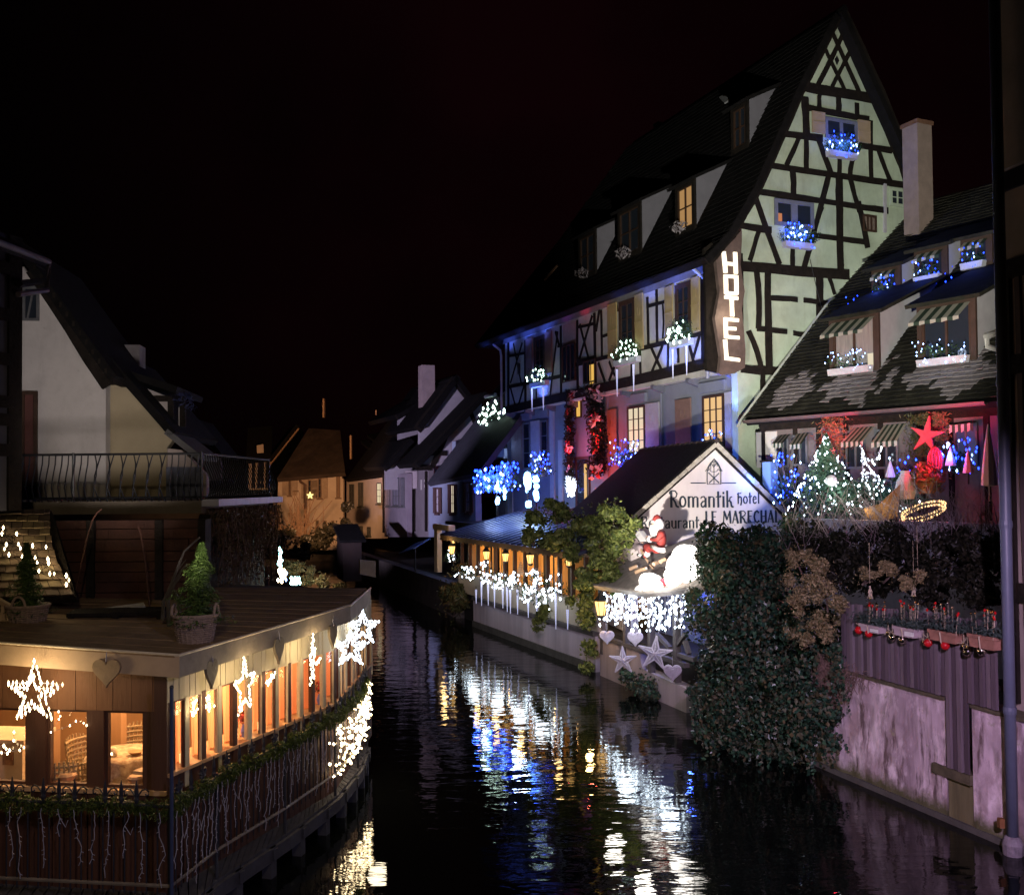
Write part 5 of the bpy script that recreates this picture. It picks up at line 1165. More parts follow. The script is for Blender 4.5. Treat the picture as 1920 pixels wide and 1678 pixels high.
# wooden sledge runners, bamboo poles
SKI = mat('light_ski_wood', (.45, .30, .19), .6, .25, 6, streak=True)
for P, lab, o in (([(65, 770), (130, 950), (220, 1150), (330, 1290), (370, 1330)], 'left upright pale wooden ski with a dark foot on the loggia roof', -.3), ([(505, 800), (590, 950), (700, 1130), (790, 1240), (860, 1270)], 'right upright pale wooden ski curving past the small figure', -.35)):
    p = [Zs(x, y, o) for x, y in P]; t = thing('wooden_ski', lab, 'ski', p[-1], 'wooden skis on the loggia roof'); mb = MB()
    for a, b in zip(p, p[1:]): mb.slabn([a - PF.u * .045, b - PF.u * .045, b + PF.u * .045, a + PF.u * .045], .025)
    mb.build('ski', SKI, t); MB().tube([p[2] + Vector((0, -.03, 0)), p[2] + Vector((0, -.05, .06))], .025, 6).build('binding', IRON, t)
for (x0, y0, x1, y1, lab) in ((-120, 1350, 255, 1240, 'upper left pale log on the loggia roof edge'), (-120, 1470, 310, 1340, 'lower left pale log on the loggia roof edge'), (320, 1230, 475, 1170, 'short pale log right of the left ski'), (440, 1290, 650, 1210, 'pale log between the two skis'), (790, 1130, 870, 1100, 'small pale log below the red-suited figure'), (915, 1090, 1020, 1030, 'small pale log near the tall white figure')):
    a, b = Zs(x0, y0, 0), Zs(x1, y1, -.15); t = thing('log', lab, 'log', a, 'pale logs on the loggia roof'); MB().tube([a, a.lerp(b, .5) + Vector((0, 0, .01)), b], .05, 8, .045).build('log_body', SKI, t)
    MB().tube([b, b + (b - a).normalized() * .006], .035, 8).build('cut_end', FURW, t)
spot('roof_figure_lamp', PF.px(1300, 1110, 2.2) + Vector((0, 0, .2)), Sx(700, 900), 330, (1, .84, .66), 50, .6, .5)

# ---------------------------------------------------------------- veranda on the quay
vo = onz(893, 1176, 0); ve = onz(1090, 1250, 0)
VF = Fr(vo, ve - vo); VL = (ve - vo).length
ver = thing('veranda', 'long low veranda with lit curtained windows along the quay below the hotel', 'veranda', VF.pt(VL / 2, 1.2))
zl1 = VF.uz(*zk(880, 1060))[1]; zl0 = VF.uz(*zk(480, 985))[1]; zL = (zl0 + zl1) / 2
qw = thing('veranda_quay_wall', 'pale plastered quay wall with a dark ledge under the lit veranda', 'wall', VF.pt(VL / 2, 0))
MB().fbox(VF, -.3, VL + .9, -.6, zL - .12, -.4, 0).build('wall', mat('lilac_quay_plaster', (.50, .43, .48), .9, .3, 1.5, .4, streak=True), qw)
MB().fbox(VF, -.3, VL + .9, zL - .12, zL, -.4, .07).build('ledge', mat('dark_stone_ledge', (.07, .06, .06), .9, .3, 5), qw)
MB().fbox(VF, -.3, VL + .9, -.5, .22, 0, .05).build('plinth', mat('wet_stone', (.09, .085, .075), .8, .35, 4, .3), qw)
zs0 = zL + .75
MB().fbox(VF, -2.2, VL + .9, zL, zs0, -.4, -.08).build('parapet', mat('cream_parapet', (.42, .36, .28), .9, .15, 2), ver)
zev = 3.25
def translucent(m, c, k=.75):
    n = m.node_tree; b = n.nodes['Principled BSDF']; t_ = n.nodes.new('ShaderNodeBsdfTranslucent'); x = n.nodes.new('ShaderNodeMixShader'); x.inputs[0].default_value = k; t_.inputs[0].default_value = (*c, 1)
    n.links.new(b.outputs[0], x.inputs[1]); n.links.new(t_.outputs[0], x.inputs[2]); n.links.new(x.outputs[0], n.nodes['Material Output'].inputs[0]); return m
VW = mat('lit_net_curtain', (.62, .40, .18), .9, .4, 30, streak=True)
mb = MB()
for i in range(64):
    u = lerp(-2.2, VL + .7, i / 63); w = (VL + 2.9) / 63; a = rnd.uniform(.02, .1)
    if rnd.random() < .66: mb.add([VF.pt(u, zs0, -.5), VF.pt(u + w * .5, zs0, -.5 + a), VF.pt(u + w, zs0, -.5), VF.pt(u + w, zev, -.5), VF.pt(u + w * .5, zev, -.5 + a), VF.pt(u, zev, -.5)], [(0, 1, 4, 5), (1, 2, 3, 4)])
stuff(mb.build('curtains', translucent(VW, (.95, .55, .2)), ver))
for i in range(14):
    u = lerp(-2.2, VL + .8, i / 13); MB().fbox(VF, u - .05, u + .05, zs0, zev, -.3, -.18).build('mullion', FRAMEW, ver)
MB().fbox(VF, -2.2, VL + .8, zev - .12, zev, -.3, -.15).build('lintel', FRAMEW, ver)
MB().fbox(VF, -2.2, VL + .8, 1.2, zev, -3.2, -3.1).build('inner_wall', mat('warm_inner_wall', (.45, .3, .17), .9, .3, 2), ver)
for i in range(5): point('veranda_inside', VF.pt(lerp(-1.6, VL, (i + .5) / 5), 2.75, -1.4), 52, (1, .58, .22), .15)
SHEET = mat('dark_blue_sheet_roof', (.035, .045, .09), .45, .3, 3, spec=.6)
mb = MB(); e0, e1 = VF.pt(-2.7, zev + .06, .5), VF.pt(VL + .9, zev + .06, .5); f0, f1 = VF.pt(-2.7, 4.35, -3.6), VF.pt(VL + .9, 4.35, -3.2)
mb.slabn([e0, e1, f1, f0], .06); vr = mb.build('roof', SHEET, ver)
for i in range(26):
    a, b = e0.lerp(e1, i / 25), f0.lerp(f1, i / 25); MB().tube([a + Vector((0, 0, .02)), b + Vector((0, 0, .02))], .02, 4).build('seam', SHEET, vr)
mb = MB()
for i in range(60):
    a = e0.lerp(e1, i / 60); b = e0.lerp(e1, (i + 1.02) / 60); dz = .16 if i % 2 else .2
    mb.add([a, b, b - Vector((0, 0, dz)), a - Vector((0, 0, dz))], [(0, 1, 2, 3)])
mb.build('valance', mat('brown_valance', (.12, .08, .05), .8, .3, 6), ver)
for (x, y, lab, s) in ((1145, 682, 'warm lantern at the right end of the veranda among the vines', 1.1), (855, 668, 'third warm lantern of the veranda, left of the vines', 1.15), (670, 655, 'second warm lantern of the veranda, above the pale wooden tree', 1.1), (527, 640, 'first warm lantern of the veranda, between curtains', 1.15), (268, 600, 'warm lantern at the far end post of the veranda', 1.25), (280, 532, 'small warm globe light over the far end lantern', .8)):
    lantern(lab, VF.px(*zk(x, y), .32), s * .85, 10)
# far end post
a = VF.uz(*zk(165, 620), .2)
t = thing('end_post', 'cream lit post and bracket at the far end of the veranda roof', 'post', VF.pt(a[0], a[1] - .8, .2)); b = VF.uz(*zk(165, 430), .2)
MB().fbox(VF, a[0] - .2, a[0] + .2, a[1] - .8, b[1], .1, .3).build('post', mat('cream_post', (.6, .5, .38), .8, .15, 4), t); MB().fbox(VF, a[0] - .25, a[0] + 1.8, b[1] - .1, b[1] + .12, .08, .34).build('beam', MATS['cream_post'], t)
# white lights along the parapet
GP = 'white light clusters along the veranda'
pth = [((240, 600), (290, 700), 26, 'white light cluster on the far end post of the veranda'), ((320, 730), (470, 830), 55, 'white light cluster hanging first along the veranda parapet'), ((470, 690), (560, 850), 60, 'white light cluster below the first veranda lantern'), ((560, 760), (680, 890), 60, 'white light cluster between the first two veranda lanterns'),
       ((660, 770), (780, 900), 60, 'white light cluster round the pale wooden tree on the veranda'), ((790, 860), (880, 1000), 55, 'white light cluster spilling down right of the wooden tree'), ((850, 740), (930, 900), 55, 'white light cluster under the third veranda lantern'), ((900, 880), (1000, 1050), 60, 'white light cluster trailing lowest, by the vines on the wall'), ((1000, 780), (1090, 990), 40, 'white light cluster at the vine end of the veranda')]
for (x0, y0), (x1, y1), n, lab in pth:
    p = VF.px(*zk((x0 + x1) / 2, y0), .15); t = thing('light_cluster', lab, 'light cluster', p, GP); P = []; w = MB()
    for i in range(n):
        f = rnd.random(); x = rnd.gauss((x0 + x1) / 2, (x1 - x0) * .3); y = lerp(y0, y1, f) ; P.append(VF.px(*zk(x, y), .12 + rnd.uniform(0, .22)))
    for i in range(6):
        x = lerp(x0, x1, i / 5); w.tube([VF.px(*zk(x, y0), .14), VF.px(*zk(x + rnd.uniform(-8, 8), y1), .16)], .006, 3)
    stuff(w.build('wires', WIRE, t)); leds(t, P[::2], .027, LEDW)
    g = MB(); q = VF.px(*zk((x0 + x1) / 2, (y0 + y1) / 2), .12); foliage(g, [(q, (.4, .4, .3))], 90, .12, .3); stuff(g.build('fir_sprigs', FIR, t))
for i in range(4): point('cluster_glow', VF.px(*zk(430 + i * 170, 830 + i * 45), .8), 14, (.82, .92, 1), .2)
u, z = VF.uz(*zk(785, 790), .2); tz = VF.uz(*zk(785, 690), .2)[1]
t = thing('wooden_tree', 'pale slatted wooden tree lit warm between the veranda lanterns', 'ornament', VF.pt(u, z, .2))
for k in range(6):
    f = k / 6; MB().slab(VF, [(u - .35 * (1 - f), lerp(z, tz, f)), (u + .35 * (1 - f), lerp(z, tz, f)), (u + .22 * (1 - f), lerp(z, tz, f + .13)), (u - .22 * (1 - f), lerp(z, tz, f + .13))], .18, .22).build('slat', mat('pale_pine', (.6, .38, .22), .7, .2, 5), t)
GV = 'icicle lights hanging along the veranda wall'
ord_ = ['first', 'second', 'third', 'fourth', 'fifth', 'sixth', 'seventh', 'eighth', 'ninth', 'tenth', 'eleventh', 'twelfth']
for i, (x, y0, y1) in enumerate(((450, 900, 1000), (490, 840, 1015), (540, 850, 1015), (587, 850, 1032), (650, 890, 1035), (682, 880, 1062), (706, 900, 1075), (760, 900, 1080), (840, 970, 1105), (905, 940, 1115), (1045, 900, 1190), (1135, 1050, 1195))):
    p, q = VF.px(*zk(x, y0), .2), VF.px(*zk(x, y1), .2); icicle('%s icicle light from the far end along the veranda wall' % ord_[i], p, p.z - q.z, GV, .045)

# ---------------------------------------------------------------- vines and bushes
VINE = leafmat('vine_leaves', [(.012, .02, .006), (.06, .085, .02), (.17, .19, .05), (.03, .04, .012), (.12, .13, .04)])
IVY = leafmat('ivy_leaves', [(.004, .012, .007), (.012, .03, .02), (.04, .085, .045), (.02, .055, .04), (.10, .075, .04), (.01, .02, .015), (.13, .13, .09)], .3)
DRY = leafmat('dry_leaves', [(.10, .07, .03), (.26, .19, .09), (.05, .04, .02), (.36, .27, .15), (.06, .07, .03)])
HEDGE = leafmat('dark_hedge_leaves', [(.004, .004, .003), (.010, .010, .006), (.022, .019, .012)])
def bush(name, lab, cat, circ, n, size, m, asp=.62, depth=.8, stems=8, sub=7, solid=False, trail=0):
    B_ = []; big = []
    for (x, y, r, Y) in circ:
        c = at(x, y, Y); rr = r * Y / FPX; big.append((c, (rr, rr * depth, rr)))
        for k in range(sub):       # a crown of uneven clumps, with gaps between them
            e, q = ell(c, (rr * (.98 if solid else .78), rr * depth * .9, rr * (.98 if solid else .78))); s_ = rr * rnd.uniform(.28, .55); B_.append((e, (s_, s_ * .9, s_ * rnd.uniform(.7, 1))))
    if solid: B_ = B_ + [(c, tuple(q * .86 for q in r_)) for c, r_ in big]
    c0 = big[0][0]; lo = min(b[0].z - b[1][2] for b in big); t = thing(name, lab, cat, (c0.x, c0.y, lo))
    g = MB(); foliage(g, B_, n, size, asp)
    for _ in range(n // 14):       # loose sprigs past the outline
        c, r_ = big[rnd.randrange(len(big))]; e = ell(c, [q * 1.12 for q in r_])[0]; g.leaf(e, size * .8, asp)
    for i in range(trail):         # shoots hanging over the edge
        c, r_ = big[rnd.randrange(len(big))]; p = c + Vector((rnd.uniform(-1, 1) * r_[0], -r_[1] * rnd.uniform(.4, .9), -r_[2] * rnd.uniform(.2, .8)))
        for k in range(rnd.randrange(5, 14)): p = p + Vector((rnd.gauss(0, .025), -abs(rnd.gauss(0, .02)), -.06)); g.leaf(p, size * rnd.uniform(.6, 1.3), asp, (0, -.6, .2))
    stuff(g.build('foliage', m, t)); s = MB()
    for i in range(stems):
        b = big[i % len(big)]; e = ell(*b)[0]; a = b[0] - Vector((0, -.1, b[1][2] * .8)); s.tube([a, a.lerp(e, .5), e], .02, 5, .006)
    stuff(s.build('stems', MATS['bare_twig'], t)); return t
bush('vine', 'sunny green vine heaped on the veranda roof left of the sign hut', 'vine', [(1115, 975, 30, 26.5), (1150, 965, 30, 26), (1165, 1000, 30, 25.6), (1160, 1030, 26, 25.6), (1145, 1075, 26, 25.8), (1160, 1110, 14, 25.7), (1120, 1010, 32, 26.2), (1090, 985, 24, 27), (1185, 985, 20, 25.4)], 7000, .14, VINE, .5, .7)
bush('vine', 'darker vine in shade on the veranda roof below the garland columns', 'vine', [(1010, 975, 30, 29), (1045, 960, 28, 28.5), (1000, 1005, 22, 29), (1040, 1000, 34, 28.4), (1075, 1030, 26, 27.6)], 4200, .16, VINE, .5, .7)
bush('vine', 'dark vine hanging down between the veranda and the loggia to the quay', 'vine', [(1130, 1050, 26, 25.8), (1105, 1080, 28, 26.4), (1085, 1120, 26, 27.2), (1100, 1160, 20, 27), (1105, 1215, 18, 26.8), (1100, 1250, 14, 26.7), (1020, 1150, 16, 28.8), (1010, 1170, 14, 29)], 4600, .14, VINE, .5, .7)
bush('shrub', 'dark olive shrub overhanging the river at the far end of the veranda', 'shrub', [(855, 1100, 34, 38.5), (850, 1130, 34, 38), (870, 1065, 22, 39)], 2600, .2, GRL, .45, .8)
bush('shrub', 'blue green bush below the hanging stars at the water', 'shrub', [(1195, 1280, 26, 24.6), (1225, 1285, 28, 24), (1210, 1310, 22, 24), (1175, 1268, 16, 25)], 2600, .11, IVY, .6, .8)
bush('ivy', 'huge ivy mound overhanging the river between the loggia and the slatted fence', 'ivy', [(1400, 1150, 95, 20.2), (1370, 1060, 72, 21), (1450, 1050, 70, 20.6), (1440, 1240, 105, 19.4), (1360, 1270, 62, 20), (1500, 1300, 80, 18.4), (1380, 1350, 66, 19.4), (1450, 1370, 66, 18.8), (1530, 1350, 50, 17.8), (1345, 1180, 45, 20.6), (1530, 1180, 55, 18.4), (1340, 1022, 40, 21.4), (1420, 1010, 34, 21), (1400, 1400, 36, 19.2), (1340, 1375, 30, 19.6), (1310, 1300, 20, 20), (1420, 1425, 18, 19), (1480, 1425, 16, 18.6), (1575, 1230, 24, 17.6), (1300, 1120, 18, 21), (1480, 985, 22, 20)], 42000, .09, IVY, .66, .75, 14, solid=True, trail=320, sub=11)
bush('climber', 'dry tan climber over the top right of the ivy mound', 'climber', [(1530, 1080, 42, 17.2), (1555, 1120, 36, 16.9), (1500, 1130, 36, 17.3), (1480, 1090, 24, 17.6), (1510, 1200, 20, 17.2), (1545, 1170, 34, 17.6), (1490, 1180, 24, 18.4), (1505, 1050, 30, 18.6)], 7000, .06, DRY, .45, .6)
bush('hedge', 'black clipped hedge standing behind the slatted fence', 'hedge', [(1520, 1010, 45, 19.6), (1550, 1065, 40, 19.0), (1590, 1085, 34, 18.6), (1600, 1030, 55, 18.8), (1690, 1040, 60, 17.8), (1770, 1040, 60, 17), (1850, 1045, 60, 16.2), (1640, 1090, 40, 18), (1740, 1100, 45, 17), (1830, 1100, 45, 16)], 13000, .1, HEDGE, .5, .7, solid=True)
bush('climber', 'dry climber sprawling behind the left half of the slatted fence', 'climber', [(1620, 1080, 22, 16.9), (1660, 1075, 24, 16.6), (1700, 1090, 18, 16.2), (1725, 1080, 14, 16)], 2400, .05, DRY, .35, .5)
t = thing('bare_branches', 'leafless tangled twigs rising over the hedge before the low house', 'bare shrub', at(1680, 1030, 17.6)); mb = MB()
for i in range(230):
    x = rnd.uniform(1470, 1880); Y = lerp(20, 16.4, (x - 1470) / 410) + rnd.uniform(-.4, .4); a = at(x, rnd.uniform(985, 1040), Y); L = rnd.uniform(.3, 1.1)
    d = Vector((rnd.gauss(0, .5), rnd.gauss(0, .25), 1)).normalized(); b = a + d * L * .5; c = b + (d + Vector((rnd.gauss(0, .3), 0, rnd.gauss(0, .2)))).normalized() * L * .5
    mb.tube([a, b, c], .009, 3, .003)
    for k in range(2): e = a.lerp(c, rnd.uniform(.3, .9)); mb.tube([e, e + Vector((rnd.gauss(0, .12), rnd.gauss(0, .08), rnd.uniform(0, .2)))], .005, 3, .002)
stuff(mb.build('twigs', mat('purple_grey_twig', (.16, .12, .13), .8, .3, 9), t))

# ---------------------------------------------------------------- near quay wall, slatted fence, planters, baubles
FF = Fr(onz(1560, 1447, 0), onz(1895, 1590, 0) - onz(1560, 1447, 0)); FL = (onz(1895, 1590, 0) - onz(1560, 1447, 0)).length
PINKW = mat('stained_pink_render', (.66, .52, .58), .9, .35, 1.7, .9, 7, c2=(.20, .13, .15), streak=True)
n0, n1 = FF.uz(1772, 1300)[0], FF.uz(1822, 1330)[0]; zn0 = FF.uz(1795, 1437)[1]; zt0 = FF.uz(1600, 1265)[1]; zt1 = FF.uz(1890, 1345)[1]; zw = (zt0 + zt1) / 2
qw = thing('quay_wall', 'stained pinkish rendered quay wall under the slatted fence', 'wall', FF.pt(FL / 2, 0))
def rough(F, u0, u1, z0, z1, m, parent, step=.07, amp=.05, back=-.4):
    """a hand-rendered wall face: every grid point lies a little in or out"""
    from mathutils import noise
    nu, nz = max(2, int((u1 - u0) / step)), max(2, int((z1 - z0) / step)); mb = MB(); V_ = []
    for j in range(nz + 1):
        for i in range(nu + 1):
            u, z = lerp(u0, u1, i / nu), lerp(z0, z1, j / nz); e = 0 if (i in (0, nu) or j in (0, nz)) else 1
            o = amp * e * (noise.noise(Vector((u * 1.6, z * 1.6, 3))) + .5 * noise.noise(Vector((u * 5, z * 5, 9)))); V_.append(F.pt(u, z, o))
    mb.add(V_, [(j * (nu + 1) + i, j * (nu + 1) + i + 1, (j + 1) * (nu + 1) + i + 1, (j + 1) * (nu + 1) + i) for j in range(nz) for i in range(nu)])
    mb.fbox(F, u0, u1, z0, z1, back, -.05); return mb.build('wall', m, parent)
def stained(m, moss=(.10, .095, .045), zt=.34):
    """damp stains, flaking patches and an algae line at the water"""
    n = m.node_tree; b = n.nodes['Principled BSDF']; src = b.inputs['Base Color'].links[0].from_socket; tc = n.nodes['Texture Coordinate']
    def nz(sc, det, zs):
        mp = n.nodes.new('ShaderNodeMapping'); mp.inputs['Scale'].default_value = (1, 1, zs); n.links.new(tc.outputs['Object'], mp.inputs[0])
        q = n.nodes.new('ShaderNodeTexNoise'); q.inputs['Scale'].default_value = sc; q.inputs['Detail'].default_value = det; q.inputs['Roughness'].default_value = .7; n.links.new(mp.outputs[0], q.inputs['Vector']); return q.outputs[0]
    def mask(v, lo, hi):
        r_ = n.nodes.new('ShaderNodeMapRange'); r_.inputs[1].default_value = lo; r_.inputs[2].default_value = hi; n.links.new(v, r_.inputs[0]); return r_.outputs[0]
    def mixc(f, c0, c1):
        x = n.nodes.new('ShaderNodeMix'); x.data_type = 'RGBA'; n.links.new(f, x.inputs[0]); n.links.new(c0, x.inputs[6]); x.inputs[7].default_value = (*c1, 1); return x.outputs[2]
    c = mixc(mask(nz(2.2, 9, .5), .50, .62), src, (.76, .62, .68)); c = mixc(mask(nz(1.3, 8, .8), .52, .70), c, (.36, .25, .26)); c = mixc(mask(nz(5.0, 6, .18), .55, .66), c, (.15, .10, .10)); c = mixc(mask(nz(3.1, 8, 1), .62, .70), c, (.30, .27, .16))
    sp = n.nodes.new('ShaderNodeSeparateXYZ'); n.links.new(tc.outputs['Object'], sp.inputs[0]); ad = n.nodes.new('ShaderNodeMath'); ad.operation = 'MULTIPLY_ADD'; ad.inputs[1].default_value = -.55; n.links.new(nz(4, 6, 1), ad.inputs[0]); n.links.new(sp.outputs['Z'], ad.inputs[2])
    c = mixc(mask(ad.outputs[0], zt - .25, zt - .5), c, moss); n.links.new(c, b.inputs['Base Color']); return m
stained(PINKW)
for a_, b_ in ((-.45, n0), (n1, FL + .5)): rough(FF, a_, b_, -.05, zw, PINKW, qw)
MB().fbox(FF, n0, n1, -.6, zn0 - .12, -.4, -.03).build('wall', mat('mossy_render', (.16, .14, .07), .9, .4, 4, .5, 12, streak=True), qw)
MB().fbox(FF, n0 - .25, n1, zn0 - .2, zn0 - .05, -.4, .06).build('sill', mat('mossy_stone', (.10, .085, .05), .9, .4, 6, .4), qw)
for a, b in ((-.2, n0), (n1, FL + .4)): MB().fbox(FF, a, b, zw, zw + .05, -.4, .04).build('coping', MATS['mossy_stone'], qw)
MB().fbox(FF, -.6, FL + .5, -.5, .09, 0, .05).build('footing', MATS['wet_stone'], qw)
MB().fbox(FF, -2.2, -.56, -.6, 1.6, -.5, -.1).build('wall', PINKW, qw)
SLATS = [mat('weathered_slat_' + w_, c_, .8, .3, 5, .3, streak=True) for w_, c_ in (('dark', (.085, .06, .075)), ('mid', (.125, .09, .11)), ('pale', (.165, .125, .145)))]
fence = thing('slat_fence', 'dull purple-brown fence of upright slats on the pink quay wall', 'fence', FF.pt(FL / 2, zw))
SLAT = mat('weathered_slat', (.115, .08, .10), .8, .25, 5, .2, streak=True)
f0 = FF.uz(1584, 1200)[0]; zf0, zf1 = FF.uz(1590, 1130)[1], FF.uz(1880, 1166)[1]; ns = int((FL - f0) / .112)
for i in range(ns):
    u = f0 + i * .112; inn = n0 - .02 < u < n1 - .06; zb0 = zn0 - .04 if inn else zw + .02 + .05
    zt_ = lerp(zf0, zf1, i / ns) + rnd.uniform(-.015, .015)
    MB().fbox(FF, u, u + .08 + rnd.uniform(-.004, .004), zb0, zt_, .02, (.045 if i % 2 else .068) + rnd.uniform(0, .008)).build('slat', SLATS[(i * 7 + i // 3) % 3], fence)
for z in (zw + .35, (zf0 + zf1) / 2 - .25): MB().fbox(FF, f0, FL, z, z + .07, -.03, .018).build('rail', TIMBER, fence)
for u in (f0 + .05, FL * .35, FL * .7, FL - .05): MB().fbox(FF, u - .05, u + .05, zw, zf0 - .05, -.13, -.032).build('post', TIMBER, fence)
TERRA = mat('terracotta_box', (.36, .17, .12), .85, .3, 6)
GPl = 'planters hung along the slatted fence'
PB = mat('pinkish_pale_box', (.45, .34, .36), .8, .2, 6)
REDB = mat('red_glass_bauble', (.5, .01, .015), .12, .1, 4, spec=.8); GOLD = mat('gold_bauble', (.75, .55, .25), .15, .1, 4, metal=1.0); SILV = mat('champagne_bauble', (.8, .72, .6), .12, .1, 4, metal=1.0)
REED = leafmat('blue_grey_fir', [(.03, .05, .045), (.06, .08, .07), (.02, .035, .03)])
for i, (x0, x1, yt, yb, lab, m) in enumerate(((550, 712, 765, 835, 'pale pinkish planter of fir sprigs, leftmost on the slatted fence', PB), (835, 1020, 785, 872, 'half pink half white planter, second from the left on the slatted fence', PB), (1140, 1380, 812, 920, 'terracotta planter above the two close red baubles on the fence', TERRA), (1480, 1712, 848, 975, 'terracotta planter of fir sprigs nearest the drainpipe', TERRA))):
    u0, z1 = FF.uz(*zo(x0, yt), .15); u1, z0 = FF.uz(*zo(x1, yb), .15); h = z1 - z0
    z0 -= .05; t = thing('planter_box', lab, 'planter', FF.pt((u0 + u1) / 2, z0, .15), GPl)
    MB().slab(FF, [(u0 + .03, z0), (u1 - .03, z0), (u1, z1), (u0, z1)], .06, .24).build('box', m, t)
    MB().fbox(FF, u0 - .012, u1 + .012, z1 - .05, z1, .05, .253).build('rim', m, t)
    if i < 2: MB().fbox(FF, lerp(u0, u1, .55), u1 - .01, z0 + .02, z1 - .055, .24, .246).build('white_panel', FURW, t)
    MB().tube([FF.pt(lerp(u0, u1, .45), z1 - .02, .26), FF.pt(lerp(u0, u1, .48), z0 - .02, .25)], .012, 4).build('raffia', mat('raffia', (.45, .36, .26), .9, .2, 9), t)
    g = MB(); hw = (u1 - u0) / 2
    for _ in range(520):
        s = rnd.uniform(-1.25, 1.25); b = FF.pt((u0 + u1) / 2 + s * hw, z1 + .01, .15 + rnd.uniform(-.1, .1)); tip = b + FF.u * s * .12 + FF.n * rnd.uniform(-.1, .15) + Vector((0, 0, rnd.uniform(.02, .34) * (1.1 - .5 * abs(s))))
        g.leaf(b.lerp(tip, rnd.random()), rnd.uniform(.06, .12), .22, (tip - b).normalized())
    stuff(g.build('fir_sprigs', REED, t)); p1, p2, st = MB(), MB(), MB()
    for k in range(13):
        s = rnd.uniform(-1, 1); q = FF.pt((u0 + u1) / 2 + s * hw * 1.15, z1 + rnd.uniform(.26, .42), .15 + rnd.uniform(-.08, .1)); st.tube([q - Vector((s * .03, 0, .3)), q], .005, 3)
        (p1 if k % 2 else p2).ball(q, .02, 6, 5, sz=1.2)
    stuff(st.build('picks', MATS['raffia'], t)); stuff(p1.build('red_berries', REDB, t)); stuff(p2.build('gold_balls', SILV, t))
GBa = 'baubles hanging on the slatted fence'
for (x, y, r, m, lab) in ((503, 828, 34, REDB, 'red bauble hanging leftmost on the slatted fence'), (590, 858, 34, REDB, 'red bauble right under the leftmost pale planter'), (757, 850, 18, GOLD, 'small gold bauble beside the second planter, left of a champagne one'), (795, 888, 34, SILV, 'champagne bauble left under the second planter of the fence'), (882, 910, 36, SILV, 'champagne bauble right under the second planter of the fence'),
                     (1062, 930, 16, GOLD, 'small gold bauble tucked left of a red bauble under the third planter'), (1097, 938, 36, REDB, 'red bauble at the left end of the third planter'), (1245, 960, 38, REDB, 'red bauble below the middle of the third planter'), (1403, 962, 18, GOLD, 'small gold bauble left of the fourth planter'), (1437, 1012, 40, SILV, 'champagne bauble left below the fourth planter'), (1556, 1005, 42, SILV, 'champagne bauble below the planter nearest the drainpipe')):
    p = FF.px(*zo(x, y), .2); r = r / 4.571 * p.y / FPX; t = thing('bauble', lab, 'bauble', p, GBa)
    MB().ball(p, r, 14, 10).build('ball', m, t, True); MB().lathe(p + Vector((0, 0, r * .95)), [(r * .3, 0), (r * .3, r * .3), (r * .1, r * .35)], 8).build('cap', GOLD, t)
    s = MB()
    for k in range(6): s.tube([p + Vector((0, 0, r * 1.25)), p + FF.u * rnd.uniform(-.1, .1) + FF.n * .03 + Vector((0, 0, rnd.uniform(-.05, .16)))], .0045, 3)
    s.tube([p + Vector((0, 0, r * 1.2)), p + Vector((0, 0, r * 1.2 + .14))], .006, 3); s.build('raffia', MATS['raffia'], t)
for (x, y, lab) in ((600, 500, 'pale bundle of dried stalks hanging over the leftmost planter'), (975, 480, 'hanging dried stalk bundle with a gold tip above the second planter'), (1010, 350, 'highest hanging pale dried bundle before the black hedge')):
    p = at(*zo(x, y), 16.2); t = thing('dried_bundle', lab, 'dried bundle', p, 'dried bundles hanging over the fence'); s = MB()
    for k in range(10): s.tube([p + Vector((0, 0, .1)), p + Vector((rnd.uniform(-.03, .03), rnd.uniform(-.02, .02), 0)), p + Vector((rnd.uniform(-.05, .05), rnd.uniform(-.02, .02), -.11))], .005, 3)
    s.build('stalks', MATS['raffia'], t); MB().ball(p - Vector((0, 0, .11)), .022, 8, 6).build('ball', GOLD, t); MB().tube([p + Vector((0, 0, .14)), p + Vector((0, 0, .8))], .004, 3).build('cord', MATS['raffia'], t)
# brown roots and dry growth spilling over the pink wall
t = thing('root_tangle', 'brown hair-like roots and dry stems spilling over the pink quay wall by the ivy', 'roots', FF.pt(.4, zw)); mb = MB()
for i in range(420):
    u = abs(rnd.gauss(0, .55)) - .3; z = zw + rnd.uniform(-.1, .25); L = rnd.uniform(.15, .95) * max(.15, 1 - u * .6); P = [FF.pt(u, z, .03)]
    for k in range(3): u += rnd.gauss(0, .05); z -= L / 3; P.append(FF.pt(u, z, .02 + rnd.uniform(0, .12)))
    mb.tube(P, .006, 3, .003)
stuff(mb.build('roots', mat('dry_root', (.15, .09, .075), .9, .35, 9), t))
# drainpipe and the timbered house at the right edge
DP = FF.px(1899, 1585, .16); PIPE = mat('grey_blue_pipe', (.10, .115, .17), .45, .15, 3, spec=.5)
t = thing('drainpipe', 'thick grey blue drainpipe running down the right edge to the river', 'drainpipe', (DP.x, DP.y, .1))
MB().tube([(DP.x, DP.y, .22), (DP.x, DP.y, 3.2), (DP.x, DP.y, 17)], .078, 14, .078).build('pipe', PIPE, t, True)
for z in (2.0, 4.6, 6.6): MB().lathe((DP.x, DP.y, z), [(.086, -.05), (.09, 0), (.086, .05)], 14).build('joint', PIPE, t)
MB().lathe((DP.x, DP.y, .1), [(.13, -.1), (.14, .05), (.11, .14), (.085, .16)], 12).build('shoe', mat('rusty_shoe', (.2, .17, .2), .6, .5, 9), t)
MB().box((DP.x - .1, DP.y + .12, .4), .07, .08, .13).build('rust_bracket', mat('rust', (.2, .08, .03), .9, .4, 9), t)
w0 = Vector((DP.x + .34, DP.y + .55, 0)); RF = Fr(w0, Vector((9.6, 5.0, 0)) - w0)
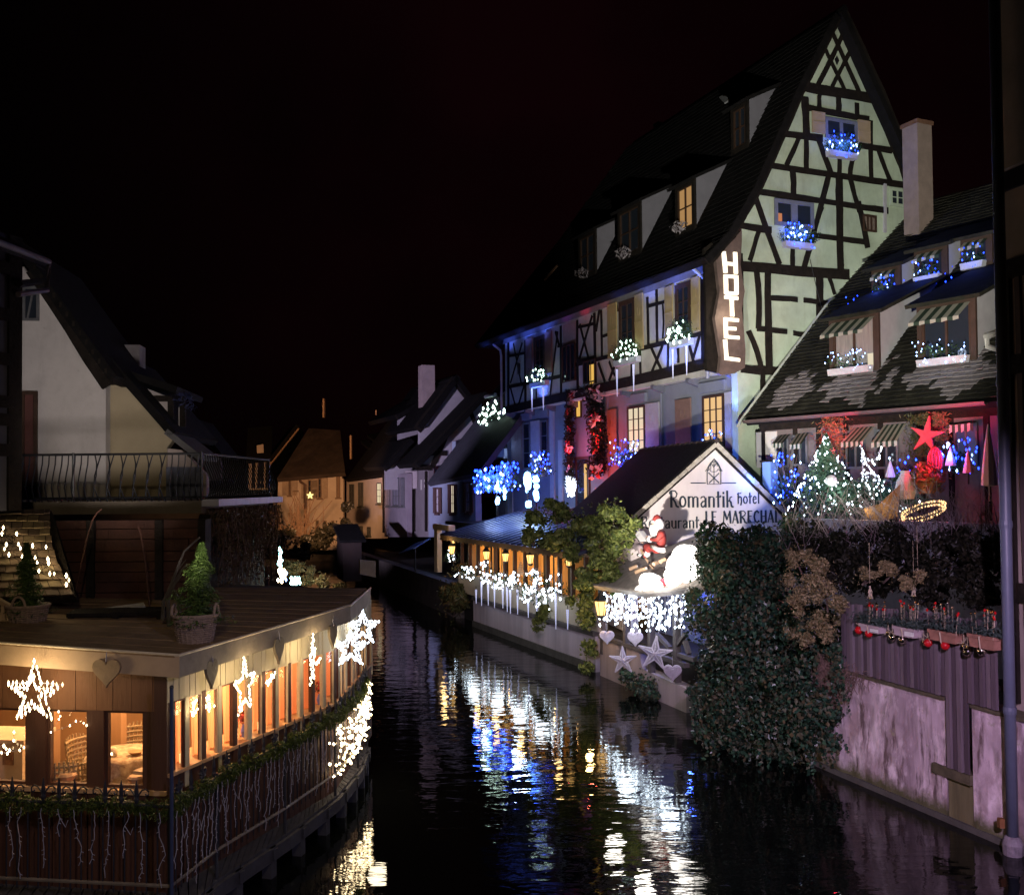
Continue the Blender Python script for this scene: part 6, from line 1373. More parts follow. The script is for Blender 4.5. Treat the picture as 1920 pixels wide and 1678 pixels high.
t = thing('timbered_house', 'dark timbered house whose edge shows right of the drainpipe', 'house', RF.pt(1, 1.5))
DIMP = mat('dim_plaster', (.34, .27, .24), .9, .2, 2, .2)
MB().fbox(RF, 0, 6, -.6, 12, -4, 0).build('wall', DIMP, t)
for z in (3.6, 6.9, 8.3, 9.6): MB().fbox(RF, -.03, 6, z - .14, z + .14, -.1, .05).build('timber', TIMBER, t)
MB().fbox(RF, .0, .14, 2, 8.2, -.1, .06).build('corner_post', TIMBER, t)
for u in (.34, .7): MB().beam(RF, (u, 2.2), (u - .06, 8.2), .1, -.02, .045).build('timber', mat('purple_brown_timber', (.09, .06, .065), .8, .3, 5, streak=True), t)
MB().fbox(RF, .0, 6, 9.75, 12.5, .0, .12).build('upper_jetty', DIMP, t)
g0, g1 = at(1849, 630, 16.6), at(1884, 619, 16.2); MB().tube([g0, g1], .06, 8).build('gutter', mat('pale_zinc', (.55, .52, .5), .5, .1, 4), t)
MB().tube([g0, at(1852, 650, 16.6), at(1879, 659, 16.4), at(1881, 700, 16.4), at(1888, 960, 16.4)], .05, 8).build('downpipe', MATS['pale_zinc'], t)
# ---------------------------------------------------------------- houses further along the river
def face(F, c, P, m, parent, name='wall', o0=-.3, o1=0.0):
    q = [F.uz(*c(*p)) for p in P]
    ar = sum(q[i][0] * q[(i + 1) % len(q)][1] - q[(i + 1) % len(q)][0] * q[i][1] for i in range(len(q)))
    return MB().slab(F, q if ar > 0 else q[::-1], o0, o1).build(name, m, parent)
def frat(px, Y, ux, uy):
    p = at(px, 900, Y); return Fr((p.x, p.y), (ux, uy))
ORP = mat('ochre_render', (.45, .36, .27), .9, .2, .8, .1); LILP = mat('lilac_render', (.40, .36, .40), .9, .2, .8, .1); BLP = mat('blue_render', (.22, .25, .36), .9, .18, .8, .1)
SHD = mat('dark_green_shutter', (.05, .05, .04), .7, .3, 5)
def fwin(F, parent, c, x0, x1, y0, y1, pm, fm=SHD, sh=0, shm=None, k=0.0, off=0.0):
    u0, z1 = F.uz(*c(x0, y0), off); u1, z0 = F.uz(*c(x1, y1), off); w = window(F, parent, u0, u1, z0, z1, off + .01, fm, pm, 2 if u1 - u0 > .5 else 1, 3, .07)
    sw = sh
    if sw:
        for a in ((u0 - sw - .04, u0 - .04), (u1 + .04, u1 + sw + .04)): shutter(F, w, a[0], a[1], z0, z1, off + .02, shm or SHD, False)
    MB().fbox(F, u0 - .08, u1 + .08, z0 - .1, z0, off, off + .12).build('sill', fm, w); return w
# blue house with three tall windows
F5 = frat(805, 52, .387, -.922)
h5 = thing('blue_house', 'low blue-lit house with three tall narrow windows beyond the veranda', 'house', F5.pt(3, 2))
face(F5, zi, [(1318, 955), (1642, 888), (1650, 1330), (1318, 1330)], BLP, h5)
BRSH = mat('brown_shutter_far', (.07, .035, .035), .7, .3, 5)
for (x0, x1, y0, y1, pm) in ((1374, 1396, 985, 1165, mat('grey_curtain', (.4, .36, .42), .9, .2, 6)), (1478, 1504, 962, 1168, emit('pale_lit_pane', (1, .86, .62), 1.0)), (1585, 1614, 945, 1160, mat('blue_curtain', (.32, .36, .5), .9, .2, 6))):
    fwin(F5, h5, zi, x0, x1, y0, y1, pm, BRSH, .38, BRSH)
e0, e1 = F5.px(*zi(1305, 955), .35), F5.px(*zi(1665, 880), .35)
mb = MB(); mb.slabn([e0, e1, e1 - F5.n * 4.6 + Vector((0, 0, 5.6)), e0 - F5.n * 4.6 + Vector((0, 0, 5.6))], .25); mb.build('roof', mat('blue_black_slate', (.035, .035, .05), .7, .4, 3, .3), h5)
# its timbered side gable and dormer
D5 = frat(845, 50.5, .387, -.922)
face(D5, zi, [(1460, 800), (1460, 640), (1590, 600), (1590, 770)], mat('blue_slate_cladding', (.10, .13, .22), .8, .3, 2), h5, 'dormer', -2.2, -1.6)
mb = D5.uz(*zi(1484, 770), -1.55), D5.uz(*zi(1506, 660), -1.55); MB().fbox(D5, mb[0][0], mb[1][0], mb[0][1], mb[1][1], -1.58, -1.54).build('dormer_window', mat('blue_grey_pane', (.3, .36, .5), .6, .2, 5), h5)
# gabled houses behind, seen one over the other
def gable(lab, name, Y, c, P, m, rakes, dr, roofw=1.0, lw=.5):
    F = frat(850, Y, .922, .387); q = [F.uz(*c(*p)) for p in P]; t = thing(name, lab, 'house', F.pt(q[0][0], 2.0)); face(F, c, P, m, t, 'gable')
    for (a, b) in rakes:
        A, B = F.px(*c(*a)), F.px(*c(*b)); mb = MB(); off = Vector((0, 0, .22)); mb.slabn([A + off + F.n * .4, B + off + F.n * .4, B + off - F.n * dr, A + off - F.n * dr], .3); mb.build('roof', TILE, t)
        mb = MB(); mb.beam(F, (F.uz(*c(*a))[0], F.uz(*c(*a))[1] + .02), (F.uz(*c(*b))[0], F.uz(*c(*b))[1] + .02), lw, .02, .1); mb.build('bargeboard', TIMBER, t)
    return t, F
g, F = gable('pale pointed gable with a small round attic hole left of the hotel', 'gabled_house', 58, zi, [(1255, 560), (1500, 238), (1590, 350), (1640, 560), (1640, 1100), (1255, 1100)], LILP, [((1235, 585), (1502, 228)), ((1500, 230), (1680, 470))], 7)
u, z = F.uz(*zi(1500, 258)); MB().slab(F, [(u + .18 * math.cos(i * .785), z + .2 * math.sin(i * .785)) for i in range(8)], 0, .03).build('attic_hole', IRON, g)
c0 = at(*zi(1316, 340), 60); MB().box((c0.x - .1, c0.y, c0.z - .8), .8, .8, 5.2, .4).build('chimney', mat('pinkish_chimney', (.42, .32, .32), .9, .2, 2), g)
g2, F2 = gable('steep lilac gable half hidden in front of the pointed one, with a chimney above', 'gabled_house', 63, zi, [(1108, 480), (1190, 428), (1345, 355), (1400, 420), (1300, 1100), (1108, 1100)], LILP, [((1090, 500), (1350, 345))], 7, lw=.35)
g3, F3 = gable('narrow lilac gable sliver among black roofs left of the pointed gable', 'gabled_house', 66, zi, [(1108, 700), (1108, 645), (1228, 538), (1228, 1000), (1108, 1000)], LILP, [((1095, 640), (1235, 520))], 7, lw=.35)
g4, F4 = gable('low lilac gable triangle above the lit window of the riverside row', 'gabled_house', 60, zi, [(1018, 860), (1178, 680), (1178, 1000), (1018, 1000)], LILP, [((1005, 862), (1180, 668))], 5, lw=.3)
g5, F5b = gable('timbered lilac gable with a slanting brace beside the blue house', 'timbered_gable_house', 55, zi, [(1232, 836), (1338, 722), (1442, 612), (1690, 362), (1692, 470), (1445, 780), (1340, 838)], LILP, [((1215, 845), (1700, 345))], 3.5, lw=.35)
for (a, b, w) in (((1310, 745), (1445, 745), .28), ((1440, 620), (1345, 838), .3), ((1605, 440), (1650, 560), .22), ((1232, 846), (1345, 846), .3)):
    MB().beam(F5b, F5b.uz(*zi(*a)), F5b.uz(*zi(*b)), w, 0, .06).build('timber', TIMBER, g5)
for (x0, y0, x1, y1, lab) in ((903, 706, 928, 752, 'smallest lit dormer cheek far left among the black roofs'), (950, 660, 1006, 742, 'pale dormer cheek left of the lilac gable sliver'), (1046, 652, 1078, 718, 'pale dormer cheek nearest the lilac gable sliver')):
    F = frat(800, 70, .922, .387); t = thing('dormer_house', lab, 'house', F.px(*zi(x0, y1)), 'dormers over the black roofs'); face(F, zi, [(x0, y1), (x0, y0 + 8), (x1, y0), (x1, lerp(y0, y1, .45))], LILP, t, 'dormer_cheek')
    a, b = F.px(*zi(x0 - 12, y0 + 6)), F.px(*zi(x1 + 8, y0 - 8)); mb = MB(); mb.slabn([a + F.n * .4, b + F.n * .4, b - F.n * 2 + Vector((0, 0, .6)), a - F.n * 2 + Vector((0, 0, .6))], .2); mb.build('roof', TILE, t)
# signed house, purple house, half-orange house
F6 = frat(770, 58, .387, -.922)
s6 = thing('sign_house', 'dim narrow house with a pale hanging sign panel, between dark posts', 'house', F6.pt(1, 2))
face(F6, zi, [(1168, 870), (1318, 850), (1318, 1330), (1168, 1330)], mat('dim_lilac_render', (.2, .17, .19), .9, .2, 1), s6)
face(F6, zi, [(1170, 868), (1246, 870), (1246, 990), (1172, 1000)], mat('sign_panel', (.5, .42, .45), .8, .15, 2), s6, 'sign_panel', .05, .15)
mb = MB(); e = 0
for x in (1186, 1200, 1214): # faded marks on the panel
    for (a, b, c_, d_) in ((x, 975, x + 2, 948), (x, 950, x + 8, 952), (x + 8, 953, x + 8, 974)): e += 1; mb.beam(F6, F6.uz(*zi(a, b)), F6.uz(*zi(c_, d_)), .1, .15, .16 + e * .002)
mb.build('sign_marks', mat('faded_marks', (.13, .11, .12), .8, .2, 3), s6)
for x in (1162, 1222, 1306): MB().beam(F6, F6.uz(*zi(x, 1290)), F6.uz(*zi(x, 870)), .3, 0, .08).build('post', TIMBER, s6)
for (x0, y0, x1, y1) in ((1265, 930, 1272, 1000), (1290, 930, 1300, 945), (1290, 965, 1300, 985)): face(F6, zi, [(x0, y0), (x1, y0), (x1, y1), (x0, y1)], WHITE, s6, 'plaster_patch', .0, .03)
F7 = frat(700, 64, .50, -.866)
h7 = thing('riverside_house', 'two-storey riverside house half lit orange, with one lit window on the lilac half', 'house', F7.pt(1, 2))
face(F7, zi, [(745, 935), (1005, 898), (1005, 1340), (745, 1340)], mat('sandy_render', (.44, .37, .33), .9, .2, .8, .1), h7)
fwin(F7, h7, zi, 768, 800, 962, 1120, DARKPANE); fwin(F7, h7, zi, 830, 864, 950, 1118, DARKPANE); fwin(F7, h7, zi, 960, 992, 950, 1098, emit('cream_lit_pane', (1, .84, .52), .95), GREYF)
fwin(F7, h7, zi, 835, 862, 1252, 1320, DARKPANE); fwin(F7, h7, zi, 892, 916, 1258, 1320, DARKPANE)
e0, e1 = F7.px(*zi(735, 932), .3), F7.px(*zi(1012, 893), .3); mb = MB(); mb.slabn([e0, e1, e1 - F7.n * 5 + Vector((0, 0, 6.5)), e0 - F7.n * 5 + Vector((0, 0, 6.5))], .25); mb.build('roof', TILE, h7)
F8 = frat(725, 61, .387, -.922)
h8 = thing('riverside_house', 'dim purple riverside house with broad shutters, right of the lit window', 'house', F8.pt(1, 2))
face(F8, zi, [(1008, 905), (1168, 885), (1168, 1330), (1008, 1330)], mat('purple_render', (.30, .25, .30), .9, .2, .8, .1), h8)
for x0, x1 in ((1022, 1052), (1072, 1116), (1128, 1152)): fwin(F8, h8, zi, x0, x1, 915, 1115, mat('grey_shut_window', (.24, .22, .27), .8, .2, 4), GREYF)
MB().beam(F8, F8.uz(*zi(1008, 1300)), F8.uz(*zi(1008, 890)), .3, 0, .08).build('corner_post', TIMBER, h8)
# orange-lit houses on the bend
F1 = frat(580, 68, .99, -.12)
h1 = thing('orange_house', 'large orange-lit rendered house on the river bend with tall windows and a downpipe', 'house', F1.pt(0, 2))
face(F1, zi, [(268, 918), (690, 880), (722, 930), (722, 1420), (250, 1420)], ORP, h1)
for (x0, x1, y0, y1, pm) in ((340, 358, 915, 1040, DARKPANE), (380, 402, 925, 1005, ORP), (474, 502, 930, 1062, DARKPANE), (546, 572, 918, 1060, DARKPANE), (674, 702, 900, 1055, mat('brown_pane', (.2, .12, .07), .7, .2, 4)), (530, 552, 1212, 1290, SHD), (584, 606, 1215, 1290, SHD), (640, 660, 1215, 1285, SHD)):
    fwin(F1, h1, zi, x0, x1, y0, y1, pm, mat('brown_frame_far', (.16, .1, .06), .7, .2, 4), .4 if pm is DARKPANE else 0, mat('tan_shutter', (.3, .22, .15), .7, .2, 4))
u, z = F1.uz(*zi(490, 1040), .1); MB().slab(F1, [(u + x * .28, z + y * .28) for x, y in starpts(5, 1, .4)], .1, .14).build('window_star', emit('yellow_star', (1, .75, .25), 2.2), h1)
P = [F1.px(*zi(x, y), .2) for x, y in ((412, 920), (425, 945), (455, 965), (458, 1370))]; MB().tube(P, .1, 6).build('downpipe', mat('dark_downpipe', (.09, .05, .03), .7, .2, 4), h1)
e0, e1 = F1.px(*zi(258, 922), .5), F1.px(*zi(735, 880), .5); r0_, r1_ = F1.px(*zi(480, 570), -4), F1.px(*zi(700, 585), -4)
mb = MB(); mb.slabn([e0, e1, r1_, r0_], .3); mb.slabn([e0, r0_, r0_ - F1.n * 6 - Vector((0, 0, 5))], .3); mb.build('roof', mat('brown_roof', (.045, .03, .022), .9, .5, 1.5, .4), h1)
for (x, y0, y1, w) in ((500, 810, 880, 10), (586, 365, 495, 9), (776, 620, 785, 9), (953, 445, 480, 6)):
    a, b = F1.px(*zi(x, y0), -1.5), F1.px(*zi(x, y1), -1.5); MB().box(((a.x + b.x) / 2, a.y, (a.z + b.z) / 2), w * .012, .4, a.z - b.z).build('chimney', mat('orange_strip', (.4, .25, .15), .9, .3, 3), h1)  # thin orange strips for a lit upright edge and a dim post
F0 = frat(540, 76, .95, .3)
h0 = thing('orange_gable_house', 'orange-lit tilted gable rising behind the large orange house', 'house', F0.pt(0, 2))
face(F0, zi, [(205, 800), (215, 770), (385, 558), (445, 592), (440, 1000), (205, 1000)], mat('orange_render', (.45, .27, .17), .9, .2, .7, .1), h0)
a, b = F0.px(*zi(195, 790)), F0.px(*zi(388, 545)); mb = MB(); mb.slabn([a + F0.n * .4, b + F0.n * .4, b - F0.n * 6, a - F0.n * 6], .3); mb.build('roof', TILE, h0)
F9 = frat(480, 72, .98, .2)
h9 = thing('small_orange_house', 'small orange-lit timbered house beyond the balcony railing', 'house', F9.pt(0, 2))
face(F9, zi, [(60, 800), (205, 790), (205, 1000), (60, 1000)], ORP, h9)
for x in (95, 130, 155, 190): MB().beam(F9, F9.uz(*zi(x, 990)), F9.uz(*zi(x + rnd.uniform(-8, 8), 800)), .22, 0, .05).build('timber', TIMBER, h9)
face(F9, zi, [(115, 690), (162, 680), (165, 745), (118, 745)], ORP, h9, 'dormer', -.5, -.2)
e0, e1 = F9.px(*zi(40, 800), .4), F9.px(*zi(215, 785), .4); mb = MB(); mb.slabn([e0, e1, e1 - F9.n * 3 + Vector((0, 0, 2.6)), e0 - F9.n * 3 + Vector((0, 0, 2.6))], .25); mb.build('roof', TILE, h9)
# trees and low walls at the bend
bush('tree', 'dark round tree before the large orange house by the river', 'tree', [(600, 1010, 24, 58), (625, 1000, 24, 58), (580, 1025, 22, 57), (645, 990, 18, 58), (650, 950, 10, 58), (655, 1010, 24, 57)], 7000, .24, HEDGE, .6, .8)
bush('tree', 'dark bush left of the large orange house against the balcony end', 'tree', [(535, 1005, 20, 55), (520, 1020, 20, 54), (560, 1030, 22, 54)], 4500, .22, HEDGE, .6, .8)
t = thing('bare_tree', 'leafless thin tree against the orange house wall', 'bare tree', at(540, 1010, 60)); mb = MB()
for i in range(40):
    a = at(rnd.uniform(525, 580), 1005, 60); b = a + Vector((rnd.gauss(0, 1), 0, rnd.uniform(1, 2.8))); mb.tube([a, a.lerp(b, .5) + Vector((rnd.gauss(0, .2), 0, 0)), b], .045, 4, .015)
mb.build('branches', mat('orange_brown_twig', (.12, .07, .04), .9, .3, 4), t)
GWF = frat(690, 45, .95, .3)
t = thing('garden_wall', 'small square of ochre garden wall lit at the river bend', 'wall', GWF.pt(0, .3)); face(GWF, zi, [(838, 1488), (950, 1500), (948, 1612), (838, 1590)], mat('ochre_garden_wall', (.34, .22, .12), .9, .3, 2, .2), t)
t = thing('shed', 'low dark shed with a dim reddish side by the far bank', 'shed', GWF.pt(1, .3)); SF = frat(690, 52, .95, .3)
z_ = SF.uz(*zi(780, 1345))[1]; u_ = SF.uz(*zi(722, 1400))[0]; u2_ = SF.uz(*zi(850, 1400))[0]
MB().fbox(SF, u_, u2_, .3, z_, -2.5, 0).build('wall', mat('dim_red_board', (.03, .018, .016), .9, .3, 2, streak=True), t)
mb = MB(); mb.slabn([SF.pt(u_ - .2, z_ - .05, .25), SF.pt(u2_ + .2, z_ - .05, .25), SF.pt(u2_ + .2, z_ + .7, -2.7), SF.pt(u_ - .2, z_ + .7, -2.7)], .12); mb.build('roof', TILE, t)
BA = frat(800, 44, .387, -.922); t = thing('blue_awning', 'small flat blue awning left of the veranda end', 'awning', BA.px(*zi(1230, 1400)))
a, b = BA.px(*zi(1225, 1372)), BA.px(*zi(1330, 1335)); mb = MB(); mb.slabn([a - Vector((0, 0, .45)) + BA.n * .8, b - Vector((0, 0, .45)) + BA.n * .8, b, a], .05); mb.build('canvas', mat('blue_canvas', (.08, .12, .25), .8, .2, 4), t); MB().tube([a, a - Vector((0, 0, 1.5))], .04, 5).build('post', IRON, t)
fq = Fr(onz(893, 1176, 0) + Vector((-.9, 2.5, 0)), (0.33, -0.94)); t = thing('far_quay_wall', 'dark quay wall running on upstream from the veranda', 'wall', fq.pt(-8, 0)); MB().fbox(fq, -22, 0, -.6, 1.3, -.5, 0).build('wall', mat('dark_quay_stone', (.12, .10, .09), .9, .4, 2, .3), t)

# ---------------------------------------------------------------- left bank: the timber cabin restaurant
C0 = Vector((-4.12, 11.8, 0)); CF = Fr(C0, (.99, -.14)); CS = Fr(C0, (.319, .948)); C1 = CS.pt(4.04, 0); C2F = Fr(C1, (.02, 1.0))
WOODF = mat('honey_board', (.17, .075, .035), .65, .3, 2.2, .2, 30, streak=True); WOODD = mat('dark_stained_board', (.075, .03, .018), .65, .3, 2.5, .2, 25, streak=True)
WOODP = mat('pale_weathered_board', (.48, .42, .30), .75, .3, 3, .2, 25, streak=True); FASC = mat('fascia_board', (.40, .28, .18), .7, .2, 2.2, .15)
cab = thing('cabin', 'low timber restaurant cabin with glowing windows jutting over the river on the left', 'cabin', C0 + Vector((-1.5, 1, .5)))
ZS, ZF, ZT = 1.58, .94, 2.66     # sill, floor, window head
zfb = 2.96
THIN = bpy.data.materials.new('thin_window_glass'); THIN.use_nodes = True; n = THIN.node_tree; n.nodes.clear()
o_ = n.nodes.new('ShaderNodeOutputMaterial'); mx = n.nodes.new('ShaderNodeMixShader'); tr = n.nodes.new('ShaderNodeBsdfTransparent'); gl = n.nodes.new('ShaderNodeBsdfGlossy'); gl.inputs['Roughness'].default_value = .02
fr = n.nodes.new('ShaderNodeLayerWeight'); pw = n.nodes.new('ShaderNodeMath'); pw.operation = 'POWER'; pw.inputs[1].default_value = 4.0; m5 = n.nodes.new('ShaderNodeMath'); m5.operation = 'MULTIPLY_ADD'; m5.inputs[1].default_value = .5; m5.inputs[2].default_value = .025; n.links.new(fr.outputs['Facing'], pw.inputs[0]); n.links.new(pw.outputs[0], m5.inputs[0]); n.links.new(m5.outputs[0], mx.inputs[0]); n.links.new(tr.outputs[0], mx.inputs[1]); n.links.new(gl.outputs[0], mx.inputs[2]); n.links.new(mx.outputs[0], o_.inputs[0])
# front wall
fx = lambda x, y=700: CF.uz(*zl(x, y))[0]
WN = [(fx(-170), fx(170)), (fx(302), fx(575)), (fx(682), fx(945))]
zt = CF.uz(*zl(700, 462))[1]
for a, b in ((-4.5, WN[0][0]), (WN[0][1], WN[1][0]), (WN[1][1], WN[2][0]), (WN[2][1], -.003)):
    mb = MB(); mb.fbox(CF, a, b, ZS, zt, -.14, 0); mb.build('post', WOODD, cab)
u = -4.5; k = 0
while u < -.01:
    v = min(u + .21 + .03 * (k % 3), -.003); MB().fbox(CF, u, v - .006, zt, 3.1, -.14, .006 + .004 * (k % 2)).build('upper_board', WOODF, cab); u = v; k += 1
u = -4.5
while u < -.01:
    v = min(u + .152, -.003); MB().fbox(CF, u, v - .022, .42, ZS, -.08, rnd.uniform(0, .012)).build('lower_board', WOODD, cab); u = v
MB().fbox(CF, -4.5, 0, .42, ZS, -.14, -.085).build('front_backing', TIMBER, cab)
MB().fbox(CF, -4.5, 0, ZS, ZS + .05, -.2, .06).build('sill', mat('lit_sill', (.5, .3, .16), .6, .2, 4), cab)
for a, b in WN: window(CF, cab, a, b, ZS + .05, zt, -.1, WOODD, THIN, 1, 1, .035, dz=.06)
# side walls
SALM = mat('salmon_lit_reveal', (.72, .30, .19), .85, .12, 12, streak=True)  # salmon tone stands for wooden window reveals catching the room's light
_n = SALM.node_tree; _b = _n.nodes['Principled BSDF']; _t = _n.nodes.new('ShaderNodeBsdfTranslucent'); _m = _n.nodes.new('ShaderNodeMixShader'); _m.inputs[0].default_value = .75
_t.inputs[0].default_value = (.85, .36, .22, 1); _n.links.new(_b.outputs[0], _m.inputs[1]); _n.links.new(_t.outputs[0], _m.inputs[2]); _n.links.new(_m.outputs[0], _n.nodes['Material Output'].inputs[0])
for F, L, nb in ((CS, 4.04, 12), (C2F, 3.6, 11)):
    w = L / nb
    for i in range(nb):
        u = i * w + .02
        window(F, cab, u + .035, u + w - .035, ZS + .2, ZT, -.025, WOODP if i % 3 else WOODD, THIN, 1, 1, .018, dz=.03)
        MB().fbox(F, u + w - .035, u + w + .035, ZS, ZT + .01, -.06, .012).build('post', WOODD if i % 2 else WOODP, cab)
        MB().add([F.pt(u + .05, ZS + .2, -.2), F.pt(u + w * .42, ZS + .2, -.24), F.pt(u + w * .74, ZS + .2, -.18), F.pt(u + w * .74, ZT, -.18), F.pt(u + w * .42, ZT, -.24), F.pt(u + .05, ZT, -.24)], [(0, 1, 4, 5), (1, 2, 3, 4)]).build('curtain', SALM, cab)  # thin sheet in place of the lit wooden reveal
    MB().fbox(F, 0, L, ZS, ZS + .2, -.12, 0).build('sill_board', WOODD, cab)
    MB().fbox(F, 0, L, ZS + .2, ZS + .24, -.5, .03).build('sill', MATS['lit_sill'], cab)
    k = 0; u = 0
    while u < L - .02:
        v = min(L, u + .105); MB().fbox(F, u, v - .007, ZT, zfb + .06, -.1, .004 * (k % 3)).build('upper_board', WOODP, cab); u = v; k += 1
    u = 0
    while u < L - .02:
        v = min(L, u + .15); MB().fbox(F, u, v - .02, .42, ZS, -.08, rnd.uniform(0, .01)).build('lower_board', WOODD, cab); u = v
    MB().fbox(F, 0, L, .42, ZS, -.14, -.085).build('side_backing', TIMBER, cab)
MB().fbox(CF, -.16, .0, .42, 3.05, -.2, .02).build('corner_post', WOODD, cab)
# interior
back = [CF.pt(-4.5, 0, -2.9), CS.pt(4.04, 0, -2.2), C2F.pt(3.6, 0, -2.2)]
INW = mat('warm_panelling', (.36, .20, .10), .8, .25, 2, .1, streak=True)
mb = MB()
for a, b in zip(back, back[1:]): mb.add([a + Vector((0, 0, .4)), b + Vector((0, 0, .4)), b + Vector((0, 0, 3.1)), a + Vector((0, 0, 3.1))], [(0, 1, 2, 3)])
mb.add([C2F.pt(3.6, .4, 0), C2F.pt(3.6, .4, -2.2), C2F.pt(3.6, 3.1, -2.2), C2F.pt(3.6, 3.1, 0)], [(0, 1, 2, 3)])
mb.build('inner_wall', INW, cab)
fl = [CF.pt(-4.5, 0, -.09), CF.pt(-.05, 0, -.09), CS.pt(4.0, 0, -.09), C2F.pt(3.55, 0, -.09), back[2], back[1], back[0]]
MB().add([p + Vector((0, 0, ZF)) for p in fl] + [p + Vector((0, 0, 3.02)) for p in fl], [tuple(range(7)), tuple(range(13, 6, -1))]).build('floor_and_ceiling', mat('inner_boards', (.3, .19, .11), .7, .2, 3), cab)
for (F, u, o, w) in ((CF, -.8, -1.5, 72), (CF, -2.2, -1.4, 80), (CS, 1.2, -.95, 66), (CS, 2.9, -.95, 66), (C2F, 1.4, -.9, 66), (CF, -3.4, -1.4, 55)): point('cabin_lamp', F.pt(u, 2.75, o), w, (1, .60, .27), .12)
# posts inside (wooden partitions seen through the panes)
for a in (-2.75, -1.75): MB().fbox(CF, a, a + .16, ZF, 3.0, -1.9, -1.75).build('inner_post', INW, cab)
# table, cloth, jars, chairs
t = thing('round_table', 'table under a patterned cloth behind the third pane of the cabin front', 'table', (-5.21, 13.25, ZF)); c = Vector((-5.21, 13.25, ZF))
MB().tube([c, c + Vector((0, 0, .72))], .05, 8).build('pedestal', WOODD, t); MB().lathe(c, [(.45, .72), (.45, .75)], 16).build('tabletop', WOODF, t)
pr = MB(); n_ = 40; Rr = [(.0, .762), (.46, .762), (.48, .72), (.5, .55), (.52, .38)]
vs = []; fs = []
for i, (r_, z_) in enumerate(Rr):
    for j in range(n_): a = 2 * math.pi * j / n_; rr = r_ * (1 + (.05 * math.sin(a * 9) if i > 1 else 0)); vs.append(c + Vector((rr * math.cos(a), rr * math.sin(a), z_)))
for i in range(4):
    for j in range(n_): fs.append((i * n_ + j, i * n_ + (j + 1) % n_, (i + 1) * n_ + (j + 1) % n_, (i + 1) * n_ + j))
CL = mat('spotted_cloth', (.62, .5, .34), .9, .6, 14, c2=(.24, .14, .08))
o = MB().add(vs, fs).build('tablecloth', CL, None, True, shift=c); tag(o, 'spotted brown and cream cloth draped over the table behind the third pane', 'tablecloth')
for (dx, dy, lab) in ((-.28, -.2, 'left candle jar on the spotted tablecloth'), (-.05, -.22, 'middle domed candle jar on the spotted tablecloth')):
    p = c + Vector((dx, dy, .765)); t = thing('candle_jar', lab, 'candle jar', p, 'candle jars on the spotted tablecloth'); MB().lathe(p, [(.045, 0), (.06, .05), (.05, .11), (.02, .13)], 10).build('jar', mat('pale_glass', (.6, .5, .35), .15, .1, 4), t, True); MB().ball(p + Vector((0, -.05, .05)), .018, 6, 5).build('flame', emit('candle_flame', (1, .7, .3), 14), t)
p = c + Vector((.22, -.15, .765)); t = thing('bowl', 'shallow bowl at the right of the spotted tablecloth', 'bowl', p); MB().lathe(p, [(.05, 0), (.1, .05), (.105, .05)], 12).build('bowl_body', mat('brown_bowl', (.35, .2, .1), .5, .2, 5), t)
WCH = mat('wicker_chair', (.34, .24, .14), .8, .35, 30, .5, 60)
ch = local('wicker_chair', 'x', 'chair', 'wicker chairs in the cabin')
mb = MB()
for i in range(13):
    a = lerp(-1.25, 1.25, i / 12); x, y = .27 * math.sin(a), .1 - .2 * math.cos(a) * -1; mb.tube([(x * .92, y - .02, .42), (x, y, .7), (x * .96, y + .03, .92 - .1 * (a / 1.25) ** 2)], .013, 5)
for z in (.5, .57, .64, .71, .78, .85): mb.tube([(.27 * math.sin(lerp(-1.25, 1.25, i / 10)), .1 + .2 * math.cos(lerp(-1.25, 1.25, i / 10)) - .004, z) for i in range(11)], .02, 5)
mb.build('backrest', WCH, ch); MB().lathe((0, .05, 0), [(.24, .38), (.27, .42), (.25, .46)], 12).build('seat', WCH, ch)
for sx in (-1, 1):
    for sy in (-1, 1): MB().tube([(sx * .2, .05 + sy * .18, 0), (sx * .17, .05 + sy * .15, .4)], .018, 6).build('leg', WCH, ch)
for i, (cx, cy, rz, lab) in enumerate(((-5.35, 14.05, .15, 'wicker chair behind the spotted tablecloth'), (-5.63, 12.55, 3.4, 'wicker chair close behind the second pane of the cabin front'), (-5.75, 13.5, 1.2, 'dark wicker chair between the second and third panes'))):
    q = ch if i == 0 else copy_tree(ch); put(q, (cx, cy, ZF), rz, lab)
t = thing('counter', 'pale counter with a small framed picture behind the leftmost pane', 'counter', CF.pt(-2.15, ZF, -.9)); MB().fbox(CF, -3.3, -2.35, ZF, ZF + 1.0, -1.3, -.7).build('body', mat('cream_counter', (.58, .42, .28), .7, .15, 3), t); MB().fbox(CF, -3.35, -2.3, ZF + 1.0, ZF + 1.05, -1.35, -.65).build('top', MATS['cream_counter'], t)
MB().fbox(CF, -2.62, -2.47, ZF + .72, ZF + .92, -.7, -.685).build('picture', mat('dark_picture', (.1, .04, .03), .6, .6, 8, c2=(.4, .22, .12)), t)
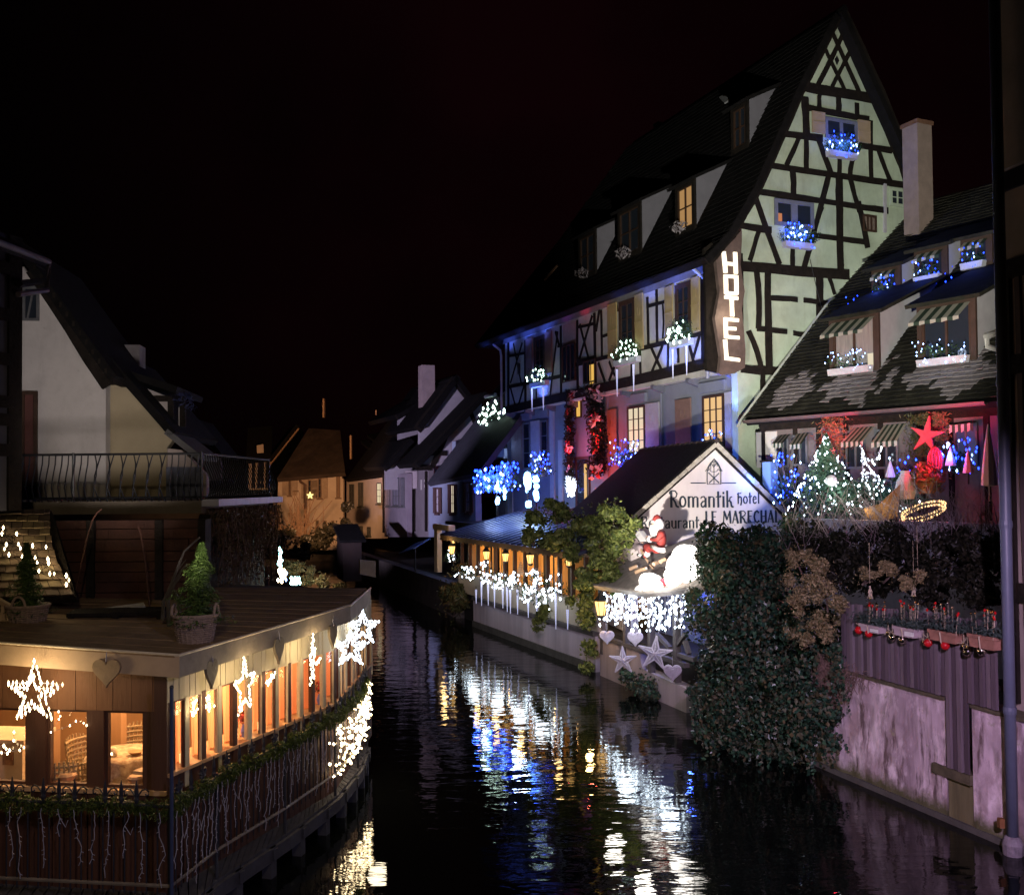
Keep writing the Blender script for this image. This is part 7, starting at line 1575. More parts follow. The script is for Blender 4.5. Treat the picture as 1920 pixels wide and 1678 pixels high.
# tables at the sill: small bowls on a ledge
for (x, lab) in ((365, 'low bread bowl on the sill of the second pane'), (830, 'low bread bowl on the sill of the third pane')):
    p = CF.pt(fx(x), ZS + .05, -.25); t = thing('bread_bowl', lab, 'bowl', p, 'bowls on the cabin sills'); MB().lathe(p, [(.07, 0), (.11, .06), (.115, .065), (.09, .09)], 10).build('bowl_body', mat('tan_bowl', (.55, .32, .18), .7, .2, 5), t)
FLR = leafmat('red_flowers', [(.45, .04, .05), (.6, .1, .1), (.05, .08, .03)])
for (x, y, F, lab) in ((735, 1290, CS, 'blue vase of red flowers in the middle side window of the cabin'), (1322, 1050, CS, 'dark red bouquet in a far side window of the cabin')):
    u = F.uz(*ze(x, y))[0]; p = F.pt(u, ZS + .24, -.08 - .06); t = thing('flower_vase', lab, 'vase', p, 'vases in the cabin side windows'); MB().lathe(p, [(.035, 0), (.055, .08), (.03, .17)], 9).build('vase', mat('blue_vase', (.1, .12, .4), .3, .1, 4), t); g = MB(); foliage(g, [(p + Vector((0, 0, .27)), (.1, .1, .1))], 90, .06, .7); stuff(g.build('flowers', FLR, t))
for i, x in enumerate((540, 400, 860, 975, 255)):
    u = CS.uz(*ze(x, 1400 - .35 * x))[0]; p = CS.pt(max(.2, u), ZS + .24, -.16); t = thing('candle', '%s sill candle from the corner of the cabin side' % ['third', 'second', 'fourth', 'fifth', 'first'][i], 'candle', p, 'candles on the cabin side sill'); MB().tube([p, p + Vector((0, 0, .11))], .025, 8).build('wax', emit('glowing_wax', (1, .6, .25), 1.6, (.7, .6, .45)), t); MB().bulb(p + Vector((0, 0, .135)), .012, 2).build('flame', MATS['candle_flame'], t)

# cabin roof: boards and fascia
zc_ = CF.uz(*zl(1210, 120), .3)[1]; zlft = CF.uz(*zl(0, 38), .3)[1]
sl = (zlft - zc_) / 2.2
rc = CF.pt(.3, zc_, .3); rl = CF.pt(-5, zc_ + sl * 5.3, .3); rb_ = CS.px(*ze(1500, 430), .3); re = C2F.px(695, 1106, .3)
roofpoly = [rl, rc, Vector((rb_.x, rb_.y, lerp(zc_, re.z, .5))), re, Vector((re.x - 3.0, re.y + .9, re.z + .05)), Vector((-9.5, 16.4, 3.6))]
MB().slabn(roofpoly, .1).build('roof', mat('mossy_roof_board', (.075, .06, .035), .9, .45, 3, .4, 20), cab)
RB2 = mat('weathered_roof_board', (.24, .15, .075), .9, .4, 3, .4, 22, streak=False)
nb = 15
for i in range(nb):
    f0_, f1_ = i / nb, (i + .9) / nb
    L0, R0 = roofpoly[0].lerp(roofpoly[5], f0_), plerp(roofpoly[1:4], f0_); L1, R1 = roofpoly[0].lerp(roofpoly[5], f1_), plerp(roofpoly[1:4], f1_)
    up = Vector((0, 0, .035 + rnd.uniform(0, .012))); MB().slabn([L0 + up, R0 + up - Vector((.06, 0, 0)), R1 + up - Vector((.06, 0, 0)), L1 + up], .035).build('roof_board', RB2, cab)
def fasc(A, B, h, m, nm='fascia'):
    A, B = Vector(A), Vector(B); d = (B - A); nrm = Vector((d.y, -d.x, 0)).normalized(); mb = MB()
    mb.hexa([A - Vector((0, 0, h)), B - Vector((0, 0, h)), B - Vector((0, 0, h)) - nrm * .03, A - Vector((0, 0, h)) - nrm * .03, A + Vector((0, 0, .03)), B + Vector((0, 0, .03)), B + Vector((0, 0, .03)) - nrm * .03, A + Vector((0, 0, .03)) - nrm * .03]); return mb.build(nm, m, cab)
fasc(rl, rc, .225, FASC); fasc(rc, roofpoly[2], .225, mat('grey_fascia_board', (.26, .22, .17), .75, .3, 3, .2)); fasc(roofpoly[2], roofpoly[3], .22, MATS['grey_fascia_board'])
mb = MB(); EDG = mat('bright_drip_edge', (.6, .5, .36), .5, .2, 6); mb.tube([p + Vector((0, 0, .035)) for p in (rl, rc, roofpoly[2], roofpoly[3])], .016, 5); mb.build('drip_edge', EDG, cab)
mb = MB(); mb.add([rl - Vector((0, 0, .1)), rc - Vector((0, 0, .1)), roofpoly[2] - Vector((0, 0, .1)), roofpoly[3] - Vector((0, 0, .1)), C2F.pt(3.6, 3.06, -.1), CS.pt(4.0, 3.04, -.1), CF.pt(-.1, 3.05, -.1), CF.pt(-5, 3.2, -.1)], [(0, 1, 6, 7), (1, 2, 5, 6), (2, 3, 4, 5)]); mb.build('soffit', WOODP, cab)
for (x, y) in ((555, 658), (820, 590), (1065, 520), (1110, 525), (1310, 470)):
    p = CS.px(*ze(x, y), .25); MB().tube([p + Vector((-.25, .1, .05)), p + Vector((0, 0, .06))], .014, 5).build('roof_bracket', mat('steel_bracket', (.5, .5, .55), .4, .1, 4, metal=.6), cab)

# deck and railing
RP = [CF.pt(-4.5, 0, .66), Vector((-3.84, 11.12, 0)), Vector((-3.66, 12.2, 0)), Vector((-3.18, 13.75, 0)), Vector((-2.78, 15.4, 0)), Vector((-2.66, 16.9, 0)), Vector((-2.74, 18.4, 0))]
deck = thing('deck', 'narrow timber walkway deck round the cabin over the water', 'deck', (-3.4, 13, .4))
GREYW = mat('grey_deck_beam', (.05, .047, .06), .8, .3, 4, .2)
inner = [CF.pt(-4.5, .44, 0), C0 + Vector((0, 0, .44)), CS.pt(1.2, .44), CS.pt(2.8, .44), C1 + Vector((0, 0, .44)), C2F.pt(1.4, .44), C2F.pt(3.2, .44)]
for i in range(len(RP) - 1):
    a, b = RP[i] + Vector((0, 0, .44)), RP[i + 1] + Vector((0, 0, .44)); d = (b - a).normalized(); nr = Vector((d.y, -d.x, 0)); n_ = max(2, int((b - a).length / .16))
    for k in range(n_):
        f, g_ = k / n_, (k + .88) / n_
        MB().slabn([inner[i].lerp(inner[i + 1], f), a.lerp(b, f) + nr * .03, a.lerp(b, g_) + nr * .03, inner[i].lerp(inner[i + 1], g_)], .04).build('deck_board', GREYW, deck)
    A_, B_ = a + nr * .08 - Vector((0, 0, .09)), b + nr * .08 - Vector((0, 0, .09)); mb = MB(); mb.hexa([A_ - Vector((0, 0, .13)), B_ - Vector((0, 0, .13)), B_ - Vector((0, 0, .13)) - nr * .05, A_ - Vector((0, 0, .13)) - nr * .05, A_ + Vector((0, 0, .05)), B_ + Vector((0, 0, .05)), B_ + Vector((0, 0, .05)) - nr * .05, A_ + Vector((0, 0, .05)) - nr * .05]); mb.build('edge_beam', GREYW, deck)
    for k in (.25, .75):
        p = a.lerp(b, k); MB().box((p.x, p.y, .1), .14, .14, .6, math.atan2(d.y, d.x)).build('pile', GREYW, deck)
        q = inner[i].lerp(inner[i + 1], k); c = (p + q) / 2; mb = MB(); mb.hexa([q - d * .05 - Vector((0, 0, .2)), p + nr * .1 - d * .05 - Vector((0, 0, .2)), p + nr * .1 + d * .05 - Vector((0, 0, .2)), q + d * .05 - Vector((0, 0, .2)), q - d * .05 - Vector((0, 0, .06)), p + nr * .1 - d * .05 - Vector((0, 0, .06)), p + nr * .1 + d * .05 - Vector((0, 0, .06)), q + d * .05 - Vector((0, 0, .06))]); mb.build('joist', GREYW, deck)
railM = mat('wrought_iron', (.025, .025, .035), .5, .3, 8)
rail = thing('railing', 'wrought iron railing with spear finials round the cabin deck', 'railing', RP[1] + Vector((0, 0, .45)))
ZR, ZB = 1.66, .78
mb = MB(); mb.tube([p + Vector((0, 0, ZR)) for p in RP], .022, 6); mb.build('top_rail', railM, rail)
mb = MB(); mb.tube([p + Vector((0, 0, ZB)) for p in RP], .022, 6); mb.build('bottom_rail', mat('worn_rail', (.20, .16, .12), .5, .4, 6), rail)
tot = sum((RP[i + 1] - RP[i]).length for i in range(len(RP) - 1)); nbal = int(tot / .13)
bal = MB(); bal.tube([(0, 0, ZB - .1), (0, 0, ZR)], .009, 5); b0 = bal.build('baluster', railM, rail); b0.location = plerp(RP, 0) - BASE[rail.name]; b0.data.transform(Matrix.Translation(BASE[rail.name]))
for i in range(1, nbal + 1):
    c = b0.copy(); col.objects.link(c); c.location = plerp(RP, i / nbal) - BASE[rail.name]
for p in RP[1:]: MB().tube([p + Vector((0, 0, .44)), p + Vector((0, 0, ZR + .06))], .022, 6).build('post', railM, rail)
# finials
def finial(p, d, big):
    m = MB(); m.lathe(p, [(.014, 0), (.03, .05), (.018, .08), (.026, .14), (.004, .26)], 6)
    if big == 1:
        for s in (-1, 1): m.tube([p + d * s * x * 1.25 + Vector((0, 0, z * 1.35)) for x, z in ((0, .03), (.025, .08), (.055, .115), (.09, .125), (.118, .105), (.115, .078), (.095, .07), (.085, .088))], .0095, 5)
    elif big == 2:
        for s in (-1, 1): m.tube([p + Vector((0, 0, .1)), p + d * s * .07 + Vector((0, 0, .15)), p + d * s * .05 + Vector((0, 0, .19))], .018, 5)
        m.tube([p - d * .06 + Vector((0, 0, .1)), p + d * .06 + Vector((0, 0, .1))], .016, 5)
    return m.build('finial', railM, rail)
for x, b in ((80, 1), (285, 1), (388, 0), (492, 1), (692, 1), (798, 0), (898, 1)):
    u = CF.uz(*zl(x, 980), .66)[0]; finial(CF.pt(u, ZR + .02, .66), CF.u, b)
sl_ = sum((RP[i + 1] - RP[i]).length for i in range(1, len(RP) - 1)); SP = RP[1:]
for i in range(26):
    f = (i + .6) / 26; p = plerp(SP, f); d = (plerp(SP, min(1, f + .01)) - plerp(SP, max(0, f - .01))).normalized(); finial(p + Vector((0, 0, ZR + .02)), d, 2 if i % 2 == 0 else 0)
t = thing('corner_pole', 'thin dark blue pole at the corner of the cabin railing', 'pole', RP[1] + Vector((.02, -.05, .2))); p = RP[1] + Vector((.02, -.05, 0)); MB().tube([p + Vector((0, 0, .2)), p + Vector((0, 0, 2.98))], .022, 8).build('pole_tube', mat('dark_blue_pole', (.03, .04, .09), .5, .2, 5), t); MB().ball(p + Vector((0, 0, 2.99)), .026, 8, 6).build('cap', railM, t)
# fir garlands on the rail
GARL = leafmat('yellow_green_fir', [(.02, .035, .008), (.05, .07, .015), (.09, .11, .025)])
def garland(lab, P, n, r):
    t = thing('fir_garland', lab, 'garland', P[0], 'fir garlands on the cabin railing'); g = MB(); L = sum((P[i + 1] - P[i]).length for i in range(len(P) - 1))
    for _ in range(n):
        f = rnd.random(); q = plerp(P, f); k = r * (1 + .35 * math.sin(f * L * 11)); a = rnd.uniform(0, 6.28); rr = k * rnd.random() ** .5
        o_ = Vector((rr * math.cos(a), rr * math.cos(a) * .4, rr * math.sin(a) * 1.1)); g.leaf(q + o_ + Vector((0, 0, .015 * math.sin(f * L * 5))), rnd.uniform(.05, .1), .25, o_.normalized() if o_.length > .001 else None)
    stuff(g.build('needles', GARL, t)); MB().tube([plerp(P, i / 20) + Vector((0, 0, .05 + .02 * math.sin(i * 2.2))) for i in range(21)], .012, 5).build('rope', mat('gold_rope', (.4, .3, .15), .7, .2, 6), t); return t
garland('fir garland along the front rail of the cabin', [p + Vector((0, 0, ZR - .03)) for p in RP[:2]], 5200, .095); garland('fir garland along the river side rail of the cabin', [p + Vector((0, 0, ZR - .03)) for p in RP[1:]], 9500, .095)
def strands(lab, P, n, lo, hi):
    t = thing('icicle_string', lab, 'light string', P[0] + Vector((0, 0, ZR)), 'unlit icicle light strings on the cabin railing')
    for i in range(n):
        q = plerp(P, (i + rnd.uniform(.2, .8)) / n) + Vector((0, 0, ZR - .06)); d = (plerp(P, min(1, (i + 1) / n)) - plerp(P, i / n)).normalized(); nr = Vector((d.y, -d.x, 0)); L = rnd.uniform(lo, hi); w = []; x = 0; m = MB()
        nn = max(5, int(L / .05))
        for k in range(nn + 1): x += rnd.gauss(0, .014); w.append(q + d * x + nr * (.05 + rnd.uniform(-.008, .008)) - Vector((0, 0, L * k / nn)))
        m.tube(w, .0048, 4)
        for k in range(1, nn, 1):
            if rnd.random() < .55: s = rnd.choice((-1, 1)); m.tube([w[k], w[k] + d * s * .028 - Vector((0, 0, .012))], .0042, 4)
        if rnd.random() < .35: s = rnd.choice((-1, 1)); m.tube([w[nn // 3], w[nn // 3] + d * .07 * s - Vector((0, 0, .1)), w[nn // 3] + d * .1 * s - Vector((0, 0, .02))], .0045, 4)
        m.build('strand', WIRE, t)
strands('unlit icicle light strings hanging before the dark front boards of the cabin', RP[:2], 24, .3, .85); strands('unlit icicle light strings hanging from the river side garland', RP[1:5], 36, .5, 1.0)
t = thing('light_cluster', 'dense ball of white bulbs glowing on the far bend of the cabin railing', 'light cluster', plerp(RP[3:], .6) + Vector((0, 0, 1.2)))
P = []
for _ in range(230):
    f = rnd.random() ** .8; q = plerp(RP[3:], .30 + .70 * f); lo = lerp(.72, 1.0, f ** 2); P.append(q + Vector((rnd.uniform(-.04, .12), 0, rnd.uniform(lo, 1.45 + .2 * f))))
leds(t, P, .024, LEDY, k=1.0); w = MB()
for i in range(16): q = plerp(RP[3:], .2 + .8 * i / 15); w.tube([q + Vector((.03, 0, 1.66)), q + Vector((.05, 0, .95))], .006, 3)
stuff(w.build('wires', WIRE, t)); point('cluster_glow', plerp(RP[3:], .7) + Vector((.35, -.2, 1.3)), 12, (1, .84, .58), .15)
# lit stars on the cabin
def ledstar(lab, c, ux, r, nper, m, br, glow=8, thick=.1, k=1.9, rot=90, gc=(1, .74, .4), second=True):
    ux = Vector(ux).normalized(); nn = Vector((ux.y, -ux.x, 0)); t = thing('light_star', lab, 'light star', c, 'lit stars on the cabin'); o_ = starpts(5, r, r * .42, rot); P = []; fr_ = MB(); i_ = starpts(5, r * .72, r * .24, rot)
    for s in ((0, 1) if second else (0,)):
        q = o_ if s == 0 else i_; W = [c + ux * x + Vector((0, 0, y)) + nn * thick * (s * .6) for x, y in q]; fr_.tube(W + W[:1], .006, 4)
        for i in range(10):
            for j in range(nper): P.append(W[i].lerp(W[(i + 1) % 10], j / nper) + Vector((rnd.gauss(0, .006), rnd.gauss(0, .006), rnd.gauss(0, .006))))
    fr_.build('frame', WIRE, t); leds(t, P, br, m, k=k)
    if glow: point('star_glow', c + nn * .12 + Vector((0, 0, r * .45)), glow, gc, .08)
    return t
ledstar('big warm star of flame-like bulbs on the cabin front', CF.px(65, 1300, .5), CF.u, .36, 4, LEDY, .012, 20, k=2.8)
ledstar('glaring star seen aslant on the near side fascia of the cabin', CS.px(459, 1288, .34), (.10, .99, 0), .37, 6, LEDY, .012, 14, second=False)
ledstar('glaring star seen edge-on further along the cabin side', CS.px(586, 1238, .34), Vector((-.1, 1, 0)), .37, 6, LEDY, .012, 14, second=False)
ledstar('lower of the two white stars facing the bridge at the cabin bend', at(657, 1216, 15.9), Vector((1, .1, 0)), .3, 7, LEDW, .011, 10, gc=(1, .9, .7))
ledstar('higher of the two white stars facing the bridge at the cabin bend', at(680, 1176, 17.0), Vector((1, .1, 0)), .3, 7, LEDW, .011, 10, gc=(1, .9, .7))
for (xa, ya, xb, yb, lab) in ((270, 1100, 268, 1230, 'short icicle of bulbs in the first side windows of the cabin'), (385, 1060, 388, 1200, 'short icicle of bulbs beside the near wooden heart'), (845, 985, 900, 880, 'slanting short string of bulbs right of the aslant star'), (1235, 820, 1255, 770, 'small clump of bulbs beside the edge-on star')):
    a, b = CS.px(*ze(xa, ya), .1), CS.px(*ze(xb, yb), .1); t = thing('bulb_string', lab, 'light string', a, 'short bulb strings on the cabin side'); MB().tube([a, b], .004, 3).build('wire', WIRE, t); leds(t, [a.lerp(b, rnd.random()) + CS.u * rnd.gauss(0, .03) for _ in range(24)], .009, LEDY)
t = thing('bulb_string', 'sparse string of warm bulbs mirrored between the first and second front panes', 'light string', CF.px(*zl(390, 470), .02), 'short bulb strings on the cabin front'); pts = [(385, 470), (397, 500), (387, 520), (335, 605), (460, 562), (500, 532), (550, 545), (570, 560)]; mb = MB(); mb.tube([CF.px(*zl(*p), .02) for p in pts], .003, 3); mb.build('wire', WIRE, t); leds(t, [CF.px(*zl(*p), .02) for p in pts], .010, LEDY)
t = thing('bulb_string', 'small bunch of warm bulbs hanging in the leftmost front pane', 'light string', CF.px(*zl(30, 690), .02), 'short bulb strings on the cabin front'); pts = [(92, 605), (90, 660), (25, 695), (40, 715), (48, 745), (10, 740), (130, 725), (157, 705), (62, 725)]; mb = MB(); mb.tube([CF.px(*zl(*p), .02) for p in pts], .003, 3); mb.build('wire', WIRE, t); leds(t, [CF.px(*zl(*p), .02) for p in pts], .013, LEDY)
# wooden hearts
for (F, px, py, r, lab, dim) in ((CF, 199, 1258, .185, 'wooden heart on the front fascia of the cabin', 0), (CS, 398, 1259, .2, 'wooden heart nearest the corner on the cabin side', 1), (CS, 524, 1216, .2, 'wooden heart between the aslant and edge-on stars', 1), (CS, 625, 1190, .2, 'wooden heart furthest along the cabin side', 1)):
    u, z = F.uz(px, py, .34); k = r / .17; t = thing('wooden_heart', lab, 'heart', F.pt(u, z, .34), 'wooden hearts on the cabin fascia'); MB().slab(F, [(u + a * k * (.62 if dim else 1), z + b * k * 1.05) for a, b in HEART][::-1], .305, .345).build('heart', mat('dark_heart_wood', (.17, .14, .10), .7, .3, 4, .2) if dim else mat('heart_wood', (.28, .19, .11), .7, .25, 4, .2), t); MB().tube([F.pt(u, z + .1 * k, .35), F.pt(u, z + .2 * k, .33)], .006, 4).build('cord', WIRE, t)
# ---------------------------------------------------------------- things on the cabin roof
WICB = mat('basket_wicker', (.34, .24, .19), .85, .3, 25, .4, 60)
def basket(lab, px, pyb, wtop, wbot, h, clab, ch, cr, n, lean=0.0, handle=True):
    d = ray(px, pyb); t_ = (3.24 - CAM.z) / d.z; p = CAM + d * t_
    t = thing('wicker_basket', lab, 'basket', p, 'wicker baskets on the cabin roof')
    m = MB(); nst = 22
    for i in range(nst):
        a = 2 * math.pi * i / nst; m.tube([p + Vector((wbot * math.cos(a), wbot * math.sin(a), 0)), p + Vector((wtop * math.cos(a), wtop * math.sin(a), h))], .011, 4)
    m.lathe(p, [(wbot * .95, .0), (wbot * .96, .01), (lerp(wbot, wtop, .9) * .95, h * .9)], 22); m.build('staves', WICB, t)
    m = MB(); nr = 15
    for k in range(nr + 1):
        f = k / nr; r = lerp(wbot, wtop, f) + .006
        m.tube([p + Vector(((r + (.006 if (i + k) % 2 else -.003)) * math.cos(2 * math.pi * i / 22), (r + (.006 if (i + k) % 2 else -.003)) * math.sin(2 * math.pi * i / 22), h * f)) for i in range(23)], .0105, 4, cap=False)
    stuff(m.build('weave', WICB, t))
    m = MB(); m.tube([p + Vector(((wtop + .01) * math.cos(2 * math.pi * i / 24), (wtop + .01) * math.sin(2 * math.pi * i / 24), h)) for i in range(25)], .022, 6, cap=False); m.build('rim', WICB, t)
    for s in (-1, 1):
        if handle == 'front' and s == 1: continue
        c = p + (Vector((s * wtop, 0, h)) if handle is True else Vector((0, -wtop, h)))
        ax = Vector((0, 1, 0)) if handle is True else Vector((1, 0, 0))
        MB().tube([c + ax * .09 * math.cos(a) + Vector((0, 0, .14 * math.sin(a))) for a in [math.pi * i / 10 for i in range(11)]], .017, 6).build('handle', WICB, t)
    base = p + Vector((0, 0, h * .7)); c = thing('potted_conifer', clab, 'conifer', base, 'small conifers in the roof baskets')
    MB().tube([base - Vector((0, 0, h * .5)), base + Vector((lean, 0, ch * .9))], .02, 5, .006).build('trunk', MATS['bark'], c); g = MB()
    for _ in range(n):
        f = rnd.random() ** .85; rr = cr * (1 - f) ** .8 * rnd.uniform(.2, 1.12) * (1 + .25 * math.sin(f * 19 + 1)); a = rnd.uniform(0, 6.28); rr *= 1 + .3 * math.sin(3 * a + f * 8)
        q = base + Vector((rr * math.cos(a) + lean * f, rr * math.sin(a), ch * f)); g.leaf(q, rnd.uniform(.05, .1), .22, (math.cos(a) * .7, math.sin(a) * .7, 1.3))
    stuff(g.build('crown', leafmat('conifer_green', [(.02, .042, .008), (.05, .085, .018), (.10, .15, .035)]), c))
    MB().lathe(p, [(wtop * .9, h * .88), (wtop * .5, h * .93), (.03, h * .95)], 14).build('soil', SOIL, t)
basket('greyish wicker basket with a green conifer near the cabin roof corner', 366, 1213, .262, .19, .40, 'green conifer growing in the greyish basket at the roof corner', 1.0, .30, 4200, .08)
basket('brown wicker basket with a tall front handle on the left of the cabin roof', 52, 1194, .255, .17, .42, 'shaded conifer growing in the brown basket with the tall handle', .95, .24, 3600, -.02, 'front')
# backdrop of the cabin roof: old tiled shed roof, plank wall, terrace on top
BK = Fr((-9.0, 15.4), (1, .02)); bk_ = thing('plank_shed', 'dark red-brown plank shed under the balcony terrace behind the cabin roof', 'shed', BK.pt(2, 3.3))
REDP = mat('red_brown_plank', (.05, .016, .009), .8, .5, 3, .3, 20); z0_, z1_ = 3.3, 4.72
xr = BK.uz(382, 1000)[0]; zz = z0_
while zz < z1_ - .02:
    h = rnd.choice((.14, .16, .19)); u = 0
    while u < xr:
        v = min(xr, u + rnd.uniform(1.0, 2.2)); MB().fbox(BK, u, v - .008, zz, min(z1_, zz + h - .012), -.1, rnd.uniform(-.015, .02)).build('plank', REDP, bk_); u = v
    zz += h
MB().fbox(BK, -.5, xr, z0_, z1_, -.4, -.11).build('backing', TIMBER, bk_)
for x in (172, 300, 380): u = BK.uz(x, 1000)[0]; MB().fbox(BK, u - .06, u + .06, z0_, z1_, -.05, .07).build('post', TIMBER, bk_)
TLS = thing('tiled_lean_to', 'old brown tiled lean-to roof dotted with warm bulbs above the left basket', 'lean-to', (-7.2, 14.2, 3.3))
ta, tb, tc, td = at(-90, 1125, 14.0), at(142, 1118, 13.9), at(95, 955, 15.3), at(-90, 955, 15.3)
def lean(u, v):
    r = tb.lerp(tc, v) + Vector((-.12 * math.sin(v * math.pi), 0, 0)); return ta.lerp(td, v).lerp(r, u)
nn_ = (tb - ta).cross(td - ta).normalized()
MB().slabn([ta - nn_ * .03, tb - nn_ * .03, tc - nn_ * .03, td - nn_ * .03], .1).build('roof_base', TIMBER, TLS)
LT = [mat('old_brown_tile', (.16, .11, .075), .85, .4, 6, .5, 20), mat('old_ochre_tile', (.20, .15, .09), .85, .4, 6, .5, 20), mat('old_dark_tile', (.09, .06, .045), .85, .4, 6, .5, 20)]
tiles(TLS, lean, 9, 12, LT, th=.03, pieces=True)
PB_ = [(50, 415), (75, 545), (170, 545), (185, 575), (280, 555), (385, 565), (200, 645), (300, 650), (315, 690), (400, 660), (405, 690), (330, 750), (415, 775), (450, 775), (545, 790), (565, 825), (40, 460), (155, 462), (95, 625), (545, 860), (8, 375), (60, 580)]
t = thing('bulb_string', 'warm bulbs strung in rows over the old tiled lean-to roof', 'light string', ta); mb = MB(); P = []
for x, y in PB_:
    px, py = zm(x, y); d = ray(px, py); k = (ta - CAM).dot(nn_) / d.dot(nn_); P.append(CAM + d * k + nn_ * .11)
for a, b in zip(P, P[1:]): mb.tube([a, a.lerp(b, .5) - Vector((0, 0, .03)), b], .004, 3)
stuff(mb.build('wire', TIMBER, t)); leds(t, P, .017, LEDY, k=2.2)
for i in (4, 8, 12): point('bulb_glow', P[i] + nn_ * .2, 2.2, (1, .78, .42), .05)
# bent rods, beams and props
for pts, lab in ((((800, 228), (760, 260), (725, 320), (690, 440), (640, 660), (600, 850), (565, 1000)), 'left thin rusty rod bent over against the plank shed'), (((1085, 360), (1110, 440), (1140, 620), (1155, 800), (1180, 1030)), 'right thin rusty rod leaning on the plank shed')):
    t = thing('bent_rod', lab, 'rod', at(*zm(*pts[-1]), 14.6), 'bent rods before the plank shed'); MB().tube([at(*zm(*p), 14.75) for p in pts], .012, 6).build('rod', mat('rusty_rod', (.07, .025, .015), .7, .3, 8), t)
t = thing('loose_board', 'short pale board lying aslant against the plank shed', 'board', at(*zm(960, 1010), 13.9)); MB().slabn([at(*zm(785, 1035), 13.9), at(*zm(1140, 985), 13.9), at(*zm(1130, 962), 14.0), at(*zm(780, 1008), 14.0)], .03).build('plank', mat('pale_board', (.33, .31, .28), .8, .2, 5), t)
t = thing('dark_bench', 'blackened low bench frame at the foot of the plank shed', 'bench', at(*zm(820, 1180), 13.6))
a, b = at(*zm(520, 1180), 13.5), at(*zm(1280, 1150), 13.7)
MB().slabn([a + Vector((0, 0, .22)), b + Vector((0, 0, .2)), b + Vector((0, .3, .24)), a + Vector((0, .3, .26))], .05).build('seat', TIMBER, t)
for k in (.04, .5, .96):
    p = a.lerp(b, k); MB().box((p.x, p.y + .1, p.z + .08), .07, .2, .28).build('leg', TIMBER, t)
DW = mat('silver_driftwood', (.10, .085, .08), .75, .4, 6, .3)
for P, lab in (([(1280, 1100), (1285, 960), (1330, 860), (1385, 720), (1450, 560), (1570, 450)], 'taller twisted driftwood branch by the right basket'), ([(1330, 1180), (1320, 950), (1365, 830), (1420, 720), (1470, 660)], 'shorter twisted driftwood branch by the right basket'), ([(1410, 1040), (1400, 930), (1370, 860)], 'thin forked driftwood stick touching the right basket')):
    q = [at(*zm(*p), 13.2) for p in P]; t = thing('driftwood', lab, 'driftwood', q[0], 'driftwood branches on the cabin roof'); m = MB(); m.tube(q, .028, 7, .012); m.tube([q[len(q) // 2], q[len(q) // 2] + Vector((.12, .05, .16))], .015, 5, .006); m.build('branch', DW, t)
t = thing('sawhorse', 'light plank prop leaning at the far left of the cabin roof', 'prop', at(*zm(40, 1100), 13.2)); a, b = at(*zm(-60, 890), 13.2), at(*zm(115, 985), 13.2)
MB().slabn([a, b, b + Vector((0, .02, -.07)), a + Vector((0, .02, -.07))], .05).build('plank', mat('pale_prop', (.42, .28, .17), .7, .25, 4), t); MB().slabn([at(*zm(20, 960), 13.25), at(*zm(40, 960), 13.25), at(*zm(55, 1100), 13.2), at(*zm(20, 1100), 13.2)], .05).build('leg', MATS['pale_prop'], t)
# terrace slab with railing
tp = [Vector((at(-60, 940, 17.0).x, 17.0, 5.0)), Vector((at(378, 940, 17.0).x, 17.0, 5.0)), Vector((at(500, 948, 21).x, 21.2, 5.0)), Vector((at(470, 948, 24).x, 24.5, 5.0)), Vector((-14, 24.5, 5.0)), Vector((-14, 17, 5.0))]
ter = thing('balcony_terrace', 'roof terrace with a bulging wrought iron railing above the plank shed', 'terrace', tp[1] - Vector((2, -1, .3)))
MB().slabn([tp[5], tp[0], tp[1], tp[2], tp[3], tp[4]], .22).build('slab', mat('terrace_slab', (.16, .13, .10), .9, .3, 2), ter)
a, b = tp[1], tp[2]; d = (b - a).normalized(); nr = Vector((d.y, -d.x, 0)); m = MB(); m.hexa([a - Vector((0, 0, .1)), b - Vector((0, 0, .1)), b - Vector((0, 0, .1)) + nr * .3, a - Vector((0, 0, .1)) + nr * .3, a + Vector((0, 0, .02)), b + Vector((0, 0, .02)), b + Vector((0, 0, .02)) + nr * .3, a + Vector((0, 0, .02)) + nr * .3]); m.build('zinc_edge', mat('lilac_zinc', (.40, .38, .44), .5, .2, 4), ter)
ZT2 = at(300, 851, 17.0).z - 5.0
def bal_profile(h, b): return [(.02, .0), (.10 * b, .1 * h), (.16 * b, .3 * h), (.10 * b, .55 * h), (.02, .8 * h), (.0, h)]
br_ = thing('balcony_railing', 'black wrought iron railing of belly-shaped bars along the balcony terrace', 'railing', tp[1])
m = MB(); m.tube([p + Vector((0, 0, ZT2)) for p in (tp[0], tp[1], tp[2])], .022, 6); m.tube([p + Vector((0, 0, .06)) for p in (tp[0], tp[1], tp[2])], .018, 5); m.build('rails', IRON, br_)
for seg, (a, b, n_) in enumerate(((tp[0], tp[1], 36), (tp[1], tp[2], 34))):
    d = (b - a).normalized(); nr = Vector((d.y, -d.x, 0))
    for i in range(n_):
        p = a.lerp(b, (i + .5) / n_); w_ = .05 if (seg == 0 and i % 2) else 1.0
        P = [p + nr * o_ + Vector((0, 0, z)) + (d * (.07 * math.sin(z / ZT2 * 3.1) * (1 if i % 2 else -1)) if (seg == 0 and .52 < (i / n_) < .86) else Vector()) for o_, z in bal_profile(ZT2, 1.0)]
        MB().tube(P, .012, 5).build('baluster', IRON, br_)
for p in (tp[0], tp[0].lerp(tp[1], .45), tp[1], tp[2]): MB().tube([p + Vector((0, 0, 0)), p + Vector((0, 0, ZT2 + .03))], .022, 6).build('post', IRON, br_)
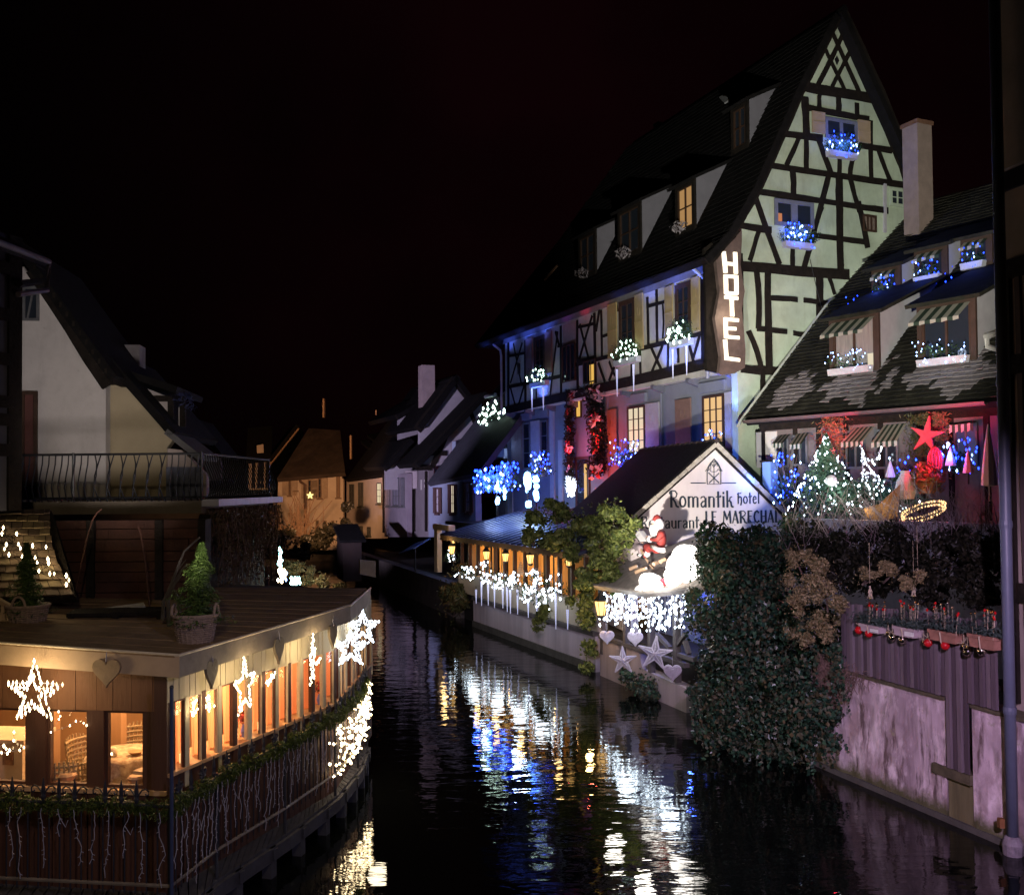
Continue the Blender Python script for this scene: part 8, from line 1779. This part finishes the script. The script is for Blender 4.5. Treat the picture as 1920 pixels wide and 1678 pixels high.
# vine drape at the end of the terrace
BRV = leafmat('brown_vine', [(.04, .025, .012), (.09, .06, .03), (.13, .09, .045), (.03, .03, .012)])
t = thing('hanging_vine', 'brown leafless vine curtain hanging from the end of the balcony terrace', 'vine', tp[2] - Vector((0, 0, 1.4))); m = MB(); g = MB()
for i in range(260):
    p = tp[1].lerp(tp[2], rnd.uniform(.05, 1.02)) + nr * rnd.uniform(-.1, .3); L = rnd.uniform(.5, 1.75); q = p - Vector((0, 0, .15)); W = [q]
    for k in range(4): q = q + Vector((rnd.gauss(0, .05), rnd.gauss(0, .05), -L / 4)); W.append(q)
    m.tube(W, .009, 3, .004)
    for k in range(9): g.leaf(plerp(W, rnd.random()) + Vector((rnd.gauss(0, .04), 0, 0)), .09, .4)
stuff(m.build('stems', MATS['dry_root'], t)); stuff(g.build('leaves', BRV, t))
ws = thing('terrace_back_wall', 'dark wall under the far end of the balcony terrace', 'wall', tp[2] - Vector((1, 0, 2))); MB().slabn([tp[1] + Vector((-.1, .15, -.25)), tp[2] + Vector((-.3, 0, -.25)), tp[2] + Vector((-.3, 0, -4)), tp[1] + Vector((-.1, .15, -1.8))], .2).build('wall', TIMBER, ws)
# teal light figure and scrub behind the cabin roof
t = thing('light_tree', 'slim teal-white light column with warm lamps at its foot behind the cabin roof', 'light figure', at(527, 1095, 23)); P = [at(rnd.gauss(525, 1.6), rnd.uniform(1027, 1070), 23) for _ in range(44)]
leds(t, P, .026, emit('teal_led', (.45, 1, .95), 11)); leds(t, [at(rnd.gauss(527, 4), rnd.uniform(1066, 1092), 22.8) for _ in range(22)], .03, LEDY, 'warm_bulbs'); leds(t, [at(rnd.gauss(533, 3), rnd.uniform(1072, 1088), 22.8) for _ in range(14)], .028, LEDBW, 'ice_bulbs'); MB().tube([at(526, 1098, 23), at(525, 1027, 23)], .02, 5).build('stem', IRON, t)
t = thing('light_bunch', 'small bunch of teal-white lights right of the light column', 'light figure', at(553, 1094, 22.5)); leds(t, [at(rnd.gauss(553, 4.5), rnd.uniform(1083, 1095), 22.5) for _ in range(30)], .028, MATS['teal_led']); MB().tube([at(553, 1100, 22.5), at(552, 1085, 22.5)], .015, 5).build('stem', IRON, t); point('teal_glow', at(540, 1070, 22.3), 8, (.6, 1, .85), .1); point('teal_glow', at(575, 1075, 22.3), 16, (1, .8, .5), .1)
bush('scrub', 'olive dry scrub on the bank between the light column and the river', 'scrub', [(548, 1065, 22, 24), (580, 1080, 20, 23.6), (605, 1095, 18, 23), (640, 1105, 14, 22.6)], 1700, .13, DRY, .4, .7)
# ---------------------------------------------------------------- houses on the left bank
def rake_roof(F, a, b, back, over, th, m, parent, extra=0.0):
    A, B = F.px(*a), F.px(*b); d = (B - A).normalized(); A = A - d * extra; up = Vector((0, 0, .14)); mb = MB()
    mb.slabn([A + up + F.n * over, B + up + F.n * over, B + up - F.n * back, A + up - F.n * back], th); return mb.build('roof', m, parent)
HA = frat(100, 19.6, .99, .1); ha = thing('white_gable_house', 'plain white-walled house with one small window and a steep roof above the balcony terrace', 'house', HA.pt(0, 5))
face(HA, zh, [(-100, 1600), (-100, 300), (225, 300), (594, 930), (594, 1600)], weather(mat('grey_white_wall', (.54, .50, .49), .92, .14, .9, .12, 30), (.3, .27, .25), .35), ha, 'gable_wall')
MB().slabn([HA.px(*zh(594, 930), -.3), HA.px(*zh(594, 1600), -.3), HA.px(*zh(594, 1600), -.3) - HA.n * .3, HA.px(*zh(594, 930), -.3) - HA.n * .3], .1).build('side_wall', MATS['grey_white_wall'], ha)
rake_roof(HA, zh(205, 290), zh(700, 970), 3.2, .55, .16, TILE, ha, .3); m = MB(); m.beam(HA, HA.uz(*zh(225, 350)), HA.uz(*zh(640, 985)), .2, .4, .5); m.build('bargeboard', TIMBER, ha)
for i in range(13):
    f = i / 12; p = HA.px(*zh(lerp(235, 660, f), lerp(330, 950, f)), .1); MB().box((p.x, p.y, p.z), .1, .9, .1, .1).build('rafter_end', TIMBER, ha)
u0, z1 = HA.uz(*zh(130, 412)); u1, z0 = HA.uz(*zh(222, 605)); w = window(HA, ha, u0, u1, z0, z1, .0, GREYF, DARKPANE, 1, 1, .05, dz=.04)
MB().beam(HA, (u0 + .1, z0 + .05), (u0 + .2, z1 - .1), .03, .02, .05).build('tilted_sash', GREYF, w)
u0, z1 = HA.uz(*zh(120, 1000)); u1, z0 = HA.uz(*zh(212, 1600)); d_ = window(HA, ha, u0, u1, max(z0, 5.0), z1, .0, FRAMEW, mat('maroon_door', (.10, .035, .03), .6, .3, 3), 1, 1, .07, 'terrace_door')
HB = frat(260, 20.2, .99, .1); hb = thing('tan_gable_house', 'tan-walled house with a sweeping roof, chimney and dormer behind the white one', 'house', HB.pt(0, 5))
face(HB, zh, [(560, 1600), (560, 965), (700, 965), (972, 1270), (935, 1320), (935, 1600)], mat('tan_wall', (.40, .33, .22), .92, .15, .9, .12, 30), hb, 'gable_wall')
rake_roof(HB, zh(590, 790), zh(1010, 1270), 4, .35, .16, TILE, hb); rake_roof(HB, zh(965, 1255), zh(1150, 1400), 1.6, .35, .12, mat('zinc_strip', (.10, .095, .10), .6, .2, 3), hb)
c0 = at(*zh(755, 870), 22.5); MB().box((c0.x, c0.y, c0.z - .3), .36, .5, 1.6, .1).build('chimney', mat('grey_chimney', (.18, .16, .17), .9, .3, 3), hb)
DB = frat(300, 20.9, .99, .1); face(DB, zh, [(790, 970), (955, 1035), (955, 1200), (880, 1120)], mat('dim_white', (.36, .32, .31), .9, .15, 2), hb, 'dormer_cheek', -.2, .0)
rake_roof(DB, zh(750, 930), zh(1010, 1015), 2.4, .2, .14, TILE, hb); MB().beam(DB, DB.uz(*zh(840, 1042)), DB.uz(*zh(955, 1042)), .12, 0, .06).build('timber', TIMBER, hb)
for x in (962, 1030): MB().beam(DB, DB.uz(*zh(x, 1200)), DB.uz(*zh(x, 1030)), .12, 0, .08).build('post', TIMBER, hb)
MB().beam(DB, DB.uz(*zh(1016, 1200)), DB.uz(*zh(1016, 1090)), .07, .02, .06).build('window_strip', MATS['dim_white'], hb)
g = MB(); foliage(g, [(DB.px(*zh(1030, 1035), .3), (.22, .2, .12)), (DB.px(*zh(1060, 1080), .3), (.16, .2, .14))], 90, .09, .4); t = thing('hanging_plant', 'bluish plant trailing over the dormer of the tan house', 'plant', DB.px(*zh(1035, 1100), .3)); stuff(g.build('leaves', leafmat('blue_leaves', [(.01, .012, .04), (.03, .035, .09)]), t))
HCx = frat(320, 20.0, .99, .12); t = thing('shuttered_house', 'pale house front with blue shutters behind the balcony railing', 'house', HCx.pt(0, 5))
face(HCx, zh, [(942, 1600), (942, 1320), (1020, 1330), (1160, 1470), (1160, 1600)], mat('pinkish_wall', (.46, .38, .36), .9, .15, 2), t, 'wall')
for x in (958, 990, 1018, 1052, 1084, 1118): u, z = HCx.uz(*zh(x, 1480)); MB().fbox(HCx, u - .08, u + .08, 5.0, z + .2, .0, .04).build('shutter', mat('slate_blue_shutter', (.14, .15, .22), .7, .2, 4), t)
HD = frat(380, 33, .99, .1); t = thing('board_gable_house', 'small dark boarded gable peeping above the balcony railing', 'house', HD.pt(0, 5)); face(HD, zh, [(1055, 1500), (1055, 1270), (1108, 1185), (1240, 1370), (1240, 1500)], mat('dark_board_gable', (.08, .05, .055), .9, .4, 3, streak=True), t, 'gable')
rake_roof(HD, zh(1095, 1175), zh(1260, 1385), 3, .25, .12, TILE, t)
HL = Fr((at(36, 900, 14.8).x, 14.8), Vector((-7.3, 14.8, 0)) - Vector((-9.5, 8.5, 0))); t = thing('half_timbered_corner_house', 'bluish half-timbered house corner with a gutter at the far left edge', 'house', HL.pt(-1, 5))
e_ = HL.uz(36, 600)[0]
MB().fbox(HL, e_ - 5, e_, 4.9, 9.0, -.3, 0).build('wall', mat('blue_grey_panel', (.07, .07, .105), .9, .2, 2), t); MB().fbox(HL, e_ - .22, e_ + .02, 4.9, 9.0, -.3, .04).build('corner_post', TIMBER, t)
for y in (310, 570, 820, 1060, 1160, 1330): z = HL.uz(*zh(30, y))[1]; MB().fbox(HL, e_ - 5, e_ - .2, z - .09, z + .09, 0, .04).build('timber', TIMBER, t)
g0, g1 = at(*zh(-40, 150), 12.6), at(*zh(275, 272), 15.8); MB().tube([g0, g1], .045, 8).build('gutter', mat('lilac_gutter', (.12, .10, .13), .6, .2, 4), t); MB().slabn([g0 + Vector((0, .1, .03)), g1 + Vector((0, .1, .03)), g1 + Vector((-2.5, 1, 1.5)), g0 + Vector((-2.5, 1, 1.5))], .12).build('roof', TILE, t)
MB().tube([g1, g1 + Vector((-.05, .05, -.45)), HL.pt(e_ - .1, g1.z - .75, .08)], .045, 7).build('downpipe', MATS['lilac_gutter'], t)
MB().tube([HL.px(*zh(105, 395), .1), g1 + Vector((-.12, .05, -.3))], .06, 5).build('strut', TIMBER, t)
